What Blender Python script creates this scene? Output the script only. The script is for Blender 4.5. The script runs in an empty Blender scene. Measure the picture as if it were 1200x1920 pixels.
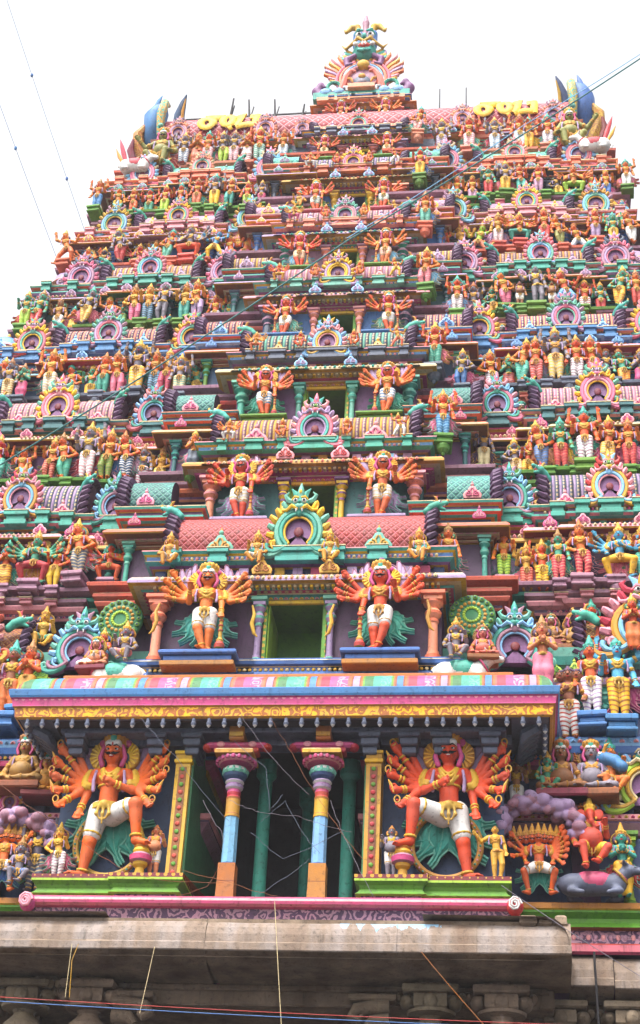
import bpy, math, random
import numpy as np
from mathutils import Vector, Matrix
R = math.radians
PI = math.pi
SC = bpy.context.scene
COL = SC.collection
rnd = random.Random(11)

# ------------------------------------------------------------------ camera, sky, sun, exposure
cam = bpy.data.cameras.new('camera')
cam_ob = bpy.data.objects.new('camera', cam)
COL.objects.link(cam_ob)
SC.camera = cam_ob
_y, _p, _r = R(-7.97044), R(32.8013), R(3.20664)
_fw = Vector((math.sin(_y) * math.cos(_p), math.cos(_y) * math.cos(_p), math.sin(_p)))
_rt = Vector((math.cos(_y), -math.sin(_y), 0))
_up = _rt.cross(_fw)
_r2 = _rt * math.cos(_r) + _up * math.sin(_r)
_u2 = -_rt * math.sin(_r) + _up * math.cos(_r)
cam_ob.matrix_world = Matrix(((_r2.x, _u2.x, -_fw.x, 4.394), (_r2.y, _u2.y, -_fw.y, -27.4515),
                              (_r2.z, _u2.z, -_fw.z, 1.6), (0, 0, 0, 1)))
cam.sensor_fit = 'VERTICAL'
cam.sensor_height = 36.0
cam.lens = 3030.436 * 36.0 / 1920.0
cam.clip_start = 0.1
cam.clip_end = 4000

SUN_EL, SUN_AZ = R(60), R(205)          # azimuth clockwise from +Y (north): the sun stands behind the camera, to its left
world = bpy.data.worlds.new('World')
SC.world = world
world.use_nodes = True
nt = world.node_tree
bg = nt.nodes['Background']
sky = nt.nodes.new('ShaderNodeTexSky')
sky.sky_type = 'NISHITA'
sky.sun_disc = False
sky.sun_elevation = SUN_EL
sky.sun_rotation = SUN_AZ
sky.air_density = 1.0
sky.dust_density = 6.0
sky.ozone_density = 1.0
hs = nt.nodes.new('ShaderNodeHueSaturation')
hs.inputs['Saturation'].default_value = 0.12
hs.inputs['Value'].default_value = 1.5
nt.links.new(sky.outputs[0], hs.inputs['Color'])
nt.links.new(hs.outputs[0], bg.inputs['Color'])
bg.inputs['Strength'].default_value = 0.15
sun = bpy.data.lights.new('sun', 'SUN')
sun.energy = 1.5
sun.angle = R(12)
sun.color = (1.0, 0.96, 0.9)
sun_ob = bpy.data.objects.new('sun', sun)
COL.objects.link(sun_ob)
_d = Vector((math.sin(SUN_AZ) * math.cos(SUN_EL), math.cos(SUN_AZ) * math.cos(SUN_EL), math.sin(SUN_EL)))
sun_ob.rotation_euler = _d.to_track_quat('Z', 'Y').to_euler()
SC.view_settings.view_transform = 'Standard'
SC.view_settings.look = 'None'
SC.view_settings.gamma = 1
SC.view_settings.exposure = 1.06
SC.cycles.max_bounces = 5
SC.cycles.diffuse_bounces = 3

# ------------------------------------------------------------------ materials
def lin(h):
    c = [int(h[i:i + 2], 16) / 255 for i in (0, 2, 4)]
    return tuple((v / 12.92 if v <= 0.04045 else ((v + 0.055) / 1.055) ** 2.4) for v in c)

HEX = dict(
    orange='DC6420', gold_skin='DB9A30', green_skin='3F9A78', blue_skin='4CA6CE', grey_skin='7F7884', brown_skin='955C36',
    pink_skin='CF7455', red_skin='CF4A2A', dark_skin='56505F', crimson='961628', porch_orange='D44E1C', olive_skin='8A8A3C', bronze='A4743A',
    gold='CC982C', yellow='EDB81E', cream='D2BC90', white='DAD6D2', teal='3AA28F', mint='66B09A', leaf='5C9026', dark_green='38784A',
    navy='2C4A70', blue='3F77B4', sky_blue='7DB6DE', lavender='A68CB2', mauve='A6788E', purple='76487A', plum='4A2C50',
    pink='DA6E86', rose='E2939C', magenta='C4457A', red='BE2C30', coral='E0664A', salmon='EE8E70', maroon='7A2030', brown='8A4A24',
    dark_teal='2A6C6E', slate='5C667A', charcoal='25282E', peacock='1F7A4A', black='0C0B0D', lime='A8CC3A', ochre='B06A24')
MATS = {}
DUST = lin('8E6A5C')
def colour(name):
    """pigment, a little greyed by dust"""
    c = lin(HEX[name])
    d = .0 if name in ('black', 'white') else .05
    return tuple((a * (1 - d) + b * d) * .90 for a, b in zip(c, DUST))

def new_mat(name):
    m = bpy.data.materials.new(name)
    m.use_nodes = True
    return m, m.node_tree, m.node_tree.nodes['Principled BSDF']

def weather(t, colsock, b, scale=3.0, amount=0.30, rough=0.6, bump=0.2, bscale=40.0):
    """uneven brushed plaster paint: patchy coats, rain streaks, specks of black mould, a rough surface"""
    N, L = t.nodes, t.links
    tc = N.new('ShaderNodeTexCoord')
    ge = N.new('ShaderNodeNewGeometry')
    oi = N.new('ShaderNodeObjectInfo')
    n1 = N.new('ShaderNodeTexNoise')
    n1.inputs['Scale'].default_value = scale
    n1.inputs['Detail'].default_value = 6
    n1.inputs['Roughness'].default_value = 0.65
    L.new(tc.outputs['Object'], n1.inputs['Vector'])
    mr = N.new('ShaderNodeMapRange')
    mr.inputs['From Min'].default_value = 0.3
    mr.inputs['From Max'].default_value = 0.72
    mr.inputs['To Min'].default_value = 1.0 - amount
    mr.inputs['To Max'].default_value = 1.10
    L.new(n1.outputs['Fac'], mr.inputs['Value'])
    # streaks and mould in the tower's own space
    mp = N.new('ShaderNodeMapping')
    mp.inputs['Scale'].default_value = (5.0, 5.0, 0.7)
    L.new(ge.outputs['Position'], mp.inputs[0])
    n3 = N.new('ShaderNodeTexNoise')
    n3.inputs['Scale'].default_value = 1.4
    n3.inputs['Detail'].default_value = 5
    n3.inputs['Roughness'].default_value = 0.7
    L.new(mp.outputs[0], n3.inputs['Vector'])
    st = N.new('ShaderNodeMapRange')
    st.inputs['From Min'].default_value = 0.56
    st.inputs['From Max'].default_value = 0.72
    st.inputs['To Min'].default_value = 1.0
    st.inputs['To Max'].default_value = 0.55
    L.new(n3.outputs['Fac'], st.inputs['Value'])
    n4 = N.new('ShaderNodeTexNoise')
    n4.inputs['Scale'].default_value = 14.0
    n4.inputs['Detail'].default_value = 4
    L.new(ge.outputs['Position'], n4.inputs['Vector'])
    sp4 = N.new('ShaderNodeMapRange')
    sp4.inputs['From Min'].default_value = 0.58
    sp4.inputs['From Max'].default_value = 0.70
    sp4.inputs['To Min'].default_value = 1.0
    sp4.inputs['To Max'].default_value = 0.62
    L.new(n4.outputs['Fac'], sp4.inputs['Value'])
    f = mth(t, 'MULTIPLY', mth(t, 'MULTIPLY', mr.outputs[0], st.outputs[0]), sp4.outputs[0])
    hsv = N.new('ShaderNodeHueSaturation')
    L.new(colsock, hsv.inputs['Color'])
    L.new(mth(t, 'ADD', 0.487, mth(t, 'MULTIPLY', oi.outputs['Random'], 0.026)), hsv.inputs['Hue'])
    L.new(mth(t, 'ADD', 0.86, mth(t, 'MULTIPLY', n1.outputs['Fac'], 0.26)), hsv.inputs['Saturation'])
    L.new(mth(t, 'ADD', 0.84, mth(t, 'MULTIPLY', mth(t, 'FRACT', mth(t, 'MULTIPLY', oi.outputs['Random'], 7.31)), 0.26)), hsv.inputs['Value'])
    mx = N.new('ShaderNodeMix')
    mx.data_type = 'RGBA'
    mx.blend_type = 'MULTIPLY'
    mx.inputs[0].default_value = 1.0
    L.new(hsv.outputs[0], mx.inputs[6])
    L.new(f, mx.inputs[7])
    L.new(mx.outputs[2], b.inputs['Base Color'])
    b.inputs['Roughness'].default_value = rough
    b.inputs['Specular IOR Level'].default_value = 0.35
    n2 = N.new('ShaderNodeTexNoise')
    n2.inputs['Scale'].default_value = bscale
    n2.inputs['Detail'].default_value = 3
    L.new(tc.outputs['Object'], n2.inputs['Vector'])
    bp = N.new('ShaderNodeBump')
    bp.inputs['Strength'].default_value = bump
    bp.inputs['Distance'].default_value = 0.02
    L.new(n2.outputs['Fac'], bp.inputs['Height'])
    L.new(bp.outputs[0], b.inputs['Normal'])
    return tc, mx

def M(name):
    if name in MATS:
        return MATS[name]
    if ':' in name:
        kind, rest = name.split(':')
        a, b_ = rest.split('-')
        m = {'stripe': stripe, 'lattice': lattice, 'tiles': tiles, 'ribs': ribs, 'scroll': scroll, 'dots': dots}[kind](name, a, b_)
    else:
        m, t, b = new_mat(name)
        rgb = t.nodes.new('ShaderNodeRGB')
        rgb.outputs[0].default_value = (*colour(name), 1)
        weather(t, rgb.outputs[0], b)
    MATS[name] = m
    return m

def two(t, a, b_, fac):
    mx = t.nodes.new('ShaderNodeMix')
    mx.data_type = 'RGBA'
    mx.inputs[6].default_value = (*colour(a), 1)
    mx.inputs[7].default_value = (*colour(b_), 1)
    t.links.new(fac, mx.inputs[0])
    return mx.outputs[2]

def mth(t, op, a, b_=None, c=None):
    n = t.nodes.new('ShaderNodeMath')
    n.operation = op
    for i, v in enumerate((a, b_, c)):
        if v is None:
            continue
        if isinstance(v, (int, float)):
            n.inputs[i].default_value = v
        else:
            t.links.new(v, n.inputs[i])
    return n.outputs[0]

def stripe(name, a, b_):
    """cloth with bands across the leg, in the statue's own height"""
    m, t, b = new_mat(name)
    tc = t.nodes.new('ShaderNodeTexCoord')
    sp = t.nodes.new('ShaderNodeSeparateXYZ')
    t.links.new(tc.outputs['Object'], sp.inputs[0])
    f = mth(t, 'FRACT', mth(t, 'MULTIPLY', mth(t, 'SUBTRACT', sp.outputs[2], mth(t, 'MULTIPLY', mth(t, 'ABSOLUTE', sp.outputs[0]), 0.25)), 17.0))
    col = two(t, a, b_, mth(t, 'GREATER_THAN', f, 0.66))
    weather(t, col, b, 6)
    return m

def tiles(name, a, b_):
    return lattice(name, a, b_, 2.7)

def lattice(name, a, b_, s=5.4):
    """diamond scales on a barrel roof (UV in metres), raised rims and a boss in each"""
    m, t, b = new_mat(name)
    uv = t.nodes.new('ShaderNodeUVMap')
    sp = t.nodes.new('ShaderNodeSeparateXYZ')
    t.links.new(uv.outputs[0], sp.inputs[0])
    x = mth(t, 'MULTIPLY', sp.outputs[0], s)
    y = mth(t, 'MULTIPLY', sp.outputs[1], s * 0.95)
    p = mth(t, 'FRACT', mth(t, 'ADD', x, y))
    q = mth(t, 'FRACT', mth(t, 'SUBTRACT', x, y))
    e1 = mth(t, 'ABSOLUTE', mth(t, 'SUBTRACT', p, 0.5))
    e2 = mth(t, 'ABSOLUTE', mth(t, 'SUBTRACT', q, 0.5))
    edge = mth(t, 'MAXIMUM', e1, e2)
    line = mth(t, 'GREATER_THAN', edge, 0.452)
    boss = mth(t, 'LESS_THAN', mth(t, 'ADD', e1, e2), 0.13)
    col = two(t, a, b_, mth(t, 'MAXIMUM', line, boss))
    _, mx = weather(t, col, b)
    bp = t.nodes.new('ShaderNodeBump')
    bp.inputs['Strength'].default_value = 1.0
    bp.inputs['Distance'].default_value = 0.05
    t.links.new(mth(t, 'SUBTRACT', 0.0, mth(t, 'POWER', edge, 2.0)), bp.inputs['Height'])
    t.links.new(bp.outputs[0], b.inputs['Normal'])
    return m

def ribs(name, a, b_):
    """barrel roof painted rib by rib with beaded bands"""
    m, t, b = new_mat(name)
    uv = t.nodes.new('ShaderNodeUVMap')
    sp = t.nodes.new('ShaderNodeSeparateXYZ')
    t.links.new(uv.outputs[0], sp.inputs[0])
    x = mth(t, 'FRACT', mth(t, 'MULTIPLY', sp.outputs[0], 6.5))
    y = mth(t, 'FRACT', mth(t, 'MULTIPLY', sp.outputs[1], 9.0))
    band = mth(t, 'GREATER_THAN', x, 0.62)
    bead = mth(t, 'MULTIPLY', mth(t, 'LESS_THAN', mth(t, 'ABSOLUTE', mth(t, 'SUBTRACT', x, 0.3)), 0.14), mth(t, 'GREATER_THAN', y, 0.45))
    col = two(t, a, b_, band)
    mx = t.nodes.new('ShaderNodeMix')
    mx.data_type = 'RGBA'
    t.links.new(bead, mx.inputs[0])
    t.links.new(col, mx.inputs[6])
    mx.inputs[7].default_value = (*colour('cream'), 1)
    weather(t, mx.outputs[2], b)
    bp = t.nodes.new('ShaderNodeBump')
    bp.inputs['Strength'].default_value = 0.9
    bp.inputs['Distance'].default_value = 0.05
    h = mth(t, 'SINE', mth(t, 'MULTIPLY', sp.outputs[0], 6.5 * 2 * PI))
    t.links.new(h, bp.inputs['Height'])
    t.links.new(bp.outputs[0], b.inputs['Normal'])
    return m

def scroll(name, a, b_):
    """curling foliage painted on a band"""
    m, t, b = new_mat(name)
    tc = t.nodes.new('ShaderNodeTexCoord')
    v = t.nodes.new('ShaderNodeTexVoronoi')
    v.inputs['Scale'].default_value = 5.5
    nz = t.nodes.new('ShaderNodeTexNoise')
    nz.inputs['Scale'].default_value = 6.0
    t.links.new(tc.outputs['Object'], nz.inputs['Vector'])
    ad = t.nodes.new('ShaderNodeMix')
    ad.data_type = 'VECTOR'
    ad.inputs[0].default_value = 0.16
    t.links.new(tc.outputs['Object'], ad.inputs[4])
    t.links.new(nz.outputs['Color'], ad.inputs[5])
    t.links.new(ad.outputs[1], v.inputs['Vector'])
    f = mth(t, 'FRACT', mth(t, 'MULTIPLY', v.outputs['Distance'], 3.2))
    col = two(t, a, b_, mth(t, 'GREATER_THAN', f, 0.55))
    weather(t, col, b, bump=0.3)
    return m

def dots(name, a, b_):
    m, t, b = new_mat(name)
    tc = t.nodes.new('ShaderNodeTexCoord')
    v = t.nodes.new('ShaderNodeTexVoronoi')
    v.inputs['Scale'].default_value = 7.0
    v.inputs['Randomness'].default_value = 0.0
    t.links.new(tc.outputs['Object'], v.inputs['Vector'])
    col = two(t, b_, a, mth(t, 'GREATER_THAN', v.outputs['Distance'], 0.3))
    weather(t, col, b)
    return m

def stone_mat():
    m, t, b = new_mat('granite')
    N, L = t.nodes, t.links
    tc = N.new('ShaderNodeTexCoord')
    mp = N.new('ShaderNodeMapping')
    mp.inputs['Scale'].default_value = (1.0, 1.0, 0.18)
    L.new(tc.outputs['Object'], mp.inputs[0])
    n1 = N.new('ShaderNodeTexNoise')
    n1.inputs['Scale'].default_value = 1.6
    n1.inputs['Detail'].default_value = 8
    L.new(mp.outputs[0], n1.inputs['Vector'])
    cr = N.new('ShaderNodeValToRGB')
    for p, h in ((0.3, '5A4A3A'), (0.5, '75634F'), (0.7, '8B7A66')):
        e = cr.color_ramp.elements[0] if p == 0.3 else (cr.color_ramp.elements[1] if p == 0.7 else cr.color_ramp.elements.new(p))
        e.position = p
        e.color = (*lin(h), 1)
    L.new(n1.outputs['Fac'], cr.inputs[0])
    weather(t, cr.outputs[0], b, 5, 0.3, 0.85, 0.5, 25)
    return m
MATS['granite'] = stone_mat()

def stained_stone():
    """the long ledge: granite with runs of old light blue paint"""
    m, t, b = new_mat('granite_paint_runs')
    N, L = t.nodes, t.links
    tc = N.new('ShaderNodeTexCoord')
    sp = N.new('ShaderNodeSeparateXYZ')
    L.new(tc.outputs['Object'], sp.inputs[0])
    mp = N.new('ShaderNodeMapping')
    mp.inputs['Scale'].default_value = (2.2, 1.0, 0.25)
    L.new(tc.outputs['Object'], mp.inputs[0])
    n1 = N.new('ShaderNodeTexNoise')
    n1.inputs['Scale'].default_value = 1.3
    n1.inputs['Detail'].default_value = 8
    L.new(mp.outputs[0], n1.inputs['Vector'])
    cr = N.new('ShaderNodeValToRGB')
    cr.color_ramp.elements[0].position = 0.32
    cr.color_ramp.elements[0].color = (*lin('6C5A4A'), 1)
    cr.color_ramp.elements[1].position = 0.68
    cr.color_ramp.elements[1].color = (*lin('8C817A'), 1)
    e = cr.color_ramp.elements.new(0.5)
    e.color = (*lin('7D6D5E'), 1)
    L.new(n1.outputs['Fac'], cr.inputs[0])
    # paint: only between x = 1.5 and 3.2, high on the face, ragged lower edge
    n2 = N.new('ShaderNodeTexNoise')
    n2.inputs['Scale'].default_value = 3.5
    n2.inputs['Detail'].default_value = 5
    L.new(mp.outputs[0], n2.inputs['Vector'])
    inx = mth(t, 'LESS_THAN', mth(t, 'ABSOLUTE', mth(t, 'SUBTRACT', sp.outputs[0], 2.2)), mth(t, 'ADD', 0.45, mth(t, 'MULTIPLY', n2.outputs['Fac'], 0.9)))
    inz = mth(t, 'GREATER_THAN', sp.outputs[2], mth(t, 'SUBTRACT', 10.98, mth(t, 'MULTIPLY', n2.outputs['Fac'], 0.62)))
    fac = mth(t, 'MULTIPLY', mth(t, 'MULTIPLY', inx, inz), 0.75)
    mx = N.new('ShaderNodeMix')
    mx.data_type = 'RGBA'
    L.new(fac, mx.inputs[0])
    L.new(cr.outputs[0], mx.inputs[6])
    mx.inputs[7].default_value = (*lin('86B4D6'), 1)
    weather(t, mx.outputs[2], b, 6, 0.25, 0.8, 0.4, 30)
    return m
MATS['stained'] = stained_stone()

# ------------------------------------------------------------------ mesh building
class MB:
    def __init__(s):
        s.v, s.f, s.m, s.mats, s.uv = [], [], [], [], {}

    def mi(s, name):
        if name not in s.mats:
            s.mats.append(name)
        return s.mats.index(name)

    def add(s, verts, faces, mat, M4=None):
        o = len(s.v)
        if M4 is not None:
            verts = [tuple(M4 @ Vector(v)) for v in verts]
        s.v += [tuple(v) for v in verts]
        k = s.mi(mat)
        s.f += [tuple(i + o for i in f) for f in faces]
        s.m += [k] * len(faces)

    def box(s, x0, x1, y0, y1, z0, z1, mat, bev=0.0):
        if bev:
            b = min(bev, (x1 - x0) / 3, (y1 - y0) / 3, (z1 - z0) / 3)
            V, F = [], []
            for z, d in ((z0, b), (z0 + b, 0), (z1 - b, 0), (z1, b)):
                V += [(x0 + d, y0 + d, z), (x1 - d, y0 + d, z), (x1 - d, y1 - d, z), (x0 + d, y1 - d, z)]
            F.append((3, 2, 1, 0))
            for r in range(3):
                for i in range(4):
                    j = (i + 1) % 4
                    F.append((r * 4 + i, r * 4 + j, r * 4 + 4 + j, r * 4 + 4 + i))
            F.append((12, 13, 14, 15))
            s.add(V, F, mat)
            return
        s.add([(x0, y0, z0), (x1, y0, z0), (x1, y1, z0), (x0, y1, z0), (x0, y0, z1), (x1, y0, z1), (x1, y1, z1), (x0, y1, z1)],
              [(3, 2, 1, 0), (4, 5, 6, 7), (0, 1, 5, 4), (1, 2, 6, 5), (2, 3, 7, 6), (3, 0, 4, 7)], mat)

    def lathe(s, prof, c=(0, 0, 0), n=16, sq=False, half=False):
        """prof: (radius, z, mat of the band above)"""
        ang = [PI / 4 + i * PI / 2 for i in range(4)] if sq else [2 * PI * i / n for i in range(n)]
        k = len(ang)
        g = 1.414 if sq else 1
        for a, b in zip(prof, prof[1:]):
            V = [(c[0] + a[0] * g * math.cos(t), c[1] + a[0] * g * math.sin(t), c[2] + a[1]) for t in ang] + \
                [(c[0] + b[0] * g * math.cos(t), c[1] + b[0] * g * math.sin(t), c[2] + b[1]) for t in ang]
            s.add(V, [(i, (i + 1) % k, k + (i + 1) % k, k + i) for i in range(k)], a[2])
        for p, flip in ((prof[0], True), (prof[-1], False)):
            if p[0] > 1e-4:
                V = [(c[0] + p[0] * g * math.cos(t), c[1] + p[0] * g * math.sin(t), c[2] + p[1]) for t in ang]
                s.add(V, [tuple(range(k))[::-1] if flip else tuple(range(k))], p[2])

    def tube(s, pts, rad, mat, n=6, flat=1.0, cap=True):
        pts = [Vector(p) for p in pts]
        rads = rad if isinstance(rad, (list, tuple)) else [rad] * len(pts)
        V, F = [], []
        ref = None
        for i, p in enumerate(pts):
            d = (pts[min(i + 1, len(pts) - 1)] - pts[max(i - 1, 0)]).normalized()
            if ref is None:
                ref = Vector((0, 1, 0)) if abs(d.y) < 0.9 else Vector((1, 0, 0))
            a = (ref - d * ref.dot(d)).normalized()
            ref = a
            b = d.cross(a)
            for k in range(n):
                t = 2 * PI * k / n
                V.append(tuple(p + a * (math.cos(t) * rads[i] * flat) + b * (math.sin(t) * rads[i])))
        for i in range(len(pts) - 1):
            for k in range(n):
                j = (k + 1) % n
                F.append((i * n + k, i * n + j, (i + 1) * n + j, (i + 1) * n + k))
        if cap:
            F.append(tuple(range(n))[::-1])
            F.append(tuple(range((len(pts) - 1) * n, len(pts) * n)))
        s.add(V, F, mat)

    def ball(s, c, r, mat, n=8, m=6):
        rx, ry, rz = r if isinstance(r, (tuple, list)) else (r, r, r)
        V = [(c[0], c[1], c[2] - rz)]
        for i in range(1, m):
            ph = -PI / 2 + PI * i / m
            for k in range(n):
                t = 2 * PI * k / n
                V.append((c[0] + rx * math.cos(ph) * math.cos(t), c[1] + ry * math.cos(ph) * math.sin(t), c[2] + rz * math.sin(ph)))
        V.append((c[0], c[1], c[2] + rz))
        F = [(0, 1 + (k + 1) % n, 1 + k) for k in range(n)]
        for i in range(m - 2):
            for k in range(n):
                j = (k + 1) % n
                F.append((1 + i * n + k, 1 + i * n + j, 1 + (i + 1) * n + j, 1 + (i + 1) * n + k))
        o = 1 + (m - 2) * n
        F += [(o + k, o + (k + 1) % n, len(V) - 1) for k in range(n)]
        s.add(V, F, mat)

    def slab(s, outline, y0, y1, mat, dome=0.0, c=None):
        """outline in (x, z), thickness from y0 (front) to y1; dome pushes the middle forward"""
        n = len(outline)
        cx = c[0] if c else sum(p[0] for p in outline) / n
        cz = c[1] if c else sum(p[1] for p in outline) / n
        V = [(p[0], y1, p[1]) for p in outline] + [(p[0], y0, p[1]) for p in outline]
        V += [(cx + (p[0] - cx) * 0.8, y0 - dome * 0.7, cz + (p[1] - cz) * 0.8) for p in outline] + [(cx, y0 - dome, cz)]
        F = [tuple(range(n))]
        for i in range(n):
            j = (i + 1) % n
            F += [(j, i, n + i, n + j), (n + j, n + i, 2 * n + i, 2 * n + j), (2 * n + j, 2 * n + i, 3 * n)]
        s.add(V, F, mat)

    def build(s, name, parent=None, smooth=False, loc=None):
        me = bpy.data.meshes.new(name)
        me.from_pydata(s.v, [], s.f)
        for k in s.mats:
            me.materials.append(M(k))
        me.polygons.foreach_set('material_index', s.m)
        if smooth:
            me.polygons.foreach_set('use_smooth', [True] * len(s.f))
        if s.uv:
            L = me.uv_layers.new(name='UVMap')
            dat = np.zeros((len(me.loops), 2), np.float32)
            vi = np.zeros(len(me.loops), np.int32)
            me.loops.foreach_get('vertex_index', vi)
            for i, k in enumerate(vi):
                dat[i] = s.uv.get(int(k), (0, 0))
            L.data.foreach_set('uv', dat.ravel())
        if smooth:
            me.set_sharp_from_angle(angle=R(42))
        me.update()
        o = bpy.data.objects.new(name, me)
        COL.objects.link(o)
        if parent:
            o.parent = parent
        if loc:
            o.location = loc
        return o

def thing(name, label, cat, loc=(0, 0, 0), group=None, scale=(1, 1, 1), rotz=0):
    o = bpy.data.objects.new(name, None)
    COL.objects.link(o)
    o.empty_display_size = 0.2
    o.location, o.scale = loc, scale
    o.rotation_euler = (0, 0, rotz)
    o['label'], o['category'] = label, cat
    if group:
        o['group'] = group
    return o

def tag(o, label, cat, group=None):
    o['label'], o['category'] = label, cat
    if group:
        o['group'] = group
    return o

def inst(src, parent, mats=None, M4=None, name=None):
    """a copy of a mesh object under another parent; mats: slot -> material name"""
    o = bpy.data.objects.new(name or src.name.split('.')[0], src.data) if not isinstance(src, bpy.types.Mesh) else bpy.data.objects.new(name or src.name, src)
    COL.objects.link(o)
    o.parent = parent
    if M4 is not None:
        o.matrix_local = M4
    for k, v in (mats or {}).items():
        if k < len(o.material_slots):
            o.material_slots[k].link = 'OBJECT'
            o.material_slots[k].material = M(v)
    return o

# ------------------------------------------------------------------ sculpting: smooth blends of limbs meshed as one skin
class Sculpt:
    def __init__(s):
        s.p = []

    def cap(s, a, b, ra, rb=None, mat=0, k=0.02):
        s.p.append(('c', np.array(a, float), np.array(b, float), ra, rb if rb is not None else ra, mat, k))

    def ell(s, c, r, mat=0, k=0.02, rot=None):
        s.p.append(('e', np.array(c, float), np.array(r, float), rot, None, mat, k))

    def chain(s, pts, rads, mat=0, k=0.02):
        for i in range(len(pts) - 1):
            s.cap(pts[i], pts[i + 1], rads[i], rads[i + 1], mat, k)

    def band(s, a, b, t, r, w=0.012, mat=0, k=0.004):
        a, b = np.array(a, float), np.array(b, float)
        d = (b - a) / np.linalg.norm(b - a)
        c = a + (b - a) * t
        n = 10
        ref = np.array([0, 1.0, 0]) if abs(d[1]) < 0.9 else np.array([1.0, 0, 0])
        u = np.cross(d, ref); u /= np.linalg.norm(u)
        v = np.cross(d, u)
        pts = [c + r * (u * math.cos(2 * PI * i / n) + v * math.sin(2 * PI * i / n)) for i in range(n + 1)]
        s.chain(pts, [w] * (n + 1), mat, k)

    def mesh(s, name, h, mats):
        lo, hi = np.full(3, 1e9), np.full(3, -1e9)
        for q in s.p:
            if q[0] == 'c':
                r = max(q[3], q[4])
                lo = np.minimum(lo, np.minimum(q[1], q[2]) - r)
                hi = np.maximum(hi, np.maximum(q[1], q[2]) + r)
            else:
                r = q[2].max()
                lo = np.minimum(lo, q[1] - (r if q[3] is not None else q[2]))
                hi = np.maximum(hi, q[1] + (r if q[3] is not None else q[2]))
        lo -= 3 * h
        hi += 3 * h
        n = np.ceil((hi - lo) / h).astype(int) + 1
        D = np.full(n, 9.0, np.float32)
        best = np.full(n, 9.0, np.float32)
        mid = np.zeros(n, np.int8)
        ax = [lo[i] + h * np.arange(n[i]) for i in range(3)]
        for q in s.p:
            if q[0] == 'c':
                r = max(q[3], q[4])
                a0, a1 = np.minimum(q[1], q[2]) - r, np.maximum(q[1], q[2]) + r
            else:
                r = q[2].max() if q[3] is not None else q[2]
                a0, a1 = q[1] - r, q[1] + r
            pad = 3 * h + q[6]
            i0 = np.maximum(np.floor((a0 - pad - lo) / h).astype(int), 0)
            i1 = np.minimum(np.ceil((a1 + pad - lo) / h).astype(int) + 1, n)
            sl = tuple(slice(i0[i], i1[i]) for i in range(3))
            X, Y, Z = np.meshgrid(*(ax[i][sl[i]] for i in range(3)), indexing='ij', sparse=True)
            if q[0] == 'c':
                ab = q[2] - q[1]
                L = max(float(ab @ ab), 1e-12)
                t = np.clip(((X - q[1][0]) * ab[0] + (Y - q[1][1]) * ab[1] + (Z - q[1][2]) * ab[2]) / L, 0, 1)
                d = np.sqrt((X - q[1][0] - t * ab[0]) ** 2 + (Y - q[1][1] - t * ab[1]) ** 2 + (Z - q[1][2] - t * ab[2]) ** 2) - (q[3] + t * (q[4] - q[3]))
            else:
                x, y, z = X - q[1][0], Y - q[1][1], Z - q[1][2]
                if q[3] is not None:
                    c_, s_ = math.cos(q[3]), math.sin(q[3])
                    x, z = x * c_ + z * s_, -x * s_ + z * c_
                k0 = np.sqrt((x / q[2][0]) ** 2 + (y / q[2][1]) ** 2 + (z / q[2][2]) ** 2)
                k1 = np.sqrt((x / q[2][0] ** 2) ** 2 + (y / q[2][1] ** 2) ** 2 + (z / q[2][2] ** 2) ** 2)
                d = k0 * (k0 - 1) / np.maximum(k1, 1e-6)
            d = d.astype(np.float32)
            cur = D[sl]
            k = max(q[6], 1e-4)
            hh = np.clip(0.5 + 0.5 * (cur - d) / k, 0, 1)
            D[sl] = cur * (1 - hh) + d * hh - k * hh * (1 - hh)
            up = d < best[sl]
            best[sl] = np.where(up, d, best[sl])
            mid[sl] = np.where(up, q[5], mid[sl])
        # surface nets
        I = D < 0
        cells = tuple(x - 1 for x in n)
        cnt = np.zeros(cells, np.int16)
        P = np.zeros(cells + (3,), np.float32)
        def corner(o):
            return tuple(slice(o[i], o[i] + cells[i]) for i in range(3))
        cor = [(a, b, c) for a in (0, 1) for b in (0, 1) for c in (0, 1)]
        for i in range(8):
            for j in range(i + 1, 8):
                a, b = cor[i], cor[j]
                if sum(abs(a[k] - b[k]) for k in range(3)) != 1:
                    continue
                A, B = D[corner(a)], D[corner(b)]
                x = (A < 0) != (B < 0)
                if not x.any():
                    continue
                t = np.where(x, A / np.where(A == B, 1, A - B), 0)
                cnt += x
                for k in range(3):
                    P[..., k] += np.where(x, a[k] + t * (b[k] - a[k]), 0)
        idx = -np.ones(cells, np.int64)
        act = np.argwhere(cnt > 0)
        idx[tuple(act.T)] = np.arange(len(act))
        V = (act + P[tuple(act.T)] / cnt[tuple(act.T)][:, None]) * h + lo
        F, FM = [], []
        for axis in range(3):
            o = [0, 0, 0]
            o[axis] = 1
            s0 = [slice(1, n[i] - 1) for i in range(3)]
            s1 = list(s0)
            s0[axis] = slice(0, n[axis] - 1)
            s1[axis] = slice(1, n[axis])
            A, B = I[tuple(s0)], I[tuple(s1)]
            e = np.argwhere(A != B)
            if not len(e):
                continue
            sgn = A[tuple(e.T)]
            off = np.array([1, 1, 1])
            off[axis] = 0
            e = e + off
            u, w = [(1, 2), (2, 0), (0, 1)][axis]
            def c_(du, dw):
                q = e.copy()
                q[:, u] -= du
                q[:, w] -= dw
                return idx[tuple(q.T)]
            quad = np.stack([c_(1, 1), c_(0, 1), c_(0, 0), c_(1, 0)], 1)
            quad[~sgn] = quad[~sgn][:, ::-1]
            F.append(quad)
            FM.append(mid[tuple(e.T)])
        F = np.concatenate(F)
        FM = np.concatenate(FM)
        me = bpy.data.meshes.new(name)
        me.vertices.add(len(V))
        me.vertices.foreach_set('co', V.astype(np.float32).ravel())
        me.loops.add(F.size)
        me.loops.foreach_set('vertex_index', F.ravel().astype(np.int32))
        me.polygons.add(len(F))
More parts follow.
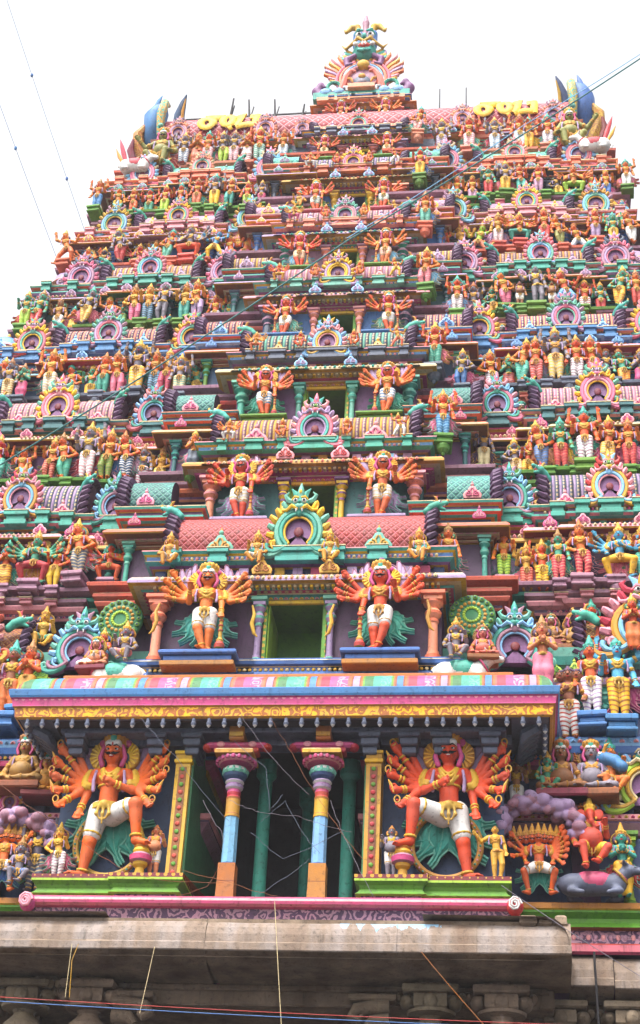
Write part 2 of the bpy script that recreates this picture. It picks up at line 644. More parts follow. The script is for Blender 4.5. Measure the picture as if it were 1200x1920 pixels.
        me.polygons.foreach_set('loop_start', np.arange(0, F.size, 4, dtype=np.int32))
        for m in mats:
            me.materials.append(M(m))
        me.polygons.foreach_set('material_index', np.clip(FM, 0, len(mats) - 1).astype(np.int32))
        me.polygons.foreach_set('use_smooth', np.ones(len(F), bool))
        me.update(calc_edges=True)
        me.validate()
        return me

def lerp(a, b, t):
    return tuple(a[i] + (b[i] - a[i]) * t for i in range(3))

def hand(S, e, w, r=0.026, fine=False, curl=0.5):
    """palm, four bent fingers of unequal length and a thumb from the palm's side, continuing the forearm e > w"""
    d = np.array(w) - np.array(e)
    d = d / np.linalg.norm(d)
    side = np.cross(d, [0, -1, 0.0])
    side = side / max(np.linalg.norm(side), 1e-6)
    nrm = np.cross(side, d)
    if nrm[1] > 0:
        nrm = -nrm
    w = np.array(w)
    pc = w + d * r * 1.05
    S.cap(w, w + d * r * 1.6, r * 0.62, r * 0.85, 0, 0.01)
    S.cap(pc - side * r * .4, pc + side * r * .4, r * .62, r * .62, 0, 0.008)
    fr = r * (0.27 if fine else 0.34)
    for i, ln in enumerate((1.25, 1.5, 1.42, 1.1)):
        b = w + d * r * 1.75 + side * r * (-0.72 + 0.48 * i)
        k1 = b + d * r * ln * 0.55 + nrm * r * 0.35 * curl
        k2 = k1 + d * r * ln * 0.5 * (1 - curl) + nrm * r * ln * 0.6 * curl
        S.chain([b - d * r * .3, b, k1, k2], [fr * 1.05, fr * 1.05, fr, fr * .85], 0, 0.003 if fine else 0.006)
    tb = w + d * r * 0.6 - side * r * 0.7
    S.chain([tb, tb - side * r * .55 + d * r * .55 + nrm * r * .2, tb - side * r * .5 + d * r * 1.15 + nrm * r * .6], [fr * 1.3, fr * 1.15, fr * .9], 0, 0.006)

LEGS = dict(
    straight=dict(L=[(-.052, 0, .49), (-.058, -.012, .27), (-.055, 0, .045), (-.075, -.085, .02)], R=[(.052, 0, .49), (.058, -.012, .27), (.055, 0, .045), (.075, -.085, .02)]),
    sway=dict(L=[(-.02, 0, .49), (-.02, -.012, .27), (-.015, 0, .045), (-.03, -.085, .02)], R=[(.09, 0, .485), (.12, -.04, .28), (.085, 0, .045), (.12, -.075, .02)]),
    cross=dict(L=[(-.055, 0, .49), (-.06, -.01, .27), (-.05, .01, .045), (-.075, -.07, .02)], R=[(.055, 0, .49), (.06, -.055, .29), (-.005, -.045, .06), (.03, -.12, .025)]),
    stride=dict(L=[(-.06, 0, .48), (-.16, -.03, .28), (-.26, 0, .045), (-.33, -.03, .02)], R=[(.06, 0, .48), (.15, -.06, .31), (.13, 0, .06), (.19, -.06, .02)]),
    squat=dict(L=[(-.06, 0, .40), (-.21, -.09, .31), (-.15, -.01, .045), (-.22, -.07, .02)], R=[(.06, 0, .40), (.21, -.09, .31), (.15, -.01, .045), (.22, -.07, .02)]),
    lotus=dict(L=[(-.07, 0, .08), (-.23, -.12, .065), (-.03, -.19, .05), (.05, -.20, .04)], R=[(.07, 0, .08), (.23, -.12, .065), (.03, -.15, .04), (-.06, -.17, .03)]),
    seat=dict(L=[(-.06, 0, .30), (-.10, -.17, .30), (-.07, -.17, .05), (-.10, -.25, .02)], R=[(.06, 0, .30), (.18, -.15, .27), (.07, -.14, .12), (.01, -.2, .10)]),
    raised=dict(L=[(-.06, .02, .49), (-.10, 0, .27), (-.13, .02, .045), (-.20, -.06, .02)], R=[(.05, 0, .47), (.23, -.13, .50), (.255, -.11, .25), (.34, -.15, .21)]),
)
TORSO = {'squat': -.09, 'lotus': -.41, 'seat': -.19}

def two_arms(kind):
    A = {'down': lambda s: [(s * .115, 0, .775), (s * .165, .01, .62), (s * .185, -.05, .48)],
         'raise': lambda s: [(s * .115, 0, .775), (s * .18, .0, .64), (s * .165, -.12, .74)],
         'hip': lambda s: [(s * .115, 0, .775), (s * .23, .03, .64), (s * .12, -.05, .54)],
         'pray': lambda s: [(s * .115, 0, .775), (s * .16, -.03, .63), (s * .02, -.13, .70)],
         'up': lambda s: [(s * .115, 0, .78), (s * .23, .0, .85), (s * .21, -.02, 1.02)],
         'out': lambda s: [(s * .115, 0, .775), (s * .24, 0, .70), (s * .33, -.06, .80)],
         'lap': lambda s: [(s * .115, 0, .775), (s * .2, .0, .62), (s * .18, -.14, .50)],
         'club': lambda s: [(s * .115, 0, .77), (s * .165, -.03, .62), (s * .175, -.09, .47)],
         'chest': lambda s: [(s * .115, 0, .775), (s * .17, -.03, .64), (s * .05, -.12, .66)]}
    return A[kind]

def fan_arm(s, q, big=1.0, zr=1.0):
    """q from 0 (topmost arm) to 1 (lowest): the hands stand in one bow beside the body"""
    sh = (s * .105, .02, .785 - .03 * q)
    el = (s * (.215 + .04 * math.sin(q * PI * .8)) * big, .045 - .06 * q, .795 - .165 * q)
    k = zr - 1
    wr = (s * (.325 + .07 * math.sin(q * PI * .9 + .25)) * big, -.01 - .08 * q, .955 + .40 * k - (.37 + .75 * k) * q)
    return [sh, el, wr]

PROTO = {}

def figure(key, legs='straight', armL=('down',), armR=('raise',), fansL=(), fansR=(), garment='leggings', crown='tall', halo='disc', scarf=False,
           fat=0.0, female=False, moustache=False, club=0, h=0.0115, fine=False, heads=1, headshape='human', wings=False, bank=0.0, bighead=1.0, broad=1.0):
    """builds the part meshes of one kind of statue, 1 unit from sole to top of head, facing -Y"""
    lg = LEGS[legs]
    dz = TORSO.get(legs, 0.0)
    T = lambda p: (p[0], p[1], p[2] + dz)
    def lean(p):
        return (p[0] + bank * max(p[2] - .5, 0), p[1], p[2])
    S, G, J = Sculpt(), Sculpt(), Sculpt()
    hipx = (lg['L'][0][0] + lg['R'][0][0]) / 2
    pel = (hipx, 0, .50 + dz)
    wst = T(lean((hipx * .5, 0, .60)))
    cst = T(lean((0, 0, .735)))
    S.ell(pel, (.092, .066, .065), k=.03)
    S.cap(pel, wst, .068 + fat * .4, .058 + fat * .6, k=.03)
    S.cap(wst, cst, .058 + fat * .6, .078, k=.03)
    S.ell(cst, (.105 if not female else .09, .066, .075), k=.03)
    if fat:
        S.ell((wst[0], -.03 - fat * .5, wst[2] - .005), (.075 + fat, .055 + fat, .075 + fat * .8), k=.03)
    for s_ in (-1, 1):
        if female:
            S.ell((cst[0] + s_ * .045, -.062, cst[2] - .005), (.036, .034, .036), k=.012)
        else:
            S.ell((cst[0] + s_ * .045, -.042, cst[2] + .015), (.046, .03, .036), k=.02)
        S.cap((cst[0], 0, cst[2] + .045), (cst[0] + s_ * .105, 0, cst[2] + .042), .045, .042, k=.03)
    nk = T(lean((0, 0, .83)))
    hd = T(lean((0, -.012, .915)))
    S.cap((cst[0], 0, cst[2] + .05), nk, .036, .032, k=.02)
    S.cap(nk, (hd[0], -.005, hd[2] - .03), .033, .034, k=.02)
    hx = [0.0] if heads == 1 else [(.085 * i) for i in range(-(heads // 2), heads // 2 + 1)]
    for x in hx:
        c = (hd[0] + x, hd[1] + abs(x) * .35, hd[2])
        S.ell(c, (.054, .06, .07), k=.015)
        S.ell((c[0], c[1] - .016, c[2] - .034), (.038, .042, .036), k=.02)
        if headshape == 'elephant':
            S.chain([(c[0], c[1] - .05, c[2]), (c[0], c[1] - .1, c[2] - .06), (c[0] + .01, c[1] - .11, c[2] - .14), (c[0] + .05, c[1] - .1, c[2] - .2), (c[0] + .09, c[1] - .1, c[2] - .19)],
                    [.036, .032, .026, .02, .016], k=.012)
            for s_ in (-1, 1):
                S.ell((c[0] + s_ * .1, c[1] + .01, c[2] - .01), (.062, .014, .07), k=.012)
        else:
            S.cap((c[0], c[1] - .055, c[2] + .012), (c[0], c[1] - .071, c[2] - .014), .009, .014, k=.008)
            for s_ in (-1, 1):
                S.ell((c[0] + s_ * .056, c[1] + .005, c[2] - .008), (.011, .018, .028), k=.008)
                S.ell((c[0] + s_ * .026, c[1] - .05, c[2] + .022), (.02, .012, .007), k=.006)
    arms = []
    for s_, kinds, fans in ((-1, armL, fansL), (1, armR, fansR)):
        for q in kinds:
            arms.append([T(lean(p)) for p in two_arms(q)(s_)])
        for i, dg in enumerate(fans):
            arms.append([T(lean(p)) for p in fan_arm(s_, dg, *((.90, 1.15) if len(fansR) > 4 else (1.0, 1.0)))])
    thin = .78 if len(fansR) > 4 else .86 if len(fansR) > 2 else 1.0
    for a in arms:
        S.chain(a[:2], [.043 * thin, .035 * thin], k=.015)
        S.chain(a[1:], [.036 * thin, .026 * thin], k=.012)
        hand(S, a[1], a[2], .030 if fine else .031, fine)
        J.band(a[0], a[1], .58, .039 * thin, .009)
        J.band(a[0], a[1], .74, .036 * thin, .007)
        J.band(a[1], a[2], .70, .030 * thin, .008)
        J.band(a[1], a[2], .88, .027 * thin, .008)
        J.ell(lerp(a[0], a[1], .60)[:1] + (lerp(a[0], a[1], .60)[1] - .038 * thin, lerp(a[0], a[1], .60)[2]), (.016, .012, .02))
    for q in (lg['L'], lg['R']):
        S.chain(q[:2], [.066, .047], k=.02)
        S.chain(q[1:3], [.047, .029], k=.015)
        md = lerp(q[1], q[2], .3)
        S.ell((md[0], md[1] + .012, md[2]), (.04, .042, .07), k=.02)
        S.chain([q[2], (q[2][0], q[2][1], .03 if legs not in ('lotus', 'raised', 'seat') else q[2][2] - .01), q[3]], [.03, .03, .02], k=.012)
        tv = np.array(q[3]) - np.array(q[2])
        tv[2] = 0
        tv = tv / max(np.linalg.norm(tv), 1e-6)
        sv = np.array([-tv[1], tv[0], 0])
        for i in range(5):
            tb = np.array(q[3]) + sv * (.012 * (i - 2)) + tv * .008
            S.cap(tb, tb + tv * (.018 - .002 * abs(i - 1)), .0075, .006, k=.004)
        J.band(q[1], q[2], .90, .034, .010)
        if garment == 'leggings':
            G.chain([lerp(q[0], q[1], -.05), q[1]], [.077, .056], k=.015)
            G.chain([q[1], lerp(q[1], q[2], .88)], [.056, .038], k=.012)
            G.ell((md[0], md[1] + .012, md[2]), (.048, .05, .075), k=.02)
        elif garment == 'shorts':
            G.chain([lerp(q[0], q[1], -.05), lerp(q[0], q[1], .72)], [.08, .064], k=.015)
            J.band(q[0], q[1], .74, .06, .010)
        elif garment == 'skirt':
            G.chain([lerp(q[0], q[1], -.05), q[1]], [.08, .07], k=.05)
            G.chain([q[1], lerp(q[1], q[2], .85)], [.07, .058], k=.06)
    if garment != 'none':
        G.ell((pel[0], pel[1], pel[2] - .01), (.101, .076, .062), k=.03)
    # belt, sash, necklaces, chest bands, garlands
    def oval(c, rx, ry, w, tilt=0.0):
        n = 18
        pts = [(c[0] + rx * math.cos(2 * PI * i / n), c[1] + ry * math.sin(2 * PI * i / n), c[2] + tilt * math.sin(2 * PI * i / n)) for i in range(n + 1)]
        J.chain(pts, [w] * (n + 1), k=.003)
    def chest(x, dz_):
        """front of the chest at x, dz_ above its centre"""
        g = 1 - (x / .112) ** 2 - (dz_ / .10) ** 2
        return (cst[0] + x, -.078 * math.sqrt(max(g, .05)) - .004 - (.012 if female else 0), cst[2] + dz_)
    for i in range(3):
        oval((pel[0], 0, pel[2] + .035 - .017 * i), .100 + .003 * i, .078 + .003 * i, .0095)
    J.ell((pel[0], -.092, pel[2] + .018), (.028, .02, .026))
    if garment in ('leggings', 'shorts'):
        for x in (-.035, 0, .035):
            J.chain([(pel[0] + x, -.085, pel[2]), (pel[0] + x * 1.3, -.098, pel[2] - .06), (pel[0] + x * .6, -.092, pel[2] - .13 + abs(x))], [.011, .009, .006])
    for drop, wd_, w in ((.012, .05, .0095), (-.02, .062, .0085), (-.055, .07, .0075)):
        J.chain([chest(wd_ * math.sin(R(t)), .062 - (.062 - drop) * math.cos(R(t)) ** 2 if abs(t) < 80 else .066) for t in range(-80, 81, 20)], [w] * 9, k=.003)
    J.ell(chest(0, -.055), (.018, .012, .02))
    J.ell(chest(0, -.012), (.012, .01, .014))
    oval((cst[0], 0, cst[2] - .062 + .01 * fat), .082 + fat * .5, .066 + fat, .0085)
    for s_ in (-1, 1):
        J.chain([chest(s_ * .085, .05), chest(s_ * .062, -.01), chest(s_ * .02, -.058)], [.008, .009, .009], k=.003)
        J.chain([(cst[0] + s_ * .10, -.05, cst[2] + .045), (cst[0] + s_ * .112, -.052, cst[2] - .03), (cst[0] + s_ * .108, -.045, cst[2] - .10)], [.010, .012, .014], mat=1, k=.003)
    parts = {}
    parts['body'] = S.mesh(key + '_body', h, ['orange'])
    if garment != 'none':
        parts['garment'] = G.mesh(key + '_garment', h, ['white'])
    parts['jewellery_trim'] = J.mesh(key + '_jewellery', h * .8, ['gold', 'lavender'])
    # crown and hair
    K = Sculpt()
    for x in hx:
        c = (hd[0] + x, hd[1] + abs(x) * .35, hd[2])
        if crown == 'tall':
            K.cap((c[0], c[1] + .012, c[2] + .04), (c[0], c[1] + .016, c[2] + .07), .062, .056, 0, .005)
            K.cap((c[0], c[1] + .016, c[2] + .10), (c[0], c[1] + .018, c[2] + .12), .046, .04, 0, .004)
            K.cap((c[0], c[1] + .018, c[2] + .15), (c[0], c[1] + .02, c[2] + .17), .033, .027, 0, .004)
            K.ell((c[0], c[1] + .02, c[2] + .205), (.017, .017, .024), 0, .004)
            for q in range(5):
                t = R(180 + 36 * q + 18)
                K.ell((c[0] + .056 * math.cos(t), c[1] + .012 + .056 * math.sin(t), c[2] + .078), (.016, .014, .024), 0, .004)
        elif crown == 'flat':
            K.cap((c[0], c[1] + .014, c[2] + .045), (c[0], c[1] + .016, c[2] + .085), .064, .068, 0, .005)
            for q in range(9):
                t = R(160 + 220 * q / 8)
                K.ell((c[0] + .068 * math.cos(t), c[1] + .016 + .068 * math.sin(t), c[2] + .115), (.015, .014, .026), 0, .004)
            K.ell((c[0], c[1] + .02, c[2] + .125), (.05, .05, .045), 0, .01)
            K.ell((c[0], c[1] + .02, c[2] + .175), (.026, .026, .022), 1, .004)
            K.ell((c[0], c[1] - .052, c[2] + .085), (.018, .012, .024), 2, .004)
            for s_ in (-1, 1):
                K.ell((c[0] + s_ * .082, c[1] + .02, c[2] + .075), (.022, .018, .026), 3, .004)
                K.chain([(c[0] + s_ * .06, c[1] - .02, c[2] + .04), (c[0] + s_ * .078, c[1] - .015, c[2] - .03), (c[0] + s_ * .07, c[1] - .02, c[2] - .085)], [.012, .014, .018], 3, .004)
            K.cap((c[0] - .03, c[1] - .038, c[2] + .05), (c[0] + .03, c[1] - .038, c[2] + .05), .022, .022, 4, .006)
        elif crown == 'cap':
            K.ell((c[0], c[1] + .012, c[2] + .035), (.062, .064, .058), 1, .01)
            K.ell((c[0], c[1] + .015, c[2] + .1), (.026, .026, .026), 1, .01)
    for s_ in (-1, 1):
        K.ell((hd[0] + s_ * (.075 + abs(hx[0])), hd[1] + .035 + abs(hx[0]) * .3, hd[2] - .025), (.032, .028, .055), 1, .01)
        K.ell((hd[0] + s_ * (.068 + abs(hx[0])), hd[1] + .0 + abs(hx[0]) * .3, hd[2] - .06), (.017, .014, .022), 0, .004)
        if crown == 'none':
            K.ell((hd[0] + s_ * .02, hd[1] + .02, hd[2] + .03), (.045, .052, .05), 1, .01)
    parts['crown'] = K.mesh(key + '_crown', h * .85, ['gold', 'plum', 'teal', 'magenta', 'white'])
    # painted face
    B = MB()
    for x in hx:
        c = (hd[0] + x, hd[1] + abs(x) * .35, hd[2])
        for s_ in (-1, 1):
            B.ball((c[0] + s_ * .024, c[1] - .051, c[2] + .008), (.0135, .0085, .0078), 'white', 8, 6)
            B.ball((c[0] + s_ * .0235, c[1] - .0575, c[2] + .0085), (.0068, .0035, .0072), 'black', 6, 4)
            B.tube([(c[0] + s_ * .008, c[1] - .062, c[2] + .027), (c[0] + s_ * .026, c[1] - .061, c[2] + .035), (c[0] + s_ * .045, c[1] - .045, c[2] + .026)], [.004, .0045, .002], 'black', 5)
            if moustache:
                B.tube([(c[0] + s_ * .002, c[1] - .07, c[2] - .022), (c[0] + s_ * .024, c[1] - .066, c[2] - .026), (c[0] + s_ * .048, c[1] - .045, c[2] - .008)], [.009, .009, .002], 'black', 6)
        B.ball((c[0], c[1] - .058, c[2] - .04), (.019, .008, .0085), 'red', 8, 5)
        if moustache:
            B.ball((c[0], c[1] - .0645, c[2] - .0385), (.012, .004, .0035), 'white', 6, 4)
        B.ball((c[0], c[1] - .0585, c[2] + .043), (.006, .005, .012), 'red', 6, 4)
    if headshape != 'elephant':
        parts['face'] = B
    if halo:
        B = MB()
        n = 22
        pts, pts2 = [], []
        for i in range(n + 1):
            t = R(-40 + 260 * i / n)
            if halo == 'disc':
                r1, r2 = .105, .128
            elif halo == 'leaf':
                r1 = .12 + .085 * max(0, math.sin(t)) ** 6
                r2 = r1 + .028
            else:
                r1 = .11
                r2 = .15 + .035 * (i % 2)
            pts.append((hd[0] + r1 * math.cos(t), hd[2] - .01 + r1 * math.sin(t)))
            pts2.append((hd[0] + r2 * math.cos(t), hd[2] - .01 + r2 * math.sin(t)))
        B.slab(pts, hd[1] + .062, hd[1] + .085, 'plum', .0)
        B.slab(pts2 + [], hd[1] + .075, hd[1] + .10, 'gold', .0)
        for i in range(0, n + 1, 1):
            B.ball((pts2[i][0] * .5 + pts[i][0] * .5, hd[1] + .068, pts2[i][1] * .5 + pts[i][1] * .5), .0115, 'gold', 5, 4)
        parts['halo'] = B
    if scarf:
        B = MB()
        for s_ in (-1, 1):
            for i, (a0, ln, wd_) in enumerate(((-88, .43, .10), (-68, .45, .125), (-46, .42, .125), (-20, .33, .10))):
                pts, n = [], 9
                x, z = s_ * .035, .50 + dz * .7
                for j in range(n):
                    q = j / (n - 1)
                    ang = R(a0 + 46 * q * q)
                    pts.append((x, z, ang, wd_ * math.sin(min(q * 1.25 + .12, 1) * PI * .93) * (1 + .10 * math.sin(q * 16 + i))))
                    x += s_ * ln / n * math.cos(ang)
                    z += ln / n * math.sin(ang)
                y0 = .075 + .012 * i
                V, F = [], []
                for (x, z, ang, w) in pts:
                    nx, nz = -s_ * math.sin(ang), math.cos(ang)
                    nx = -nx if False else nx
                    for k_, off in ((-1, .018), (-.5, -.012), (0, .010), (.5, -.012), (1, .018)):
                        V.append((x + nx * w * k_, y0 + off, z + nz * w * k_))
                m0 = len(V)
                V += [(a_, b_ + .03, c_) for a_, b_, c_ in V]
                for j in range(n - 1):
                    for k_ in range(4):
                        o = j * 5 + k_
                        F.append((o, o + 1, o + 6, o + 5))
                        F.append((m0 + o + 5, m0 + o + 6, m0 + o + 1, m0 + o))
                B.add(V, F, 'teal')
                for k_ in (0, 2, 4):
                    B.tube([(V[j * 5 + k_][0], V[j * 5 + k_][1] - .004, V[j * 5 + k_][2]) for j in range(n)], .0085 if k_ != 2 else .005, 'mint', 5)
        parts['scarf'] = B
    if wings:
        B = MB()
        for s_ in (-1, 1):
            for i in range(4):
                a = R(24 + 17 * i)
                ln = .36 - .03 * i
                c = (s_ * .09, .065 + .006 * i, .82 + dz)
                out = []
                for q in range(15):
                    t = 2 * PI * q / 14.0
                    x = ln * (.5 - .5 * math.cos(t))
                    w = .042 * math.sin(t) * (1.1 + .5 * math.cos(t + 2.2))
                    xx = x * math.cos(a + x * 1.4) - w * math.sin(a)
                    zz = x * math.sin(a + x * 1.4) + w * math.cos(a)
                    out.append((c[0] + s_ * xx, c[2] + zz))
                out = out[:-1]
                if s_ > 0:
                    out = out[::-1]
                B.slab(out, c[1], c[1] + .022, 'lavender', .008)
                B.tube([(x, c[1] - .002, z) for x, z in out + out[:1]], .0075, 'mauve', 4)
        for s_ in (-1, 1):   # ribbed half-round plates behind the ears
            pl = [(s_ * (.075 + .085 * math.cos(R(t))) + hd[0], hd[2] - .01 + .10 * math.sin(R(t))) for t in range(-80, 100, 15)]
            B.slab((pl if s_ < 0 else pl[::-1]), hd[1] + .03, hd[1] + .06, 'gold', .01)
            for t in range(-70, 90, 20):
                B.tube([(hd[0] + s_ * .075, hd[1] + .022, hd[2] - .01), (hd[0] + s_ * (.075 + .08 * math.cos(R(t))), hd[1] + .02, hd[2] - .01 + .095 * math.sin(R(t)))], .008, 'yellow', 5)
        parts['wing_ornament'] = B
    if club:
        B = MB()
        x = club * .185
        top = .47 + dz
        B.tube([(x, -.10, top + .03), (x, -.09, .16)], [.016, .020], 'gold', 8)
        for q in (.42, .36, .30, .24):
            B.lathe([(.026, -.006, 'red'), (.026, .006, 'red')], (x, -.095, q), 8)
        B.lathe([(.012, .0, 'gold'), (.05, .02, 'red'), (.056, .06, 'red'), (.036, .10, 'gold'), (.04, .12, 'gold'), (.02, .15, 'gold'), (.02, .18, 'gold')], (x, -.09, .0), 12)
        parts['club'] = B
    out = {}
    for k, v in parts.items():
        if isinstance(v, MB):
            o = v.build(key + '_' + k, smooth=True)
            out[k] = o.data
            bpy.data.objects.remove(o)
        else:
            out[k] = v
    if bighead != 1 or broad != 1:   # stockier build: larger head on a broader body
        for me in out.values():
            co = np.zeros(len(me.vertices) * 3, np.float32)
            me.vertices.foreach_get('co', co)
            co = co.reshape(-1, 3)
            zz = .82 + dz
            w = np.clip((co[:, 2] - zz) / .06, 0, 1) * np.clip((.20 - np.abs(co[:, 0] - hd[0])) / .05, 0, 1)
            g = 1 + (bighead - 1) * w
            co[:, 0] = (hd[0] + (co[:, 0] - hd[0]) * g) * broad
            co[:, 1] *= g * (1 + (broad - 1) * .8)
            co[:, 2] = zz + (co[:, 2] - zz) * g
            me.vertices.foreach_set('co', co.ravel())
            me.update()
    PROTO[key] = out
    return out

def statue(key, name, label, cat, x, y, z, height, skin='orange', cloth='white', scarf=None, crown='gold', hair='plum', halo=None, mirror=False, rot=0.0, group=None,
           skip=(), jewel='gold', scarf_rim='mint'):
    t = thing(name, label, cat, (x, y, z), group, (height * (-1 if mirror else 1), height, height), rot)
    for part, me in PROTO[key].items():
        if part in skip or (part == 'scarf' and scarf is None):
            continue
        mats = {'body': {0: skin}, 'garment': {0: cloth}, 'jewellery_trim': {0: jewel}, 'crown': {0: crown, 1: hair}, 'scarf': {0: scarf, 1: scarf_rim},
                'halo': ({0: halo, 1: crown} if halo else {})}.get(part, {})
        inst(me, t, mats, name=part)
    return t

# ------------------------------------------------------------------ ornament kinds, made once
def omega(r, cz, feet, n=26):
    """horseshoe curve in (x, z): arc with both feet curling outward"""
    right = []
    for i in range(n + 1):
        t = R(90 - 140 * i / n)
        right.append((r * math.cos(t), cz + r * math.sin(t)))
    x0, z0 = right[-1]
    for i in range(1, 9):
        q = i / 8
        right.append((x0 + (feet - x0) * q, z0 - .10 * math.sin(q * PI * .75) - .02 * q))
    right.append((feet + .04, right[-1][1] + .05))
    right.append((feet + .03, right[-1][1] + .06))
    left = [(-x, z) for x, z in right[::-1]]
    return left + right[1:]

def make_arch():
    B = MB()
    slots = ['pink', 'mint', 'rose', 'gold', 'leaf']
    B.slab([(x, z) for x, z in omega(.40, .44, .60)], .02, .16, 'purple')
    for r, f, w, y, k in ((.375, .60, .052, -.02, 0), (.30, .50, .036, -.05, 1), (.245, .42, .022, -.035, 3)):
        B.tube([(x, y, z) for x, z in omega(r, .44, f)], w, slots[k], 7)
    for s in (-1, 1):   # rolled feet
        B.tube([(s * (.60 + (.085 - .006 * i) * math.cos(R(-90 + 42 * i))), -.03, .14 + (.085 - .006 * i) * math.sin(R(-90 + 42 * i))) for i in range(12)], .032, slots[2], 6)
    B.ball((0, .0, .45), (.085, .03, .085), 'maroon', 12, 6)
    B.ball((0, -.05, .80), (.10, .06, .12), slots[1], 10, 6)
    n = 15
    for i in range(n):
        d = -24 + 228 * i / (n - 1)
        if abs(d - 90) < 20:
            continue
        a = R(d)
        c, s = math.cos(a), math.sin(a)
        big = 1 + .25 * (i % 2)
        B.tube([(.41 * c, .05, .44 + .41 * s), (.46 * c, .0, .44 + .46 * s + .02), (.46 * c + .07 * big * c, -.01, .44 + .46 * s + .07 * s * big + .045), (.46 * c + .075 * big * c, .01, .44 + .46 * s + .07 * s * big + .10)], [.045, .062, .046, .006], slots[3] if i % 3 else slots[2], 6)
    # lion mask on the crest
    z = .86
    B.ball((0, .02, z + .05), (.16, .12, .14), slots[4], 12, 8)
    B.ball((0, -.09, z - .02), (.10, .07, .06), slots[0], 10, 6)
    for s in (-1, 1):
        B.ball((s * .075, -.09, z + .09), (.045, .04, .042), 'white', 8, 6)
        B.ball((s * .075, -.122, z + .09), (.022, .02, .024), 'black', 6, 5)
        B.tube([(s * .02, -.09, z + .15), (s * .09, -.09, z + .165), (s * .15, -.05, z + .12)], [.018, .024, .01], slots[3], 5)
        B.tube([(s * .02, -.11, z - .06), (s * .13, -.11, z - .01), (s * .22, -.07, z - .07), (s * .30, -.03, z - .04), (s * .32, -.02, z + .05)], [.03, .036, .03, .024, .008], slots[3], 6)
        B.tube([(s * .12, .02, z + .12), (s * .22, .02, z + .15), (s * .27, .02, z + .24), (s * .21, .02, z + .30)], [.045, .05, .035, .008], slots[2], 6)
        B.tube([(s * .07, .02, z + .16), (s * .10, .02, z + .28), (s * .17, .02, z + .36)], [.05, .045, .008], slots[1], 6)
        B.tube([(s * .05, -.12, z - .06), (s * .055, -.13, z - .12)], [.016, .005], 'white', 5)
    B.ball((0, -.13, z + .05), (.035, .045, .035), slots[4], 8, 6)
    B.tube([(0, .02, z + .14), (0, .0, z + .25), (0, .01, z + .36), (0, .02, z + .46)], [.055, .07, .045, .008], slots[0], 7)
    B.ball((0, -.05, z + .27), (.03, .03, .04), slots[3], 7, 5)
    o = B.build('gable_arch', smooth=True)
    me = o.data
    bpy.data.objects.remove(o)
    return me, [m.name for m in me.materials]

ARCH, ARCH_SLOTS = make_arch()

def make_finial():
    B = MB()
    out = [(-.42, 0), (-.46, .22), (-.34, .40), (-.22, .46), (-.12, .66), (0, .72), (.12, .66), (.22, .46), (.34, .40), (.46, .22), (.42, 0)]
    B.slab(out[::-1], -.02, .10, 'rose', .03)
    for s in (-1, 1):
        sp = []
        for i in range(14):
            t = R(90 + 40 * i)
            rr = .17 - .0115 * i
            sp.append((s * (.21 + rr * math.cos(t)), -.07, .22 + rr * math.sin(t)))
        B.tube(sp, .04, 'mauve', 5)
        B.tube([(s * .03, -.06, .55), (s * .10, -.06, .40), (s * .04, -.06, .1)], [.035, .04, .03], 'mauve', 5)
    B.ball((0, .02, .80), (.09, .08, .1), 'rose', 8, 6)
    B.tube([(0, .02, .86), (0, .02, 1.02)], [.05, .01], 'mauve', 6)
    o = B.build('roof_finial', smooth=True)
    me = o.data
    bpy.data.objects.remove(o)
    return me
FINIAL = make_finial()

def make_pilaster():
    B = MB()
    B.lathe([(.17, 0, 'mint'), (.17, .06, 'mint'), (.13, .08, 'teal'), (.13, .12, 'teal')], n=14)
    B.lathe([(.105, .12, 'teal'), (.095, .55, 'teal'), (.12, .57, 'mint'), (.12, .60, 'mint'), (.10, .62, 'teal'), (.17, .68, 'mint'), (.18, .72, 'teal'), (.12, .77, 'mint'),
             (.12, .79, 'teal'), (.21, .85, 'mint'), (.21, .88, 'mint')], n=14)
    B.lathe([(.2, .88, 'teal'), (.2, .93, 'mint'), (.26, .95, 'mint'), (.26, 1.0, 'mint')], sq=True)
    o = B.build('pilaster', smooth=True)
    me = o.data
    bpy.data.objects.remove(o)
    return me
PILASTER = make_pilaster()

def make_dragon():
    """open-jawed lion-dragon head looking along +x, on a scaled neck"""
    S = Sculpt()
    S.chain([(-.45, 0, -.25), (-.25, 0, -.05), (0, 0, .05)], [.16, .17, .2], 0, .05)
    S.cap((.05, 0, .06), (.38, 0, .16), .15, .09, 0, .04)
    S.cap((.05, 0, -.06), (.30, 0, -.16), .10, .06, 0, .03)
    S.cap((.08, 0, .0), (.28, 0, -.02), .07, .05, 1, .01)
    for s in (-1, 1):
        S.ell((.12, s * .13, .17), (.07, .05, .06), 2, .01)
        S.ell((.15, s * .165, .18), (.03, .03, .03), 3, .005)
        S.chain([(.0, s * .12, .2), (-.08, s * .17, .36), (-.2, s * .18, .42)], [.055, .045, .015], 4, .02)
        S.cap((.3, s * .06, .08), (.31, s * .06, .0), .022, .008, 2, .005)
    S.chain([(.38, 0, .2), (.44, 0, .3), (.36, 0, .38)], [.06, .045, .015], 4, .02)
    S.chain([(0, 0, .22), (-.06, 0, .42), (.02, 0, .56)], [.07, .06, .012], 1, .03)
    return S.mesh('dragon_head', .03, ['teal', 'red', 'white', 'black', 'gold'])
DRAGON = make_dragon()

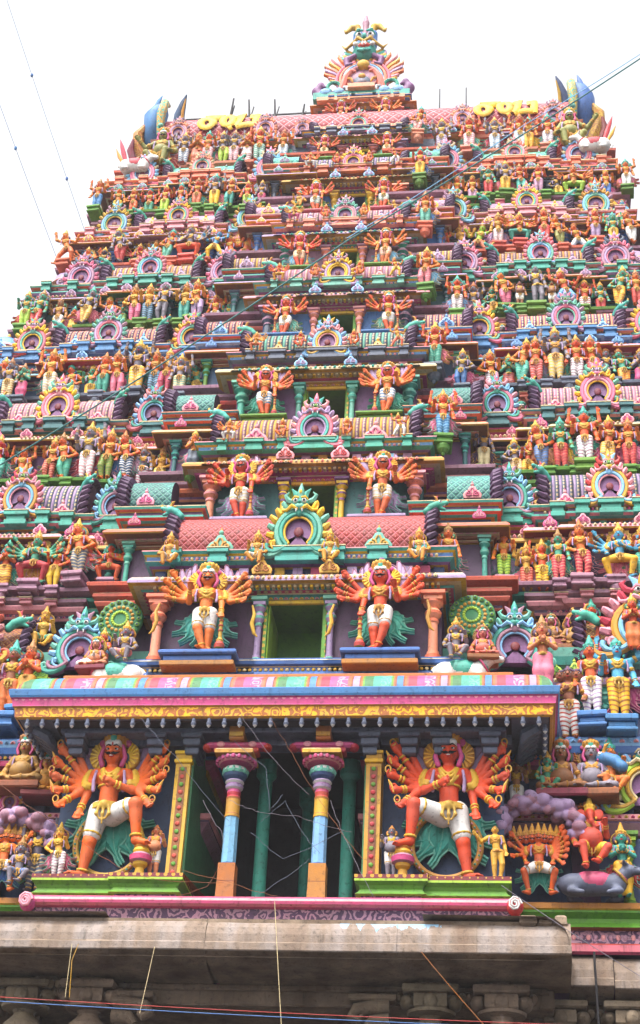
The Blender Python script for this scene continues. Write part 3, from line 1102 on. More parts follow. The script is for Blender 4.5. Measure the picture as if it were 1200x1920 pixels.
# ------------------------------------------------------------------ tower: mouldings swept along the plan
def sweep(B, path, prof):
    """path: plan points left to right (outside is -y); prof: (outward, z, mat of the strip up to the next point)"""
    n = len(path)
    nrm = []
    for i in range(n):
        ds = []
        for a, b in ((i - 1, i), (i, i + 1)):
            if a < 0 or b >= n:
                continue
            d = Vector((path[b][0] - path[a][0], path[b][1] - path[a][1])).normalized()
            ds.append(Vector((d.y, -d.x)))
        if len(ds) == 1:
            nrm.append(ds[0])
        else:
            m = ds[0] + ds[1]
            nrm.append(m / max(1 + ds[0].dot(ds[1]), .3))
    rows = [[(path[i][0] + nrm[i].x * d, path[i][1] + nrm[i].y * d, z) for i in range(n)] for d, z, _ in prof]
    for k in range(len(prof) - 1):
        V = rows[k] + rows[k + 1]
        B.add(V, [(i, i + 1, n + i + 1, n + i) for i in range(n - 1)], prof[k][2])

def barrel(B, u0, u1, yc, ry, z0, rz, mat, a0=-25, nseg=12, nu=1):
    """front half of a bulging wagon roof; UV in metres"""
    V, F, U = [], [], []
    arc = 0
    prev = None
    nu = max(2, int((u1 - u0) / .3))
    for j in range(nseg + 1):
        t = R(a0 + (100 - a0) * j / nseg)
        y, z = yc - ry * math.cos(t), z0 + rz * (math.sin(t) - math.sin(R(a0)))
        if prev:
            arc += math.hypot(y - prev[0], z - prev[1])
        prev = (y, z)
        for i in range(nu + 1):
            V.append((u0 + (u1 - u0) * i / nu, y, z))
            U.append((u0 + (u1 - u0) * i / nu, arc))
    for j in range(nseg):
        for i in range(nu):
            a = j * (nu + 1) + i
            F.append((a, a + 1, a + nu + 2, a + nu + 1))
    o = len(B.v)
    B.add(V, F, mat)
    for i, uv in enumerate(U):
        B.uv[o + i] = uv
    # end walls
    for e in (0, nu):
        B.add([V[j * (nu + 1) + e] for j in range(nseg + 1)] + [(V[e][0], yc + ry * .4, z0)], [tuple(range(nseg + 2))], 'plum')

def barrel_end(B, u, s, yc, ry, z0, rz, mat='plum'):
    """fan of dark feathers closing the end of a wagon roof"""
    out = []
    for j in range(13):
        t = R(-30 + 140 * j / 12)
        out.append((yc - ry * 1.12 * math.cos(t), z0 + rz * .42 + rz * 1.1 * (math.sin(t))))
    w = .10
    for j in range(13):
        y, z = out[j]
        B.tube([(u - s * w * .3, y + .10, z - .03), (u + s * w * .4, y - .03, z), (u + s * (w + .09), y - .07, z + .05), (u + s * (w + .06), y - .02, z + .12)], [.07, .085, .065, .015], mat, 6)
    V = [(u - s * .02, y, z) for y, z in out] + [(u + s * w, y, z) for y, z in out]
    n = 13
    B.add(V, [(j, j + 1, n + j + 1, n + j) for j in range(n - 1)] + [tuple(range(n)), tuple(range(n, 2 * n))], mat)

TIER = {  # ledge z, statue plane, sala centre, half width, panjara centre, outer panjara, corner, recess statue
    2: dict(S=18.8, Y=1.9, us=6.55, hs=1.45, up=4.4, u2=9.3, uk=11.2, ur=3.55, ledge='mauve', wall='plum', ent='crimson', eave='rose', mould='teal', band='rose', pil=('teal', 'mint'), blocks=('mint', 'ochre', 'lavender'), brl='ribs:slate-lavender', fin=('rose', 'magenta')),
    3: dict(S=22.5, Y=3.2, us=6.5, hs=1.5, up=4.15, u2=8.9, uk=10.4, ur=3.1, ledge='leaf', wall='purple', ent='maroon', eave='cream', mould='dark_teal', band='rose', pil=('dark_teal', 'teal'), blocks=('sky_blue', 'ochre', 'mint'), brl='ribs:mauve-rose', fin=('rose', 'magenta')),
    4: dict(S=25.9, Y=4.4, us=5.9, hs=1.38, up=3.72, u2=8.0, uk=9.5, ur=2.85, ledge='slate', wall='navy', ent='red', eave='rose', mould='blue', band='salmon', pil=('leaf', 'teal'), blocks=('coral', 'leaf', 'lavender'), brl='ribs:purple-salmon', fin=('sky_blue', 'blue')),
    5: dict(S=29.15, Y=5.5, us=5.35, hs=1.3, up=3.3, u2=7.35, uk=8.45, ur=2.55, ledge='leaf', wall='dark_teal', ent='dark_green', eave='salmon', mould='teal', band='rose', pil=('dark_teal', 'slate'), blocks=('mint', 'coral', 'sky_blue'), brl='ribs:mauve-gold', fin=('lavender', 'mauve')),
    6: dict(S=32.3, Y=6.6, us=5.05, hs=1.2, up=2.95, u2=7.0, uk=7.85, ur=2.3, ledge='coral', wall='blue', ent='mauve', eave='lavender', mould='rose', band='salmon', pil=('blue', 'slate'), blocks=('red', 'sky_blue', 'mint'), brl='lattice:mauve-lavender', fin=('yellow', 'rose')),
    7: dict(S=35.2, Y=7.5, us=4.75, hs=1.1, up=2.7, u2=6.65, uk=7.5, ur=2.1, ledge='leaf', wall='charcoal', ent='slate', eave='salmon', mould='coral', band='pink', pil=('slate', 'charcoal'), blocks=('coral', 'mint', 'sky_blue'), brl='lattice:teal-mint', fin=('mint', 'lavender')),
    8: dict(S=38.1, Y=8.6, us=4.4, hs=1.0, up=2.5, u2=6.3, uk=7.25, ur=1.9, ledge='salmon', wall='slate', ent='coral', eave='rose', mould='coral', band='salmon', pil=('rose', 'salmon'), blocks=('mint', 'coral', 'lavender'), brl='ribs:pink-coral', fin=('rose', 'salmon')),
}
CENT = {  # platform z, guardian plane, half width, door half width, centre u
    2: dict(f=16.41, Y=.45, wc=2.95, wd=.57, cu=.05, base='blue', wall='plum', ent='teal', eave='lavender', pil=('salmon', 'coral'), jamb=('lavender', 'mint'), mould='teal', blocks=('gold', 'lavender', 'magenta'), brl='lattice:crimson-pink', arch=('mint', 'teal', 'mint', 'yellow', 'teal'), door='leaf'),
    3: dict(f=20.5, Y=2.0, wc=2.45, wd=.5, cu=.03, base='lavender', wall='dark_teal', ent='magenta', eave='gold', pil=('salmon', 'rose'), jamb=('yellow', 'purple'), mould='teal', blocks=('gold', 'sky_blue', 'mauve'), brl='ribs:mauve-gold', arch=('pink', 'teal', 'rose', 'lavender', 'leaf'), door='leaf'),
    4: dict(f=24.23, Y=3.3, wc=2.2, wd=.49, cu=.02, base='leaf', wall='purple', ent='gold', eave='cream', pil=('teal', 'mint'), jamb=('mint', 'teal'), mould='slate', blocks=('gold', 'rose', 'slate'), brl='ribs:slate-mint', arch=('sky_blue', 'gold', 'sky_blue', 'rose', 'lavender'), door='leaf'),
    5: dict(f=27.8, Y=4.65, wc=1.95, wd=.44, cu=0.0, base='blue', wall='blue', ent='magenta', eave='rose', pil=('slate', 'mauve'), jamb=('salmon', 'rose'), mould='mint', blocks=('mint', 'rose', 'teal'), brl='ribs:rose-mauve', arch=('lavender', 'yellow', 'mauve', 'yellow', 'pink'), door='leaf'),
    6: dict(f=31.18, Y=5.9, wc=1.8, wd=.36, cu=-.05, base='leaf', wall='mauve', ent='teal', eave='lavender', pil=('teal', 'mauve'), jamb=('salmon', 'mauve'), mould='salmon', blocks=('sky_blue', 'ochre', 'rose'), brl='ribs:mauve-rose', arch=('mauve', 'rose', 'lavender', 'mint', 'lavender'), door='leaf'),
    7: dict(f=34.4, Y=7.1, wc=1.6, wd=.38, cu=-.05, base='pink', wall='blue', ent='slate', eave='gold', pil=('coral', 'salmon'), jamb=('yellow', 'gold'), mould='coral', blocks=('sky_blue', 'mint', 'rose'), brl='ribs:slate-lavender', arch=('mauve', 'pink', 'rose', 'yellow', 'slate'), door='navy'),
    8: dict(f=37.72, Y=8.3, wc=1.5, wd=.34, cu=-.1, base='leaf', wall='dark_teal', ent='charcoal', eave='rose', pil=('mauve', 'lavender'), jamb=('coral', 'rose'), mould='slate', blocks=('sky_blue', 'rose', 'mint'), brl='scroll:brown-salmon', arch=('pink', 'mint', 'rose', 'salmon', 'slate'), door='dark_green'),
    9: dict(f=40.35, Y=9.4, wc=1.25, wd=.3, cu=-.1, base='ochre', wall='dark_teal', ent='teal', eave='salmon', pil=('mauve', 'salmon'), jamb=('teal', 'mint'), mould='blue', blocks=('salmon', 'rose', 'mint'), brl=None, arch=None, door='dark_green'),
}
ORD = {1: 'first', 2: 'second', 3: 'third', 4: 'fourth', 5: 'fifth', 6: 'sixth', 7: 'seventh', 8: 'eighth', 9: 'ninth'}

tower = thing('temple_tower', 'tall tapering temple gateway tower covered with brightly painted storeys, barrel roofs and horseshoe gables', 'temple tower', (0, 0, 0))

def arch_at(parent, u, y, z, w, cols, hgt=1.0):
    m = {}
    for nm, col in zip(('pink', 'mint', 'rose', 'gold', 'leaf'), cols):
        m[ARCH_SLOTS.index(nm)] = col
    return inst(ARCH, parent, m, Matrix.Translation((u, y, z)) @ Matrix.Diagonal((w, w, w * hgt, 1)), 'gable_arch')

NFIN = 0
def finial_at(parent, u, y, z, w, cols):
    return inst(FINIAL, parent, {0: cols[0], 1: cols[1]}, Matrix.Translation((u, y, z)) @ Matrix.Diagonal((w, w, w, 1)), 'roof_finial')

def pil_at(parent, u, y, z, h, w, cols):
    return inst(PILASTER, parent, {0: cols[1], 1: cols[0]}, Matrix.Translation((u, y, z)) @ Matrix.Diagonal((w, w, h, 1)), 'pilaster')

def blocks(B, u0, u1, y, z0, z1, cols, step=.28, w=.15):
    n = max(1, int((u1 - u0) / step))
    for i in range(n):
        u = u0 + (u1 - u0) * (i + .5) / n
        B.box(u - w / 2, u + w / 2, y - .10, y + .02, z0, z1, cols[i % len(cols)], .015)

def bracket(B, u, y, z, w, mat, drop=True):
    """stepped pedestal under a statue, with a rounded pendant below"""
    B.box(u - w, u + w, y - .26, y + .22, z - .09, z - .002, mat, .02)
    B.box(u - w * .82, u + w * .82, y - .21, y + .2, z - .16, z - .09, mat, .01)
    B.box(u - w * .95, u + w * .95, y - .24, y + .2, z - .22, z - .16, mat, .02)
    if drop:
        B.ball((u, y - .10, z - .25), (w * .7, .13, .15), mat, 12, 6)
        B.ball((u, y - .10, z - .40), (w * .2, .05, .06), mat, 8, 5)

FL = {2: ('teal', 'mauve', 'mint', 'sky_blue', 'teal'), 3: ('pink', 'teal', 'rose', 'sky_blue', 'leaf'), 4: ('pink', 'mint', 'rose', 'yellow', 'lavender'),
      5: ('mauve', 'lavender', 'slate', 'pink', 'gold'), 6: ('sky_blue', 'mint', 'mauve', 'gold', 'mint'), 7: ('pink', 'rose', 'cream', 'sky_blue', 'leaf'), 8: ('pink', 'salmon', 'rose', 'coral', 'lavender')}
FS = {2: ('gold', 'sky_blue', 'red', 'rose', 'leaf'), 3: ('pink', 'rose', 'mint', 'yellow', 'lavender'), 4: ('lavender', 'pink', 'mauve', 'mint', 'leaf'), 5: ('mint', 'sky_blue', 'rose', 'pink', 'lavender'),
      6: ('pink', 'mint', 'rose', 'yellow', 'lavender'), 7: ('rose', 'mint', 'cream', 'salmon', 'mauve'), 8: ('mint', 'rose', 'lavender', 'pink', 'teal')}

def nose(B, u, y, z0, z1, w, mat, mat2='cream'):
    """a piece of moulding stepped forward under an ornament"""
    B.box(u - w / 2, u + w / 2, y - .10, y + .04, z0, z0 + (z1 - z0) * .35, mat, .012)
    B.box(u - w * .42, u + w * .42, y - .08, y + .04, z0 + (z1 - z0) * .35, z0 + (z1 - z0) * .65, mat, .0)
    B.box(u - w * .55, u + w * .55, y - .13, y + .04, z0 + (z1 - z0) * .65, z1 - .015, mat, .015)
    B.box(u - w * .57, u + w * .57, y - .14, y + .03, z1 - .013, z1 + .01, mat2)

def row(B, u0, u1, y, z, w, h, cols, step, round_=False):
    """a run of small raised ornaments along a moulding"""
    n = max(2, int((u1 - u0) / step))
    for j in range(n):
        u = u0 + (u1 - u0) * (j + .5) / n
        c = cols[j % len(cols)]
        if round_:
            B.ball((u, y, z + h / 2), (w / 2, .03, h / 2), c, 6, 4)
        else:
            B.add([(u - w / 2, y + .02, z), (u + w / 2, y + .02, z), (u + w / 2, y + .02, z + h * .6), (u, y + .02, z + h), (u - w / 2, y + .02, z + h * .6), (u, y - .035, z + h * .4)],
                  [(0, 1, 5), (1, 2, 5), (2, 3, 5), (3, 4, 5), (4, 0, 5)], c)

WY, KZ = {}, {}
for i_ in range(2, 9):
    WY[i_] = TIER[i_]['Y'] + .42
    H_ = (TIER[i_ + 1]['S'] - TIER[i_]['S']) if i_ < 8 else 3.0
    KZ[i_] = .275 * H_
def terrace(i):
    if i == 1:
        return 17.05
    H = (TIER[i + 1]['S'] - TIER[i]['S']) if i < 8 else 3.0
    return TIER[i]['S'] + .30 * H + .97 * KZ[i]

def wing_storey(i):
    q = TIER[i]
    S, W = q['S'], WY[i]
    H = (TIER[i + 1]['S'] - S) if i < 8 else 3.0
    us, hs, uk, ur = q['us'], q['hs'], q['uk'], q['ur']
    rec = .30
    half = [(ur + .42, W - .4), (ur + .42, W + rec), (q['up'] - .3, W + rec), (q['up'] - .3, W + rec - .10), (q['up'] + .3, W + rec - .10), (q['up'] + .3, W + rec), (us - hs, W + rec), (us - hs, W), (us - hs * .5, W), (us - hs * .5, W - .10), (us + hs * .5, W - .10), (us + hs * .5, W), (us + hs, W), (us + hs, W + rec),
            (uk - 1.15, W + rec), (uk - 1.15, W + .05), (uk, W + .05), (uk, 15.5)]
    ui = CENT[i + 1]['wc'] + .04
    half = [(ui, W + 3), (ui, W - .4)] + half
    B = MB()
    L, E0, k = q['ledge'], S + .30 * H, KZ[i]
    e = lambda d: E0 + d * k
    prof = [(.10, S - .66, q['wall']), (.22, S - .64, q['eave']), (.26, S - .60, 'cream'), (.24, S - .585, q['wall']), (.24, S - .52, q['band']), (.36, S - .48, q['band']), (.40, S - .41, q['band']), (.40, S - .385, 'cream'), (.36, S - .36, 'plum'), (.32, S - .33, L), (.44, S - .29, L), (.44, S - .215, 'cream'), (.43, S - .20, L), (.34, S - .18, L),
            (.34, S - .12, L), (.56, S - .09, L), (.58, S - .02, L), (.56, S, q['wall']), (.0, S + .001, q['wall']), (.0, E0, 'gold'), (.05, e(.01), q['ent']), (.06, e(.05), 'cream'), (.07, e(.065), q['ent']), (.12, e(.08), q['ent']),
            (.14, e(.13), 'cream'), (.20, e(.14), 'dots:rose-cream'), (.20, e(.17), q['ent']), (.40, e(.18), 'gold'), (.43, e(.21), q['eave']), (.42, e(.25), q['eave']), (.36, e(.32), 'cream'), (.345, e(.335), q['eave']), (.24, e(.385), q['eave']),
            (.16, e(.40), q['band']), (.14, e(.44), 'plum'), (.02, e(.45), 'navy'), (.02, e(.60), 'gold'), (.10, e(.61), q['mould']), (.16, e(.65), q['fin'][0]), (.24, e(.68), q['mould']), (.24, e(.73), 'cream'),
            (.20, e(.755), 'plum'), (.18, e(.84), 'gold'), (.20, e(.855), q['band']), (.27, e(.88), q['mould']), (.29, e(.93), 'cream'), (.29, e(.95), q['band']), (.26, e(.96), 'plum'), (-.10, e(.97), 'plum')]
    if i == 8:
        prof = prof[:[n_ for n_, t_ in enumerate(prof) if t_[0] == .0][1] + 1] + [(-.9, E0 + .01, 'slate')]
    def bay(pts, dz=0.0, swap=None):
        pr_ = [(d, z + dz, (swap or {}).get(m, m)) for d, z, m in prof]
        sweep(B, pts, pr_)
        sweep(B, [(-u, y) for u, y in pts[::-1]], pr_)
    alt = {L: q['pil'][0] if q['pil'][0] != L else 'mauve', q['eave']: q['fin'][0], q['band']: 'gold', q['mould']: q['fin'][1], q['ent']: 'plum'}
    alt2 = {L: 'mauve' if L != 'mauve' else 'coral', q['eave']: 'salmon' if q['eave'] != 'salmon' else 'lavender', q['band']: 'coral', q['ent']: 'brown'}
    b_ = W + rec
    bay([(ui, W + 3), (ui, W - .4), (ur + .42, W - .4), (ur + .42, b_ + .1)], -.10, alt2)
    bay([(ur + .40, b_), (q['up'] - .3, b_), (q['up'] - .3, b_ - .10), (q['up'] + .3, b_ - .10), (q['up'] + .3, b_), (us - hs + .02, b_)], -.14, alt)
    bay([(us - hs, b_ + .1), (us - hs, W), (us - hs * .5, W), (us - hs * .5, W - .10), (us + hs * .5, W - .10), (us + hs * .5, W), (us + hs, W), (us + hs, b_ + .1)])
    bay([(us + hs - .02, b_), (uk - 1.13, b_)], -.14, alt)
    bay([(uk - 1.15, b_ + .1), (uk - 1.15, W + .05), (uk, W + .05), (uk, 15.5)], -.06, alt2)
    zb = e(.97)
    for s in ((-1, 1) if i < 8 else ()):
        blocks(B, s * us - hs + .1, s * us + hs - .1, W - .06, e(.46), e(.60), q['blocks'], .32, .15)
        blocks(B, s * q['up'] - .45, s * q['up'] + .45, W + rec - .06, e(.46), e(.60), q['blocks'], .3, .14)
        blocks(B, s * q['u2'] - .4, s * q['u2'] + .4, W + rec, e(.46), e(.60), q['blocks'], .36, .15)
        blocks(B, s * (uk - .55) - .4, s * (uk - .55) + .4, W + .05, e(.46), e(.60), q['blocks'], .36, .15)
        for (a, b, y) in ((us - hs, us - hs * .5, W), (us - hs * .5, us + hs * .5, W - .10), (us + hs * .5, us + hs, W), (uk - 1.15, uk, W + .05), (ur + .45, us - hs - .02, W + rec)):
            n = int((b - a) / .11)
            for j in range(n):
                u = s * (a + (b - a) * (j + .5) / n)
                B.box(u - .028, u + .028, y - .26, y - .11, e(.078), e(.137), q['eave'] if j % 2 else 'gold')
        for j in range(-2, 3):
            bracket(B, s * us + j * hs * .40, q['Y'] - .04, S + (.06 if j == 0 else .0) + .002, .15 if j else .2, L, j == 0)
        for j in (-.78, -.42, 0, .42, .78):
            nose(B, s * us + j * hs, W - .27 - (.10 if abs(j) < .5 else 0), e(.60), e(.95), .30 if j else .5, q['mould'])
            nose(B, s * us + j * hs, W - .42 - (.10 if abs(j) < .5 else 0), S - .40, S - .27, .26, q['band'])
        for u in (q['up'], q['u2']):
            nose(B, s * u, W + rec - .36, e(.60), e(.95), .55, q['mould'])
            for j in (-.36, .36):
                nose(B, s * u + j, W + rec - .27, e(.60), e(.95), .22, q['mould'])
        for (a, b, y) in ((us - hs, us - hs * .5, W), (us - hs * .5, us + hs * .5, W - .10), (us + hs * .5, us + hs, W), (uk - 1.15, uk, W + .05), (ur + .45, us - hs - .02, W + rec), (us + hs + .02, uk - 1.17, W + rec)):
            a_, b_ = sorted((s * a, s * b))
            row(B, a_, b_, y - .43, e(.22), .085, .11 * k, (q['band'], 'cream'), .10)
            row(B, a_, b_, y - .205, e(.755), .07, .085 * k, ('cream', q['fin'][1]), .095, True)
            row(B, a_, b_, y - .345, S - .185, .07, .065, ('gold', q['band']), .10, True)
            row(B, a_, b_, y - .245, S - .585, .10, .07, (q['fin'][0], q['fin'][1]), .115)
        for u in (uk - .95, uk - .2):
            nose(B, s * u, W - .22, e(.60), e(.95), .26, q['mould'])
    st = B.build('storey_wall', tower)
    rz = max(.22, (S + H - .56 - zb) / 1.34)
    for s in ((-1, 1) if i < 8 else ()):
        # wagon roof over the side bay
        b = MB()
        yc, ry = W + .50, .60
        barrel(b, s * us - hs * .93, s * us + hs * .93, yc, ry, zb + .05, rz, q['brl'])
        sweep(b, [(s * us - hs * .97, yc + .4), (s * us - hs * .97, W), (s * us + hs * .97, W), (s * us + hs * .97, yc + .4)],
              [(.0, zb - .02, q['band']), (.04, zb, q['band']), (.06, zb + .04, 'cream'), (.03, zb + .06, 'plum'), (-.1, zb + .07, 'plum')])
        for f in (-1, 1):
            barrel_end(b, s * us + f * hs * .93, f, yc, ry, zb + .02, rz)
        b.build('barrel_roof', st, smooth=True)
        arch_at(st, s * us, W - .34, zb - .14, .84 * hs / 1.3, FS[i], 1.22)
        for j in (-1, 1):
            finial_at(st, s * us + j * hs * .66, W - .20, zb - .02, .46, q['fin'])
            finial_at(st, s * us + j * hs * .42, W - .45, e(.36), .34, q['fin'])
            finial_at(st, s * us + j * hs * .90, W - .36, e(.36), .34, q['fin'][::-1])
            inst(DRAGON, st, {}, Matrix.Translation((s * us + j * (hs * .95 + .10), W - .15, zb + rz * 1.2)) @ Matrix.Rotation((-.7 if j > 0 else PI + .7), 4, 'Z') @ Matrix.Scale(.50, 4), 'dragon_head')
            pil_at(st, s * us + j * (hs - .14), W - .10, S, E0 - S, .62, q['pil'])
            pil_at(st, s * us + j * hs * .5, W - .20, S, E0 - S, .5, q['pil'][::-1])
        # horseshoe gables over the recesses
        arch_at(st, s * q['up'], W + rec - .42, zb - .24, .92, FL[i], 1.22)
        for j in (-1, 1):
            finial_at(st, s * q['up'] + j * .34, W + rec - .36, e(.36), .31, q['fin'])
        arch_at(st, s * q['u2'], W + rec - .42, zb - .24, .92, FL[i], 1.22)
        for j in (-1, 1):
            finial_at(st, s * q['u2'] + j * .36, W + rec - .36, e(.36), .30, q['fin'])
        pil_at(st, s * (uk - .95), W - .04, S, E0 - S, .6, q['pil'])
        pil_at(st, s * (uk - .15), W - .04, S, E0 - S, .6, q['pil'])
        pil_at(st, s * q['up'], W + rec - .2, S - .14, E0 - S, .55, q['pil'])
        # square domed pavilion on the corner
        b = MB()
        b.lathe([(.55, 0, q['band']), (.55, .10, q['mould']), (.42, .14, q['mould']), (.42, .30, q['eave']), (.56, .34, q['eave']), (.50, .44, q['fin'][0]), (.46, .62, q['fin'][1]), (.30, .78, q['fin'][0]), (.10, .86, 'gold'), (.05, 1.05, 'gold'), (.0, 1.12, 'gold')],
                (s * (uk - .6), W + .5, zb), 16)
        b.build('corner_pavilion', st, smooth=True)
        finial_at(st, s * (uk - .6), W - .06, zb + .1, .46, q['fin'])
        finial_at(st, s * (uk - .2), W - .30, e(.36), .32, q['fin'])
        finial_at(st, s * (uk - .95), W - .30, e(.36), .32, q['fin'])
        # small roof beside the centre
        b = MB()
        barrel(b, s * ur - .5, s * ur + .5, W + .1, .58, zb + .02, rz * .8, 'lattice:dark_teal-mint' if i < 4 else q['brl'])
        barrel_end(b, s * (ur + .5), s, W + .1, .58, zb, rz * .8)
        b.build('barrel_roof', st, smooth=True)
        finial_at(st, s * (ur + .05), W - .56, zb, .44, q['fin'])
        finial_at(st, s * (ur + .2), W - .72, e(.36), .32, q['fin'][::-1])
        pil_at(st, s * (ur + .3), W - .50, S - .1, E0 - S + .1, .55, q['pil'])
    return st

WING = {i: wing_storey(i) for i in range(2, 9)}

def central_storey(i):
    q = CENT[i]
    f, Y, wc, wd, cu = q['f'], q['Y'], q['wc'], q['wd'], q['cu']
    H = (CENT[i + 1]['f'] - f) if i < 9 else 2.6
    W = Y + .45
    e0 = f + .36 * H
    k = .275 * H / 1.04
    kb = .72 + .1 * (H > 3.6)
    B = MB()
    L = q['base']
    back = W + 2.4
    path = [(cu - wc, back), (cu - wc, W), (cu + wc, W), (cu + wc, back)]
    q_ = lambda d: f - d * kb
    steps = [wd + .1, (wc + wd) / 2 - (wc - wd) * .27, (wc + wd) / 2 + (wc - wd) * .27]
    steps[0] = min(steps[0], steps[1] - .08)
    hp = [(0, 0), (steps[0], 0), (steps[0], .06), (steps[1], .06), (steps[1], .0), (steps[2], 0), (steps[2], .06), (max(wc - .12, steps[2] + .05), .06), (max(wc - .12, steps[2] + .05), 0), (wc, 0)]
    path = [(cu - wc, back)] + [(cu - u, W + d) for u, d in hp[1:][::-1]] + [(cu + u, W + d) for u, d in hp[1:]] + [(cu + wc, back)]
    sweep(B, path, [(.30, q_(.75), q['wall']), (.34, q_(.62), 'salmon' if i > 2 else 'ochre'), (.42, q_(.56), 'cream'), (.42, q_(.54), L), (.42, q_(.42), L), (.36, q_(.38), L), (.36, q_(.26), 'cream'), (.37, q_(.24), L), (.44, q_(.22), L), (.46, q_(.13), L), (.40, q_(.10), 'cream'), (.38, q_(.06), L), (.38, f - .02, q['wall']), (-.1, f - .01, q['wall'])])
    for s in (-1, 1):
        u = cu + s * (wc + wd) / 2 * 1.02
        w = (wc - wd) / 2 * .62
        B.box(u - w, u + w, Y - .30, W - .02, q_(.42), q_(.28), 'ochre' if i % 2 == 0 else L, .02)
        B.box(u - w * .92, u + w * .92, Y - .26, W - .02, q_(.28), q_(.13), L, .02)
        B.box(u - w * 1.05, u + w * 1.05, Y - .34, W - .02, q_(.13), f - .001, L, .03)
    # wall with the door opening, deep painted reveal
    B.box(cu - wc, cu - wd, W, W + 1.9, f - .02, e0, q['wall'])
    B.box(cu + wd, cu + wc, W, W + 1.9, f - .02, e0, q['wall'])
    dt = f + .355 * H
    B.box(cu - wd + .002, cu + wd - .002, W, W + 1.9, dt, e0 - .002, q['ent'])
    d = q['door']
    B.box(cu - wd - .001, cu - wd + .03, W + .05, W + 1.8, f - .02, dt, 'lime' if i < 7 else d)
    B.box(cu + wd - .03, cu + wd + .001, W + .05, W + 1.8, f - .02, dt, d)
    B.box(cu - wd + .03, cu + wd - .03, W + .05, W + 1.8, dt - .03, dt - .002, d)
    B.box(cu - wd + .03, cu + wd - .03, W + 1.25, W + 1.3, f - .02, dt - .03, d)
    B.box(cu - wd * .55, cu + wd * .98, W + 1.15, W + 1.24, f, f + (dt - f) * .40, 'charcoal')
    B.box(cu - wd - .05, cu + wd + .05, W - .06, W + .02, dt - .06, dt + .02, 'yellow', .01)
    # entablature, eave, frieze, moulding
    A = e0
    a = lambda d: A + d * k
    sweep(B, path, [(.0, A, 'gold'), (.06, a(.01), q['ent']), (.08, a(.06), q['ent']), (.14, a(.08), 'cream'), (.14, a(.11), 'dots:magenta-cream'), (.24, a(.12), q['ent']), (.26, a(.17), 'cream'), (.40, a(.18), 'gold'), (.50, a(.20), q['eave']), (.50, a(.25), q['eave']),
                    (.45, a(.33), 'cream'), (.43, a(.35), q['eave']), (.32, a(.41), q['eave']), (.20, a(.44), 'red'), (.18, a(.48), 'navy'), (.05, a(.49), 'navy'), (.05, a(.68), 'gold'), (.12, a(.69), 'purple'), (.17, a(.73), q['mould']), (.22, a(.76), q['mould']), (.26, a(.79), 'gold'), (.22, a(.82), 'blue'),
                    (.22, a(.88), 'sky_blue'), (.23, a(.90), 'yellow'), (.28, a(.93), q['mould']), (.32, a(.985), 'rose'), (.32, a(1.01), q['mould']), (.28, a(1.03), 'plum'), (-.04, a(1.04), 'plum')])
    B.box(cu - wc + .02, cu + wc - .02, W + .02, back, a(.95), a(1.04) - .004, 'plum')
    n = int(2 * wc / .11)
    for j in range(n):
        u = cu - wc + 2 * wc * (j + .5) / n
        B.box(u - .03, u + .03, W - .37, W - .25, a(.125), a(.172), 'yellow' if j % 2 else 'cream')
    blocks(B, cu - wc + .15, cu + wc - .15, W - .06, a(.50), a(.67), q['blocks'], .36, .2)
    for u, w in ((0, .9), (-wc * .56, .4), (wc * .56, .4), (-wc * .86, .22), (wc * .86, .22), (-wc * .3, .2), (wc * .3, .2)):
        nose(B, cu + u, W - .30, a(.69), a(1.0), w * (1 if i < 5 else .8), q['mould'])
    row(B, cu - wc + .05, cu + wc - .05, W - .50, a(.205), .10, .13 * k, (q['pil'][0], 'cream'), .115)
    row(B, cu - wc + .05, cu + wc - .05, W - .225, a(.82), .08, .07 * k, ('cream', 'rose'), .105, True)
    row(B, cu - wc, cu + wc, W - .365, q_(.375), .085, .09 * kb, ('gold', 'cream'), .105, True)
    row(B, cu - wc, cu + wc, W - .345, q_(.62), .11, .06, ('rose', 'lavender'), .13)
    row(B, cu - wc + .05, cu + wc - .05, W - .085, a(.015), .09, .05 * k, ('yellow', 'rose'), .105)
    if q['brl'] is None:
        B.box(cu - wc * .8, cu + wc * .8, W + .1, W + .9, a(1.04), a(1.3), 'brown')
    st = B.build('central_bay', tower)
    top = a(1.04)
    b = MB()
    for s in (-1, 1):
        pil_at(st, cu + s * (wc - .16), W - .18, f, e0 - f, .95, q['pil'])
        pil_at(st, cu + s * (wd + .16), W - .10, f, e0 - f, .62, q['jamb'])
        b2 = MB()
        b2.box(cu + s * (wd + .035) - .035, cu + s * (wd + .035) + .035, W - .05, W + .04, f, dt, 'dots:leaf-gold')
        b2.build('door_jamb', st)
    if q['brl']:
        nf = CENT[i + 1]['f']
        rz = max(.25, (nf - .46 - top) / 1.34)
        yc, ry = W + .56, .66
        barrel(b, cu - wc * .90, cu + wc * .90, yc, ry, top + .06, rz, q['brl'])
        sweep(b, [(cu - wc * .93, yc), (cu - wc * .93, W + .06), (cu + wc * .93, W + .06), (cu + wc * .93, yc)],
              [(.0, top - .02, q['mould']), (.05, top, 'mauve'), (.08, top + .05, 'mauve'), (.03, top + .08, 'plum'), (-.1, top + .09, 'plum')])
        for e in (-1, 1):
            barrel_end(b, cu + e * wc * .90, e, yc, ry, top + .03, rz)
        b.build('barrel_roof', st, smooth=True)
        aw = {2: 1.2, 3: 1.0, 4: .88, 5: .84, 6: .80, 7: .76, 8: .74}[i]
        arch_at(st, cu, W - .34, top - .30, aw, q['arch'], 1.18)
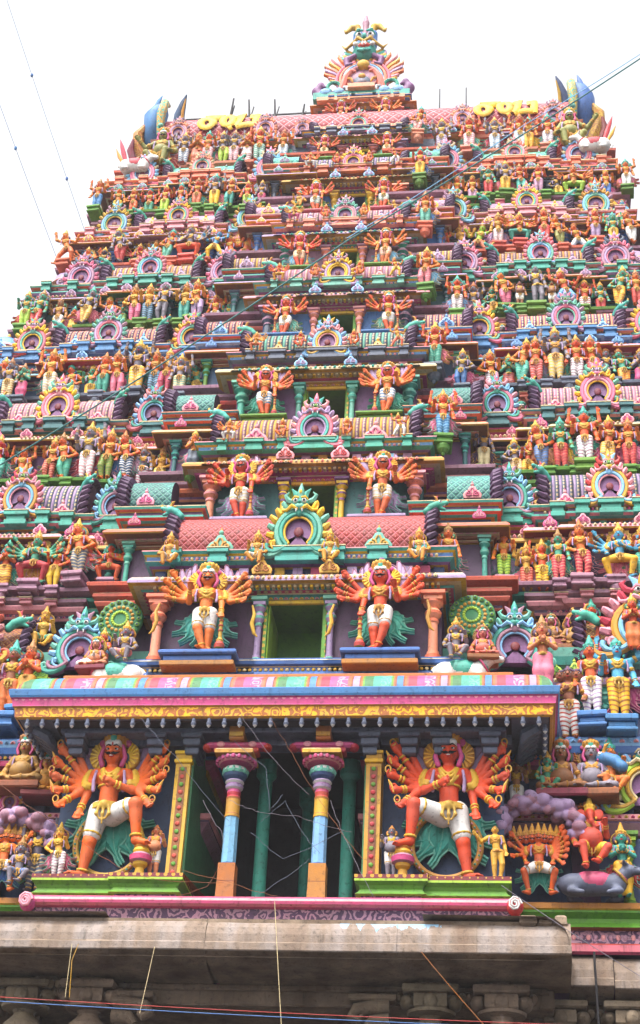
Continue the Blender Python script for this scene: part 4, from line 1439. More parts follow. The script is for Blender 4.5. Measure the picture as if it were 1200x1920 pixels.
        for s in (-1, 1):
            finial_at(st, cu + s * wc * .56, W - .20, top - .05, .62 if i < 4 else .46, ('mint', 'gold') if i == 2 else ('rose', 'magenta') if i in (3, 5) else ('gold', 'cream') if i == 4 else ('lavender', 'sky_blue'))
            finial_at(st, cu + s * (wd + .12), W - .45, a(.38), .46 if i < 4 else .36, ('gold', 'ochre') if i == 2 else ('rose', 'red') if i == 3 else ('sky_blue', 'lavender'))
            if i < 7:
                inst(DRAGON, st, {}, Matrix.Translation((cu + s * (wc * .93 + .1), W + .05, top + rz * 1.5)) @ Matrix.Rotation(0 if s > 0 else PI, 4, 'Z') @ Matrix.Scale(.5, 4), 'dragon_head')
    return st

CEN = {i: central_storey(i) for i in range(2, 10)}

# solid core behind every storey, and the terraces the roofs stand on
B = MB()
lv = [(1, 14.9, terrace(1))] + [(i, TIER[i]['S'] - .64, terrace(i)) for i in range(2, 8)] + [(8, TIER[8]['S'] - .64, 39.9)]
for n_, (i, z0, z1) in enumerate(lv):
    y = 1.6 if i == 1 else WY[i]
    uk = 13.4 if i == 1 else TIER[i]['uk'] - .06
    B.box(-uk, uk, y + .42, 15.4 - .05 * n_, z0, z1 - .005, 'plum')
    if n_ + 1 < len(lv):
        nx = lv[n_ + 1]
        B.box(-TIER[nx[0]]['uk'] + .3, TIER[nx[0]]['uk'] - .3, WY[nx[0]] + .06, 15.0 - .05 * n_, z1 - .01, nx[1] + .05, 'plum')
B.build('tower_core', tower)

# ------------------------------------------------------------------ lowest painted storey: side walls
W1 = 1.6
B = MB()
PROF1 = [(.30, 10.80, 'magenta'), (.36, 10.84, 'pink'), (.36, 10.96, 'red'), (.30, 11.0, 'scroll:plum-mauve'), (.28, 11.24, 'brown'), (.42, 11.26, 'leaf'), (.34, 11.36, 'leaf'), (.34, 11.44, 'leaf'), (.46, 11.52, 'leaf'),
                (.46, 11.56, 'gold'), (.50, 11.58, 'ochre'), (.50, 11.68, 'brown'), (.46, 11.70, 'slate'), (.0, 11.701, 'navy'), (.0, 13.1, 'magenta'), (.10, 13.12, 'mauve'), (.16, 13.2, 'mauve'), (.26, 13.3, 'plum'), (.26, 13.34, 'rose'), (.30, 13.36, 'rose'), (.30, 13.46, 'navy'),
                (.0, 13.47, 'slate'), (.0, 14.3, 'gold'), (.12, 14.32, 'gold'), (.14, 14.42, 'magenta'), (.28, 14.46, 'magenta'), (.30, 14.56, 'slate'), (.24, 14.60, 'blue'), (.36, 14.68, 'blue'), (.40, 14.8, 'sky_blue'), (.44, 14.95, 'blue'), (.40, 14.99, 'navy'),
                (.0, 15.0, 'navy'), (.0, 16.0, 'gold'), (.08, 16.02, 'magenta'), (.12, 16.12, 'cream'), (.3, 16.16, 'lavender'), (.34, 16.24, 'lavender'), (.26, 16.34, 'mauve'), (.12, 16.4, 'plum'), (.02, 16.42, 'plum'), (.02, 16.62, 'mint'), (.14, 16.68, 'teal'), (.2, 16.84, 'mint'), (.24, 17.02, 'plum'), (-2.0, 17.05, 'plum')]
for path in ([(-13.5, 15.4), (-13.5, W1 + .3), (-8.6, W1 + .3), (-8.6, W1), (-1.72, W1), (-1.72, 5.0)], [(1.72, 5.0), (1.72, W1), (8.6, W1), (8.6, W1 + .3), (13.5, W1 + .3), (13.5, 15.4)]):
    sweep(B, path, PROF1)
for s in (-1, 1):
    a_, b_ = sorted((s * 4.4, s * 8.6))
    row(B, a_, b_, W1 - .295, 14.58, .09, .10, ('gold', 'rose'), .11, True)
    row(B, a_, b_, W1 - .34, 16.2, .09, .12, ('rose', 'cream'), .11)
    row(B, a_, b_, W1 - .305, 13.37, .10, .09, ('gold', 'magenta'), .12)
    row(B, a_, b_, W1 - .285, 11.05, .10, .12, ('mauve', 'rose'), .13, True)
    row(B, a_, b_, W1 - .445, 14.86, .10, .08, ('sky_blue', 'rose'), .13)
    blocks(B, min(s * 4.4, s * 8.6), max(s * 4.4, s * 8.6), W1 - .02, 13.5, 14.25, ('navy', 'slate'), .3, .2)
    blocks(B, min(s * 4.4, s * 8.6), max(s * 4.4, s * 8.6), W1 - .02, 11.75, 13.05, ('navy', 'plum'), .7, .5)
    for u in (5.25, 5.85, 7.9):
        blocks(B, s * u - .25, s * u + .25, W1, 16.43, 16.52, ('leaf', 'yellow', 'red'), .25, .12)
ST1 = B.build('storey_wall', tower)
for s in (-1, 1):
    for u in (6.15, 7.6):
        pil_at(ST1, s * u, W1 - .16, 15.0, 1.0, .55, ('teal', 'mint'))
    pil_at(ST1, s * 6.42, W1 - .2, 11.7, 1.4, .8, ('lime', 'leaf'))
    arch_at(ST1, s * 6.85, W1 - .30, 13.45, 1.25, ('lime', 'gold', 'sky_blue', 'cream', 'teal'), 1.0)
    for u, c in ((5.42, ('magenta', 'rose', 'sky_blue', 'gold', 'gold')), (6.02, ('gold', 'sky_blue', 'red', 'ochre', 'gold'))):
        arch_at(ST1, s * u, W1 - .34, 13.46, .46, c, 1.0)
    for u in (5.2, 5.6):
        finial_at(ST1, s * u, W1 - .36, 16.36, .36, ('lime', 'leaf'))
    finial_at(ST1, s * 6.0, W1 - .36, 16.36, .36, ('rose', 'magenta'))
    # wagon roof with the great gable at the edge of the picture
    b = MB()
    barrel(b, s * 7.3 - 1.5, s * 7.3 + 1.5, W1 + .5, .6, 16.85, .75, 'lattice:brown-gold')
    barrel_end(b, s * 5.8, -s, W1 + .5, .6, 16.85, .75)
    b.build('barrel_roof', ST1, smooth=True)
    arch_at(ST1, s * 7.05, W1 - .32, 16.7, 1.65, ('gold', 'sky_blue', 'red', 'rose', 'leaf'), .95)
    arch_at(ST1, s * 4.45, W1 - .35, 16.45, 1.15, FL[2], 1.05)
    inst(DRAGON, ST1, {}, Matrix.Translation((s * 5.85, W1 - .2, 17.75)) @ Matrix.Rotation(0 if s < 0 else PI, 4, 'Z') @ Matrix.Scale(.55, 4), 'dragon_head')
    inst(DRAGON, ST1, {0: 'blue', 1: 'teal'}, Matrix.Translation((s * 6.1, W1 - .5, 14.45)) @ Matrix.Rotation(PI / 2 + s * 1.2, 4, 'Z') @ Matrix.Scale(.7, 4), 'dragon_head')

# ------------------------------------------------------------------ porch over the gateway
B = MB()
# ledge bands
sweep(B, [(-4.25, 1.9), (-4.25, -.20), (4.33, -.20), (4.33, 1.9)],
      [(-.05, 10.80, 'scroll:plum-mauve'), (-.02, 11.06, 'magenta'), (.05, 11.08, 'pink'), (.10, 11.12, 'magenta'), (.11, 11.17, 'rose'), (.09, 11.22, 'magenta'), (.05, 11.26, 'mauve'), (-2.1, 11.27, 'mauve')])
PORCH = B.build('porch_base', tower)
for s, rot in ((-1, 0.3), (1, -0.2)):
    b = MB()
    u = -4.27 if s < 0 else 4.35
    b.ball((u, -.26, 11.12), (.15, .15, .17), 'magenta' if s < 0 else 'red', 12, 8)
    sp = [(u + (.12 - .006 * i) * math.cos(R(50 * i)), -.42, 11.12 + (.13 - .006 * i) * math.sin(R(50 * i))) for i in range(18)]
    b.tube(sp, .035 if s < 0 else .018, 'rose' if s < 0 else 'white', 6)
    b.build('scroll_knob', PORCH, smooth=True)

def panel(u0, u1):
    B = MB()
    um = u0 + (u1 - u0) * (.56 if u0 < 0 else .42)
    pth = [(u0, 1.9), (u0, .08), (um, .08), (um, 0.0), (u1, 0.0), (u1, 1.9)] if u0 < 0 else [(u0, 1.9), (u0, 0.0), (um, 0.0), (um, .08), (u1, .08), (u1, 1.9)]
    sweep(B, pth, [(.0, 11.30, 'scroll:plum-mauve'), (.0, 11.38, 'lime'), (.10, 11.39, 'leaf'), (.05, 11.44, 'leaf'), (.02, 11.50, 'leaf'), (.05, 11.56, 'leaf'), (.12, 11.62, 'lime'), (.12, 11.66, 'dots:maroon-gold'), (.12, 11.74, 'brown'), (-1.5, 11.741, 'brown')])
    B.box(u0, u1, .72, 1.7, 11.7, 14.7, 'navy')
    return B.build('panel_wall', PORCH)
panel(-4.22, -1.66)
panel(1.66, 4.18)
for s in (-1, 1):
    b = MB()
    c = s * 1.80
    b.box(c - .14, c + .14, .18, .74, 11.742, 14.0, 'gold', .01)
    b.box(c - .07, c + .07, .165, .2, 11.78, 13.92, 'brown')
    for k in range(14):
        b.ball((c, .16, 11.86 + k * .155), (.045, .02, .045), 'leaf' if k % 2 else 'red', 8, 5)
    b.box(c - .17, c + .17, .14, .74, 14.0, 14.08, 'yellow', .015)
    b.box(c - .15, c + .15, .17, .74, 14.08, 14.18, 'gold', .01)
    b.box(c - .17, c + .17, .14, .74, 14.18, 14.25, 'yellow', .015)
    b.build('panel_frame', PORCH)
    b = MB()
    b.box(c - s * .14 - .04, c - s * .14 + .04, .3, 3.9, 11.28, 14.6, 'dark_green')
    b.build('side_jamb', PORCH)
# dark room behind the pillars
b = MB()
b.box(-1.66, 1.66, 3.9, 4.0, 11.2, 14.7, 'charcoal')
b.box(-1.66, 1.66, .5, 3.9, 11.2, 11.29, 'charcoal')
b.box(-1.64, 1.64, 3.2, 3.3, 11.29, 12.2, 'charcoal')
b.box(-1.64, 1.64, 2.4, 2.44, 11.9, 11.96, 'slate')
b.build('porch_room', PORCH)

def porch_pillar(u):
    B = MB()
    y = .12
    B.lathe([(.15, 11.27, 'brown'), (.165, 11.3, 'ochre'), (.155, 11.62, 'brown'), (.155, 11.64, 'ochre'), (.155, 11.97, 'ochre')], (u, y, 0), sq=True)
    B.lathe([(.135, 11.97, 'blue'), (.135, 12.0, 'sky_blue'), (.13, 12.88, 'sky_blue')], (u, y, 0), 8)
    B.lathe([(.138, 12.88, 'gold'), (.138, 12.93, 'ochre'), (.13, 12.95, 'gold'), (.13, 13.22, 'ochre'), (.138, 13.26, 'red'), (.12, 13.29, 'red'), (.13, 13.36, 'magenta'), (.12, 13.42, 'white'), (.16, 13.45, 'lavender'), (.17, 13.50, 'purple'),
             (.15, 13.53, 'white'), (.18, 13.57, 'lavender'), (.16, 13.60, 'navy'), (.21, 13.66, 'navy'), (.23, 13.72, 'mint'), (.24, 13.78, 'white'), (.21, 13.84, 'mint'), (.16, 13.87, 'magenta'), (.30, 13.91, 'rose'), (.36, 13.96, 'mauve'), (.36, 14.0, 'plum'), (.2, 14.03, 'plum')], (u, y, 0), 20)
    for k in range(20):
        t = 2 * PI * k / 20
        B.ball((u + .35 * math.cos(t), y + .35 * math.sin(t), 13.97), (.045, .045, .05), 'magenta', 6, 4)
    for k in range(12):
        t = 2 * PI * k / 12
        B.ball((u + .215 * math.cos(t), y + .215 * math.sin(t), 13.77), (.04, .04, .07), 'mint', 6, 4)
    B.lathe([(.36, 14.03, 'gold'), (.36, 14.10, 'cream'), (.33, 14.13, 'cream')], (u, y, 0), sq=True)
    p = B.build('porch_pillar', PORCH, smooth=True)
    b = MB()
    b.box(u - .42, u + .42, y - .14, y + .14, 14.131, 14.24, 'red', .03)
    b.box(u - .56, u + .56, y - .13, y + .13, 14.24, 14.36, 'magenta', .04)
    for s in (-1, 1):
        b.ball((u + s * .56, y, 14.28), (.1, .14, .08), 'red', 10, 6)
        b.ball((u + s * .30, y - .13, 14.3), (.08, .03, .06), 'rose', 8, 5)
    b.box(u - .14, u + .14, y - .22, y + .22, 14.36, 14.64, 'ochre', .02)
    b.box(u - .13, u + .13, y - .25, y - .21, 14.42, 14.5, 'gold')
    b.build('corbel', p)
for u in (-.78, .86):
    porch_pillar(u)
for u, y in ((-.42, 1.5), (1.22, 1.5), (.25, 2.9)):
    b = MB()
    b.lathe([(.15, 11.28, 'teal'), (.13, 11.5, 'teal'), (.125, 14.2, 'teal'), (.2, 14.3, 'teal'), (.2, 14.6, 'teal')], (u, y, 0), 14)
    b.build('inner_column', PORCH, smooth=True)

# ceiling, beams, corbels and hanging buds
b = MB()
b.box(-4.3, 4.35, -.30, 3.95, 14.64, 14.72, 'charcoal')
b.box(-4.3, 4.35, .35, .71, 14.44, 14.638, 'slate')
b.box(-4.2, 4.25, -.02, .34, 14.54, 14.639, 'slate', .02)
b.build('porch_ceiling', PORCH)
for u in (-3.9, -2.35, -1.65, 1.72, 2.45, 3.05, 3.95):
    b = MB()
    b.box(u - .16, u + .16, .0, .7, 14.30, 14.438, 'slate', .02)
    b.box(u - .13, u + .13, .1, .7, 14.16, 14.30, 'slate', .02)
    b.box(u - .2, u + .2, -.06, .5, 14.44, 14.538, 'slate', .02)
    b.build('corbel', PORCH)
b = MB()
for k in range(34):
    u = -4.75 + k * 9.6 / 33
    b.lathe([(.035, .10, 'slate'), (.035, .03, 'slate'), (.055, .01, 'slate'), (.04, -.04, 'white'), (.0, -.09, 'white')], (u, -.42, 14.53), 8)
for s in (-1, 1):
    for k in range(7):
        b.lathe([(.035, .10, 'slate'), (.035, .03, 'slate'), (.055, .01, 'slate'), (.04, -.04, 'white'), (.0, -.09, 'white')], (s * 4.9 + .06, -.1 + k * .28, 14.53), 8)
b.build('hanging_buds', PORCH, smooth=True)
b = MB()
pe = [(-5.03, 2.4), (-5.03, -.5), (5.13, -.5), (5.13, 2.4)]
sweep(b, pe, [(-.95, 14.60, 'charcoal'), (-.80, 14.66, 'slate'), (-.10, 14.645, 'charcoal'), (-.08, 14.63, 'gold'), (-.03, 14.66, 'scroll:ochre-yellow'), (-.01, 14.84, 'gold'), (.03, 14.86, 'magenta'), (.03, 14.885, 'dots:magenta-rose'), (.05, 15.0, 'magenta'), (.08, 15.02, 'blue'),
               (.10, 15.06, 'dots:blue-sky_blue'), (.12, 15.17, 'blue'), (.08, 15.20, 'blue'), (.0, 15.22, 'blue')])
b.box(-4.4, 4.5, .2, 2.4, 15.70, 15.745, 'ochre')
b.box(-4.3, 4.4, -.04, .2, 15.66, 15.76, 'ochre', .02)
EAVE = b.build('porch_eave', PORCH)
for s in (-1, 1):   # feathered edge under the ends of the eave
    b = MB()
    for k in range(9):
        y = .1 + k * .22
        x = (s * 4.55 + .05) - s * .02 * k
        b.tube([(x + s * .25, y - .1, 14.62), (x, y, 14.52), (x - s * .08, y + .1, 14.40)], [.10, .12, .04], 'slate', 6)
    b.build('feathered_soffit', PORCH, smooth=True)
# curved painted roof of the eave, panel by panel
b = MB()
prof = [(.0, 15.22), (-.02, 15.30), (-.08, 15.42), (-.18, 15.53), (-.32, 15.62), (-.5, 15.68), (-.62, 15.70)]
seq = []
u = -5.2
k = 0
while u < 5.3:
    main = [('teal', 'dark_green'), ('magenta', 'red')][k % 2]
    for w, m in ((.03, 'ochre'), (.03, 'brown'), (.12, 'blue' if k % 2 else 'lavender'), (.03, 'brown'), (.03, 'ochre'), (.04, 'coral' if k % 2 else 'leaf'), (.16, main[1]), (.14, main[0]), (.20, 'scroll:%s-%s' % (main[0], 'rose' if k % 2 else 'mint')), (.04, 'coral' if k % 2 else 'leaf')):
        seq.append((u, u + w, m))
        u += w
    k += 1
for a, c, m in seq:
    for (d0, z0), (d1, z1) in zip(prof, prof[1:]):
        L0, R0, L1, R1 = -5.03 - d0, 5.13 + d0, -5.03 - d1, 5.13 + d1
        q = [(max(a, L0), -.5 - d0, z0), (min(c, R0), -.5 - d0, z0), (min(c, R1), -.5 - d1, z1), (max(a, L1), -.5 - d1, z1)]
        if q[1][0] - q[0][0] < .001 and q[2][0] - q[3][0] < .001:
            continue
        if q[1][0] < q[0][0]:
            q[1] = q[0] = (min(max(q[0][0], L0), R0), q[0][1], q[0][2])
        if q[2][0] < q[3][0]:
            q[2] = q[3] = (min(max(q[3][0], L1), R1), q[3][1], q[3][2])
        b.add(q, [(0, 1, 2, 3)], m)
for s, x in ((-1, -5.03), (1, 5.13)):
    for (d0, z0), (d1, z1) in zip(prof, prof[1:]):
        for j in range(8):
            y0a, y1a = -.5 - d0 + j * .36, -.5 - d0 + j * .36 + .36
            y0b, y1b = -.5 - d1 + j * .36, -.5 - d1 + j * .36 + .36
            b.add([(x + s * d0, y0a, z0), (x + s * d0, y1a, z0), (x + s * d1, y1b, z1), (x + s * d1, y0b, z1)], [(0, 1, 2, 3)], ('teal', 'rose', 'sky_blue')[j % 3])
b.build('curved_roof', EAVE)

# ------------------------------------------------------------------ granite gateway below
B = MB()
lip = [(-15, 1.15), (-5.25, 1.15), (-5.25, -.60), (5.28, -.60), (5.28, 1.15), (15, 1.15)]
STONE = [(-1.75, 10.06, 'granite'), (-.5, 10.08, 'granite'), (-.12, 10.16, 'granite'), (-.02, 10.19, 'stained'), (.0, 10.21, 'stained'), (.0, 10.33, 'stained'), (-.02, 10.345, 'granite'), (-.045, 10.36, 'stained'), (-.05, 10.5, 'stained'), (-.09, 10.62, 'stained'), (-.16, 10.72, 'stained'), (-.26, 10.80, 'stained'), (-.4, 10.84, 'granite'), (-2.5, 10.86, 'granite')]
r_ = random.Random(21)
sweep(B, [(-15, 1.15), (-5.25, 1.15)], STONE)
sweep(B, [(5.28, 1.15), (6.05, 1.15)], STONE)
sweep(B, [(6.065, 1.19), (7.6, 1.18)], [(d, z - .03, m) for d, z, m in STONE])
sweep(B, [(7.61, 1.15), (15, 1.15)], STONE)
sweep(B, [(-5.25, 1.15), (-5.25, -.585)], STONE)
sweep(B, [(5.28, -.585), (5.28, 1.15)], STONE)
cuts = [-5.25, -3.9, -2.62, -.95, .72, 2.35, 3.7, 5.28]
for a_, b_ in zip(cuts, cuts[1:]):        # the ledge is laid from separate slabs, none quite in line
    dy, dz_ = r_.uniform(-.007, .007), r_.uniform(-.006, .006)
    n = 6
    pth = [(a_ + .002 + (b_ - a_ - .004) * j / n, -.6 + dy + r_.uniform(-.007, .007)) for j in range(n + 1)]
    sweep(B, pth, [(d, z + dz_ + (r_.uniform(-.008, .008) if 10.3 < z < 10.8 else 0), m) for d, z, m in STONE])
B.box(-5.2, 5.23, -.42, 1.1, 10.13, 10.80, 'granite')
# broken corner on the right
for k, (x, w, h_) in enumerate(((4.42, .30, .10), (4.75, .22, .05), (5.02, .2, .12))):
    B.box(x, x + w, -.5 + .02 * k, -.2, 10.72, 10.80 + h_, 'granite', .04)
B.box(-5.0, 5.0, 1.0, 3.0, 9.72, 10.07, 'granite', .03)          # frieze beam across the gateway
B.box(-4.9, 4.9, .9, 1.0, 9.96, 10.06, 'granite', .02)
B.box(-15, -4.4, 1.9, 12, 0, 10.1, 'granite')
B.box(4.4, 15, 1.9, 12, 0, 10.1, 'granite')
B.box(-4.4, 4.4, 3.0, 12, 7.6, 10.0, 'granite')
B.box(-4.4, -2.3, 1.5, 12, 0, 8.8, 'granite')
B.box(2.3, 4.4, 1.5, 12, 0, 8.8, 'granite')
GATE = B.build('granite_gateway', tower)
def stone_pillar(u, y, ztop, w=.42):
    b = MB()
    z = ztop
    b.box(u - w * 1.35, u + w * 1.35, y - w * 1.1, y + .6, z - .14, z - .002, 'granite', .03)
    b.box(u - w * .8, u + w * .8, y - w * .9, y + .6, z - .40, z - .14, 'granite', .03)
    for s in (-1, 1):
        b.ball((u + s * w * 1.1, y - .05, z - .26), (w * .42, .25, .14), 'granite', 10, 6)
        b.ball((u + s * w * 1.5, y, z - .16), (w * .25, .2, .09), 'granite', 8, 5)
    b.ball((u, y - w * .8, z - .3), (w * .4, .16, .16), 'granite', 8, 6)
    b.lathe([(w * .6, -.50, 'granite'), (w * 1.15, -.47, 'granite'), (w * 1.2, -.42, 'granite'), (w * .7, -.40, 'granite')], (u, y, z), 20)
    b.lathe([(w * .62, -1.0, 'granite'), (w * .95, -.9, 'granite'), (w * .95, -.75, 'granite'), (w * .6, -.62, 'granite'), (w * .5, -.56, 'granite'), (w * .6, -.50, 'granite')], (u, y, z), 20)
    b.lathe([(w * .8, -z, 'granite'), (w * .62, -z + .6, 'granite'), (w * .6, -1.0, 'granite')], (u, y, z), 8)
    b.build('stone_pillar', GATE, smooth=True)
for u in (-4.37, -3.2, 2.87, 4.09):
    stone_pillar(u, .80, 9.99, .36)
for u in (5.1, 6.35, 7.6, -5.6, -6.9):
    stone_pillar(u, 1.75, 10.02, .36)
for u, s in ((-2.45, 1), (1.85, -1)):      # rolled brackets reaching in under the beam
    b = MB()
    b.box(u - .42, u + .42, .62, 1.0, 9.74, 9.86, 'granite', .03)
    b.tube([(u - s * .3, .78, 9.66), (u, .78, 9.64), (u + s * .28, .78, 9.60), (u + s * .36, .78, 9.48), (u + s * .24, .78, 9.42), (u + s * .16, .78, 9.50)], [.13, .13, .12, .10, .08, .06], 'granite', 10, flat=1.6)
    b.tube([(u - s * .3, .78, 9.42), (u + s * .0, .78, 9.40), (u + s * .1, .78, 9.28)], [.13, .12, .08], 'granite', 10, flat=1.5)
    b.build('carved_bracket', GATE, smooth=True)
for u in (4.05, -4.0, -3.2, 2.87):         # lotus bosses and ribs above the pillars
    b = MB()
    b.box(u - .2, u + .2, .58, 1.02, 10.0, 10.07, 'granite', .02)
    for k in range(5):
        b.tube([(u - .24 + .12 * k, .60, 10.0), (u - .27 + .135 * k, .50, 9.92), (u - .25 + .125 * k, .52, 9.84)], [.06, .07, .04], 'granite', 8)
    b.build('lotus_boss', GATE, smooth=True)
# two water spouts of black stain: a drain pipe on the right
b = MB()
b.tube([(5.72, .98, 10.75), (5.72, 1.0, 10.5), (5.73, 1.05, 10.3), (5.75, 1.1, 9.2)], .022, 'charcoal', 8)
b.build('drain_pipe', GATE, smooth=True)
B = MB()
pc = MB()
pc.box(-13.4, -1.7, 1.75, 15.3, 10.12, 16.7, 'plum')
pc.box(1.7, 13.4, 1.75, 15.3, 10.12, 16.7, 'plum')
pc.box(-1.7, 1.7, 4.0, 15.3, 10.12, 16.7, 'plum')
pc.box(-4.3, 4.35, 1.2, 4.0, 14.73, 15.69, 'plum')
pc.box(-2.9, 2.9, 1.0, 4.0, 15.75, 16.36, 'plum')
pc.build('tower_core', tower)

# ------------------------------------------------------------------ great barrel roof
B = MB()
barrel(B, -6.55, 6.55, 10.05, 1.05, 39.82, 1.02, 'tiles:crimson-rose', nseg=18)
sweep(B, [(-6.7, 10.4), (-6.7, 9.15), (6.7, 9.15), (6.7, 10.4)], [(.0, 38.9, 'slate'), (.0, 39.3, 'coral'), (.08, 39.32, 'salmon'), (.12, 39.42, 'coral'), (.2, 39.5, 'cream'), (.2, 39.54, 'coral'), (.12, 39.6, 'salmon'), (.2, 39.7, 'brown'), (.22, 39.78, 'dots:brown-gold'), (.1, 39.86, 'pink'), (-.2, 39.87, 'plum')])
ROOF = B.build('barrel_roof', tower, smooth=True)
for u in (-6.0, -3.15, 3.15, 6.0, 1.75, -1.95):
    big = abs(u) > 2.5
    arch_at(ROOF, u, 8.82, 39.52, .72 if big else .55, ('rose', 'lavender', 'mauve', 'salmon', 'slate'), 1.25)
    for k in (-1, 1):
        finial_at(ROOF, u + k * .34, 8.74, 39.30, .38, ('sky_blue', 'lavender'))
for u in (-4.6, 4.55, -2.4, 2.4):
    pil_at(ROOF, u, 8.95, 38.15, 1.1, .6, ('slate', 'lavender'))

def roof_pt(u, b_, off):
    t = R(-14 + 62 * b_)
    return (u, 10.05 - (1.05 + off) * math.cos(t), 39.82 + (1.02 + off) * math.sin(t) + 1.02 * math.sin(R(25)))
def letters(u0, name):
    """yellow padded letters of the roof"""
    b = MB()
    def stroke(pts, w):
        P = [roof_pt(u0 + x, z, .07) for x, z in pts]
        b.tube(P, w, 'yellow', 8, flat=.34)
    ring = lambda cx, cz, rx, rz: [(cx + rx * math.cos(R(a)), cz + rz * math.sin(R(a))) for a in range(0, 361, 30)]
    w = .125
    stroke(ring(.33, .40, .20, .22), w)
    stroke([(.25, .78), (.45, .86), (.70, .90), (.84, .82)], w * .8)
    stroke([(.50, .55), (.62, .60), (.75, .74)], w)
    stroke([(.52, .34), (.63, .42)], w * .9)
    stroke(ring(1.02, .50, .17, .27), w)
    stroke([(1.05, .12), (1.16, .18)], w)
    stroke([(1.36, .88), (1.43, .66), (1.40, .40), (1.30, .20)], w)
    stroke([(1.30, .16), (1.5, .22), (1.7, .24), (1.9, .22)], w)
    stroke([(1.44, .84), (1.56, .80)], w * .9)
    stroke([(1.92, .14), (1.94, .5), (1.93, .92)], w)
    stroke([(1.78, .88), (1.80, .5)], w * .7)
    b.build(name, ROOF, smooth=True)
letters(-5.45, 'lettering')
letters(3.48, 'lettering')

# horned end gables of the roof, seen from the side
for s in (-1, 1):
    b = MB()
    x = s * 6.95
    b.tube([(x, 10.2, 39.9), (x + s * .02, 9.6, 40.5), (x + s * .02, 9.35, 41.1), (x - s * .05, 9.55, 41.6), (x - s * .12, 9.9, 41.95)], [.36, .40, .38, .30, .05], 'blue', 12, flat=1.3)
    b.tube([(x + s * .1, 9.3, 41.2), (x - s * .05, 9.2, 41.8), (x - s * .12, 9.3, 42.2)], [.12, .08, .01], 'blue', 8)
    b.tube([(x - s * .30, 9.0, 40.0), (x - s * .32, 8.8, 40.8), (x - s * .34, 9.0, 41.5), (x - s * .34, 9.5, 41.9)], [.10, .16, .15, .06], 'scroll:gold-teal', 8)
    for k in range(6):
        b.ball((x - s * .34, 8.82 + .03 * k * k * .3, 40.3 + .25 * k), (.09, .06, .09), 'rose' if k % 2 else 'mint', 8, 5)
    b.tube([(x + s * .25, 9.6, 39.4), (x + s * .48, 9.4, 39.9), (x + s * .50, 9.3, 40.4), (x + s * .28, 9.3, 40.75), (x + s * .12, 9.3, 40.6)], [.25, .22, .18, .12, .05], 'scroll:ochre-gold', 8)
    b.tube([(x + s * .50, 9.3, 39.1), (x + s * .66, 9.2, 39.6), (x + s * .58, 9.1, 40.0)], [.12, .12, .04], 'maroon', 8)
    # horn
    b.tube([(s * 6.35, 10.6, 41.1), (s * 6.45, 10.4, 41.7), (s * 6.42, 10.2, 42.2), (s * 6.28, 10.0, 42.6), (s * 6.18, 9.9, 42.85)], [.20, .22, .18, .10, .02], 'navy', 10)
    b.tube([(s * 6.22, 10.42, 41.1), (s * 6.30, 10.2, 41.7), (s * 6.27, 10.0, 42.2), (s * 6.18, 9.86, 42.6)], [.05, .06, .05, .02], 'gold', 8)
    b.build('horned_gable', ROOF, smooth=True)

# ------------------------------------------------------------------ crest with the great lion mask
S = Sculpt()
cx, cy = -.2, 10.0
pt = lambda x, y, z: (cx + x, cy + y, z)
ph = lambda x, y, z: (cx + x * .66, cy + y, z)
S.ell(pt(0, .1, 43.0), (.72, .30, .92), 0, .1)
S.ell(pt(0, -.2, 43.75), (.22, .16, .2), 5, .05)
S.ell(ph(0, 0, 44.55), (.40, .36, .45), 1, .08)
for s in (-1, 1):
    S.cap(ph(s * .33, 0, 44.9), ph(s * .38, 0, 45.45), .20, .17, 2, .05)
    S.ell(ph(s * .31, -.22, 45.22), (.115, .08, .12), 3, .01)
    S.ell(ph(s * .29, -.295, 45.21), (.058, .035, .062), 4, .01)
    S.chain([ph(s * .12, -.24, 45.42), ph(s * .34, -.24, 45.46), ph(s * .55, -.15, 45.30)], [.04, .06, .02], 1, .02)
    S.chain([ph(s * .3, 0, 45.5), ph(s * .45, 0, 45.85), ph(s * .72, 0, 45.86), ph(s * 1.0, -.05, 45.58), ph(s * 1.12, -.05, 45.72)], [.10, .12, .10, .06, .02], 5, .03)
    S.chain([ph(s * .04, -.38, 44.75), ph(s * .32, -.36, 44.92), ph(s * .6, -.25, 44.76), ph(s * .95, -.12, 44.66), ph(s * 1.22, -.08, 44.90)], [.05, .06, .06, .05, .015], 5, .02)
    S.ell(ph(s * .44, -.33, 44.66), (.09, .07, .085), 3, .02)
    for q in range(4):
        S.chain([ph(s * (.55 + .1 * q), 0, 44.5 - .1 * q), ph(s * (.85 + .08 * q), -.02, 44.6 - .12 * q), ph(s * (1.0 + .06 * q), -.02, 44.78 - .12 * q)], [.08, .07, .015], 1 if q % 2 else 5, .02)
    S.chain([ph(s * .5, -.1, 44.3), ph(s * .9, -.1, 44.12), ph(s * .85, -.15, 43.8), ph(s * .6, -.2, 43.85)], [.10, .11, .08, .05], 6, .03)
    S.chain([pt(s * 1.0, .1, 42.6), pt(s * 1.35, .05, 42.45), pt(s * 1.55, .05, 42.80), pt(s * 1.42, 0, 43.05), pt(s * 1.28, -.05, 42.92)], [.20, .22, .17, .11, .05], 6, .05)
S.chain([ph(0, .0, 45.0), ph(0, -.02, 45.6), ph(0, 0, 46.05), ph(0, 0, 46.4)], [.08, .09, .12, .05], 7, .03)
S.ell(ph(0, -.36, 45.0), (.09, .10, .13), 1, .03)
S.ell(ph(0, -.32, 44.58), (.20, .10, .12), 8, .02)
S.chain([ph(-.3, -.3, 44.4), ph(0, -.36, 44.3), ph(.3, -.3, 44.4)], [.05, .07, .05], 1, .02)
S.cap(ph(-.07, -.41, 44.66), ph(-.07, -.41, 44.56), .035, .022, 3, .01)
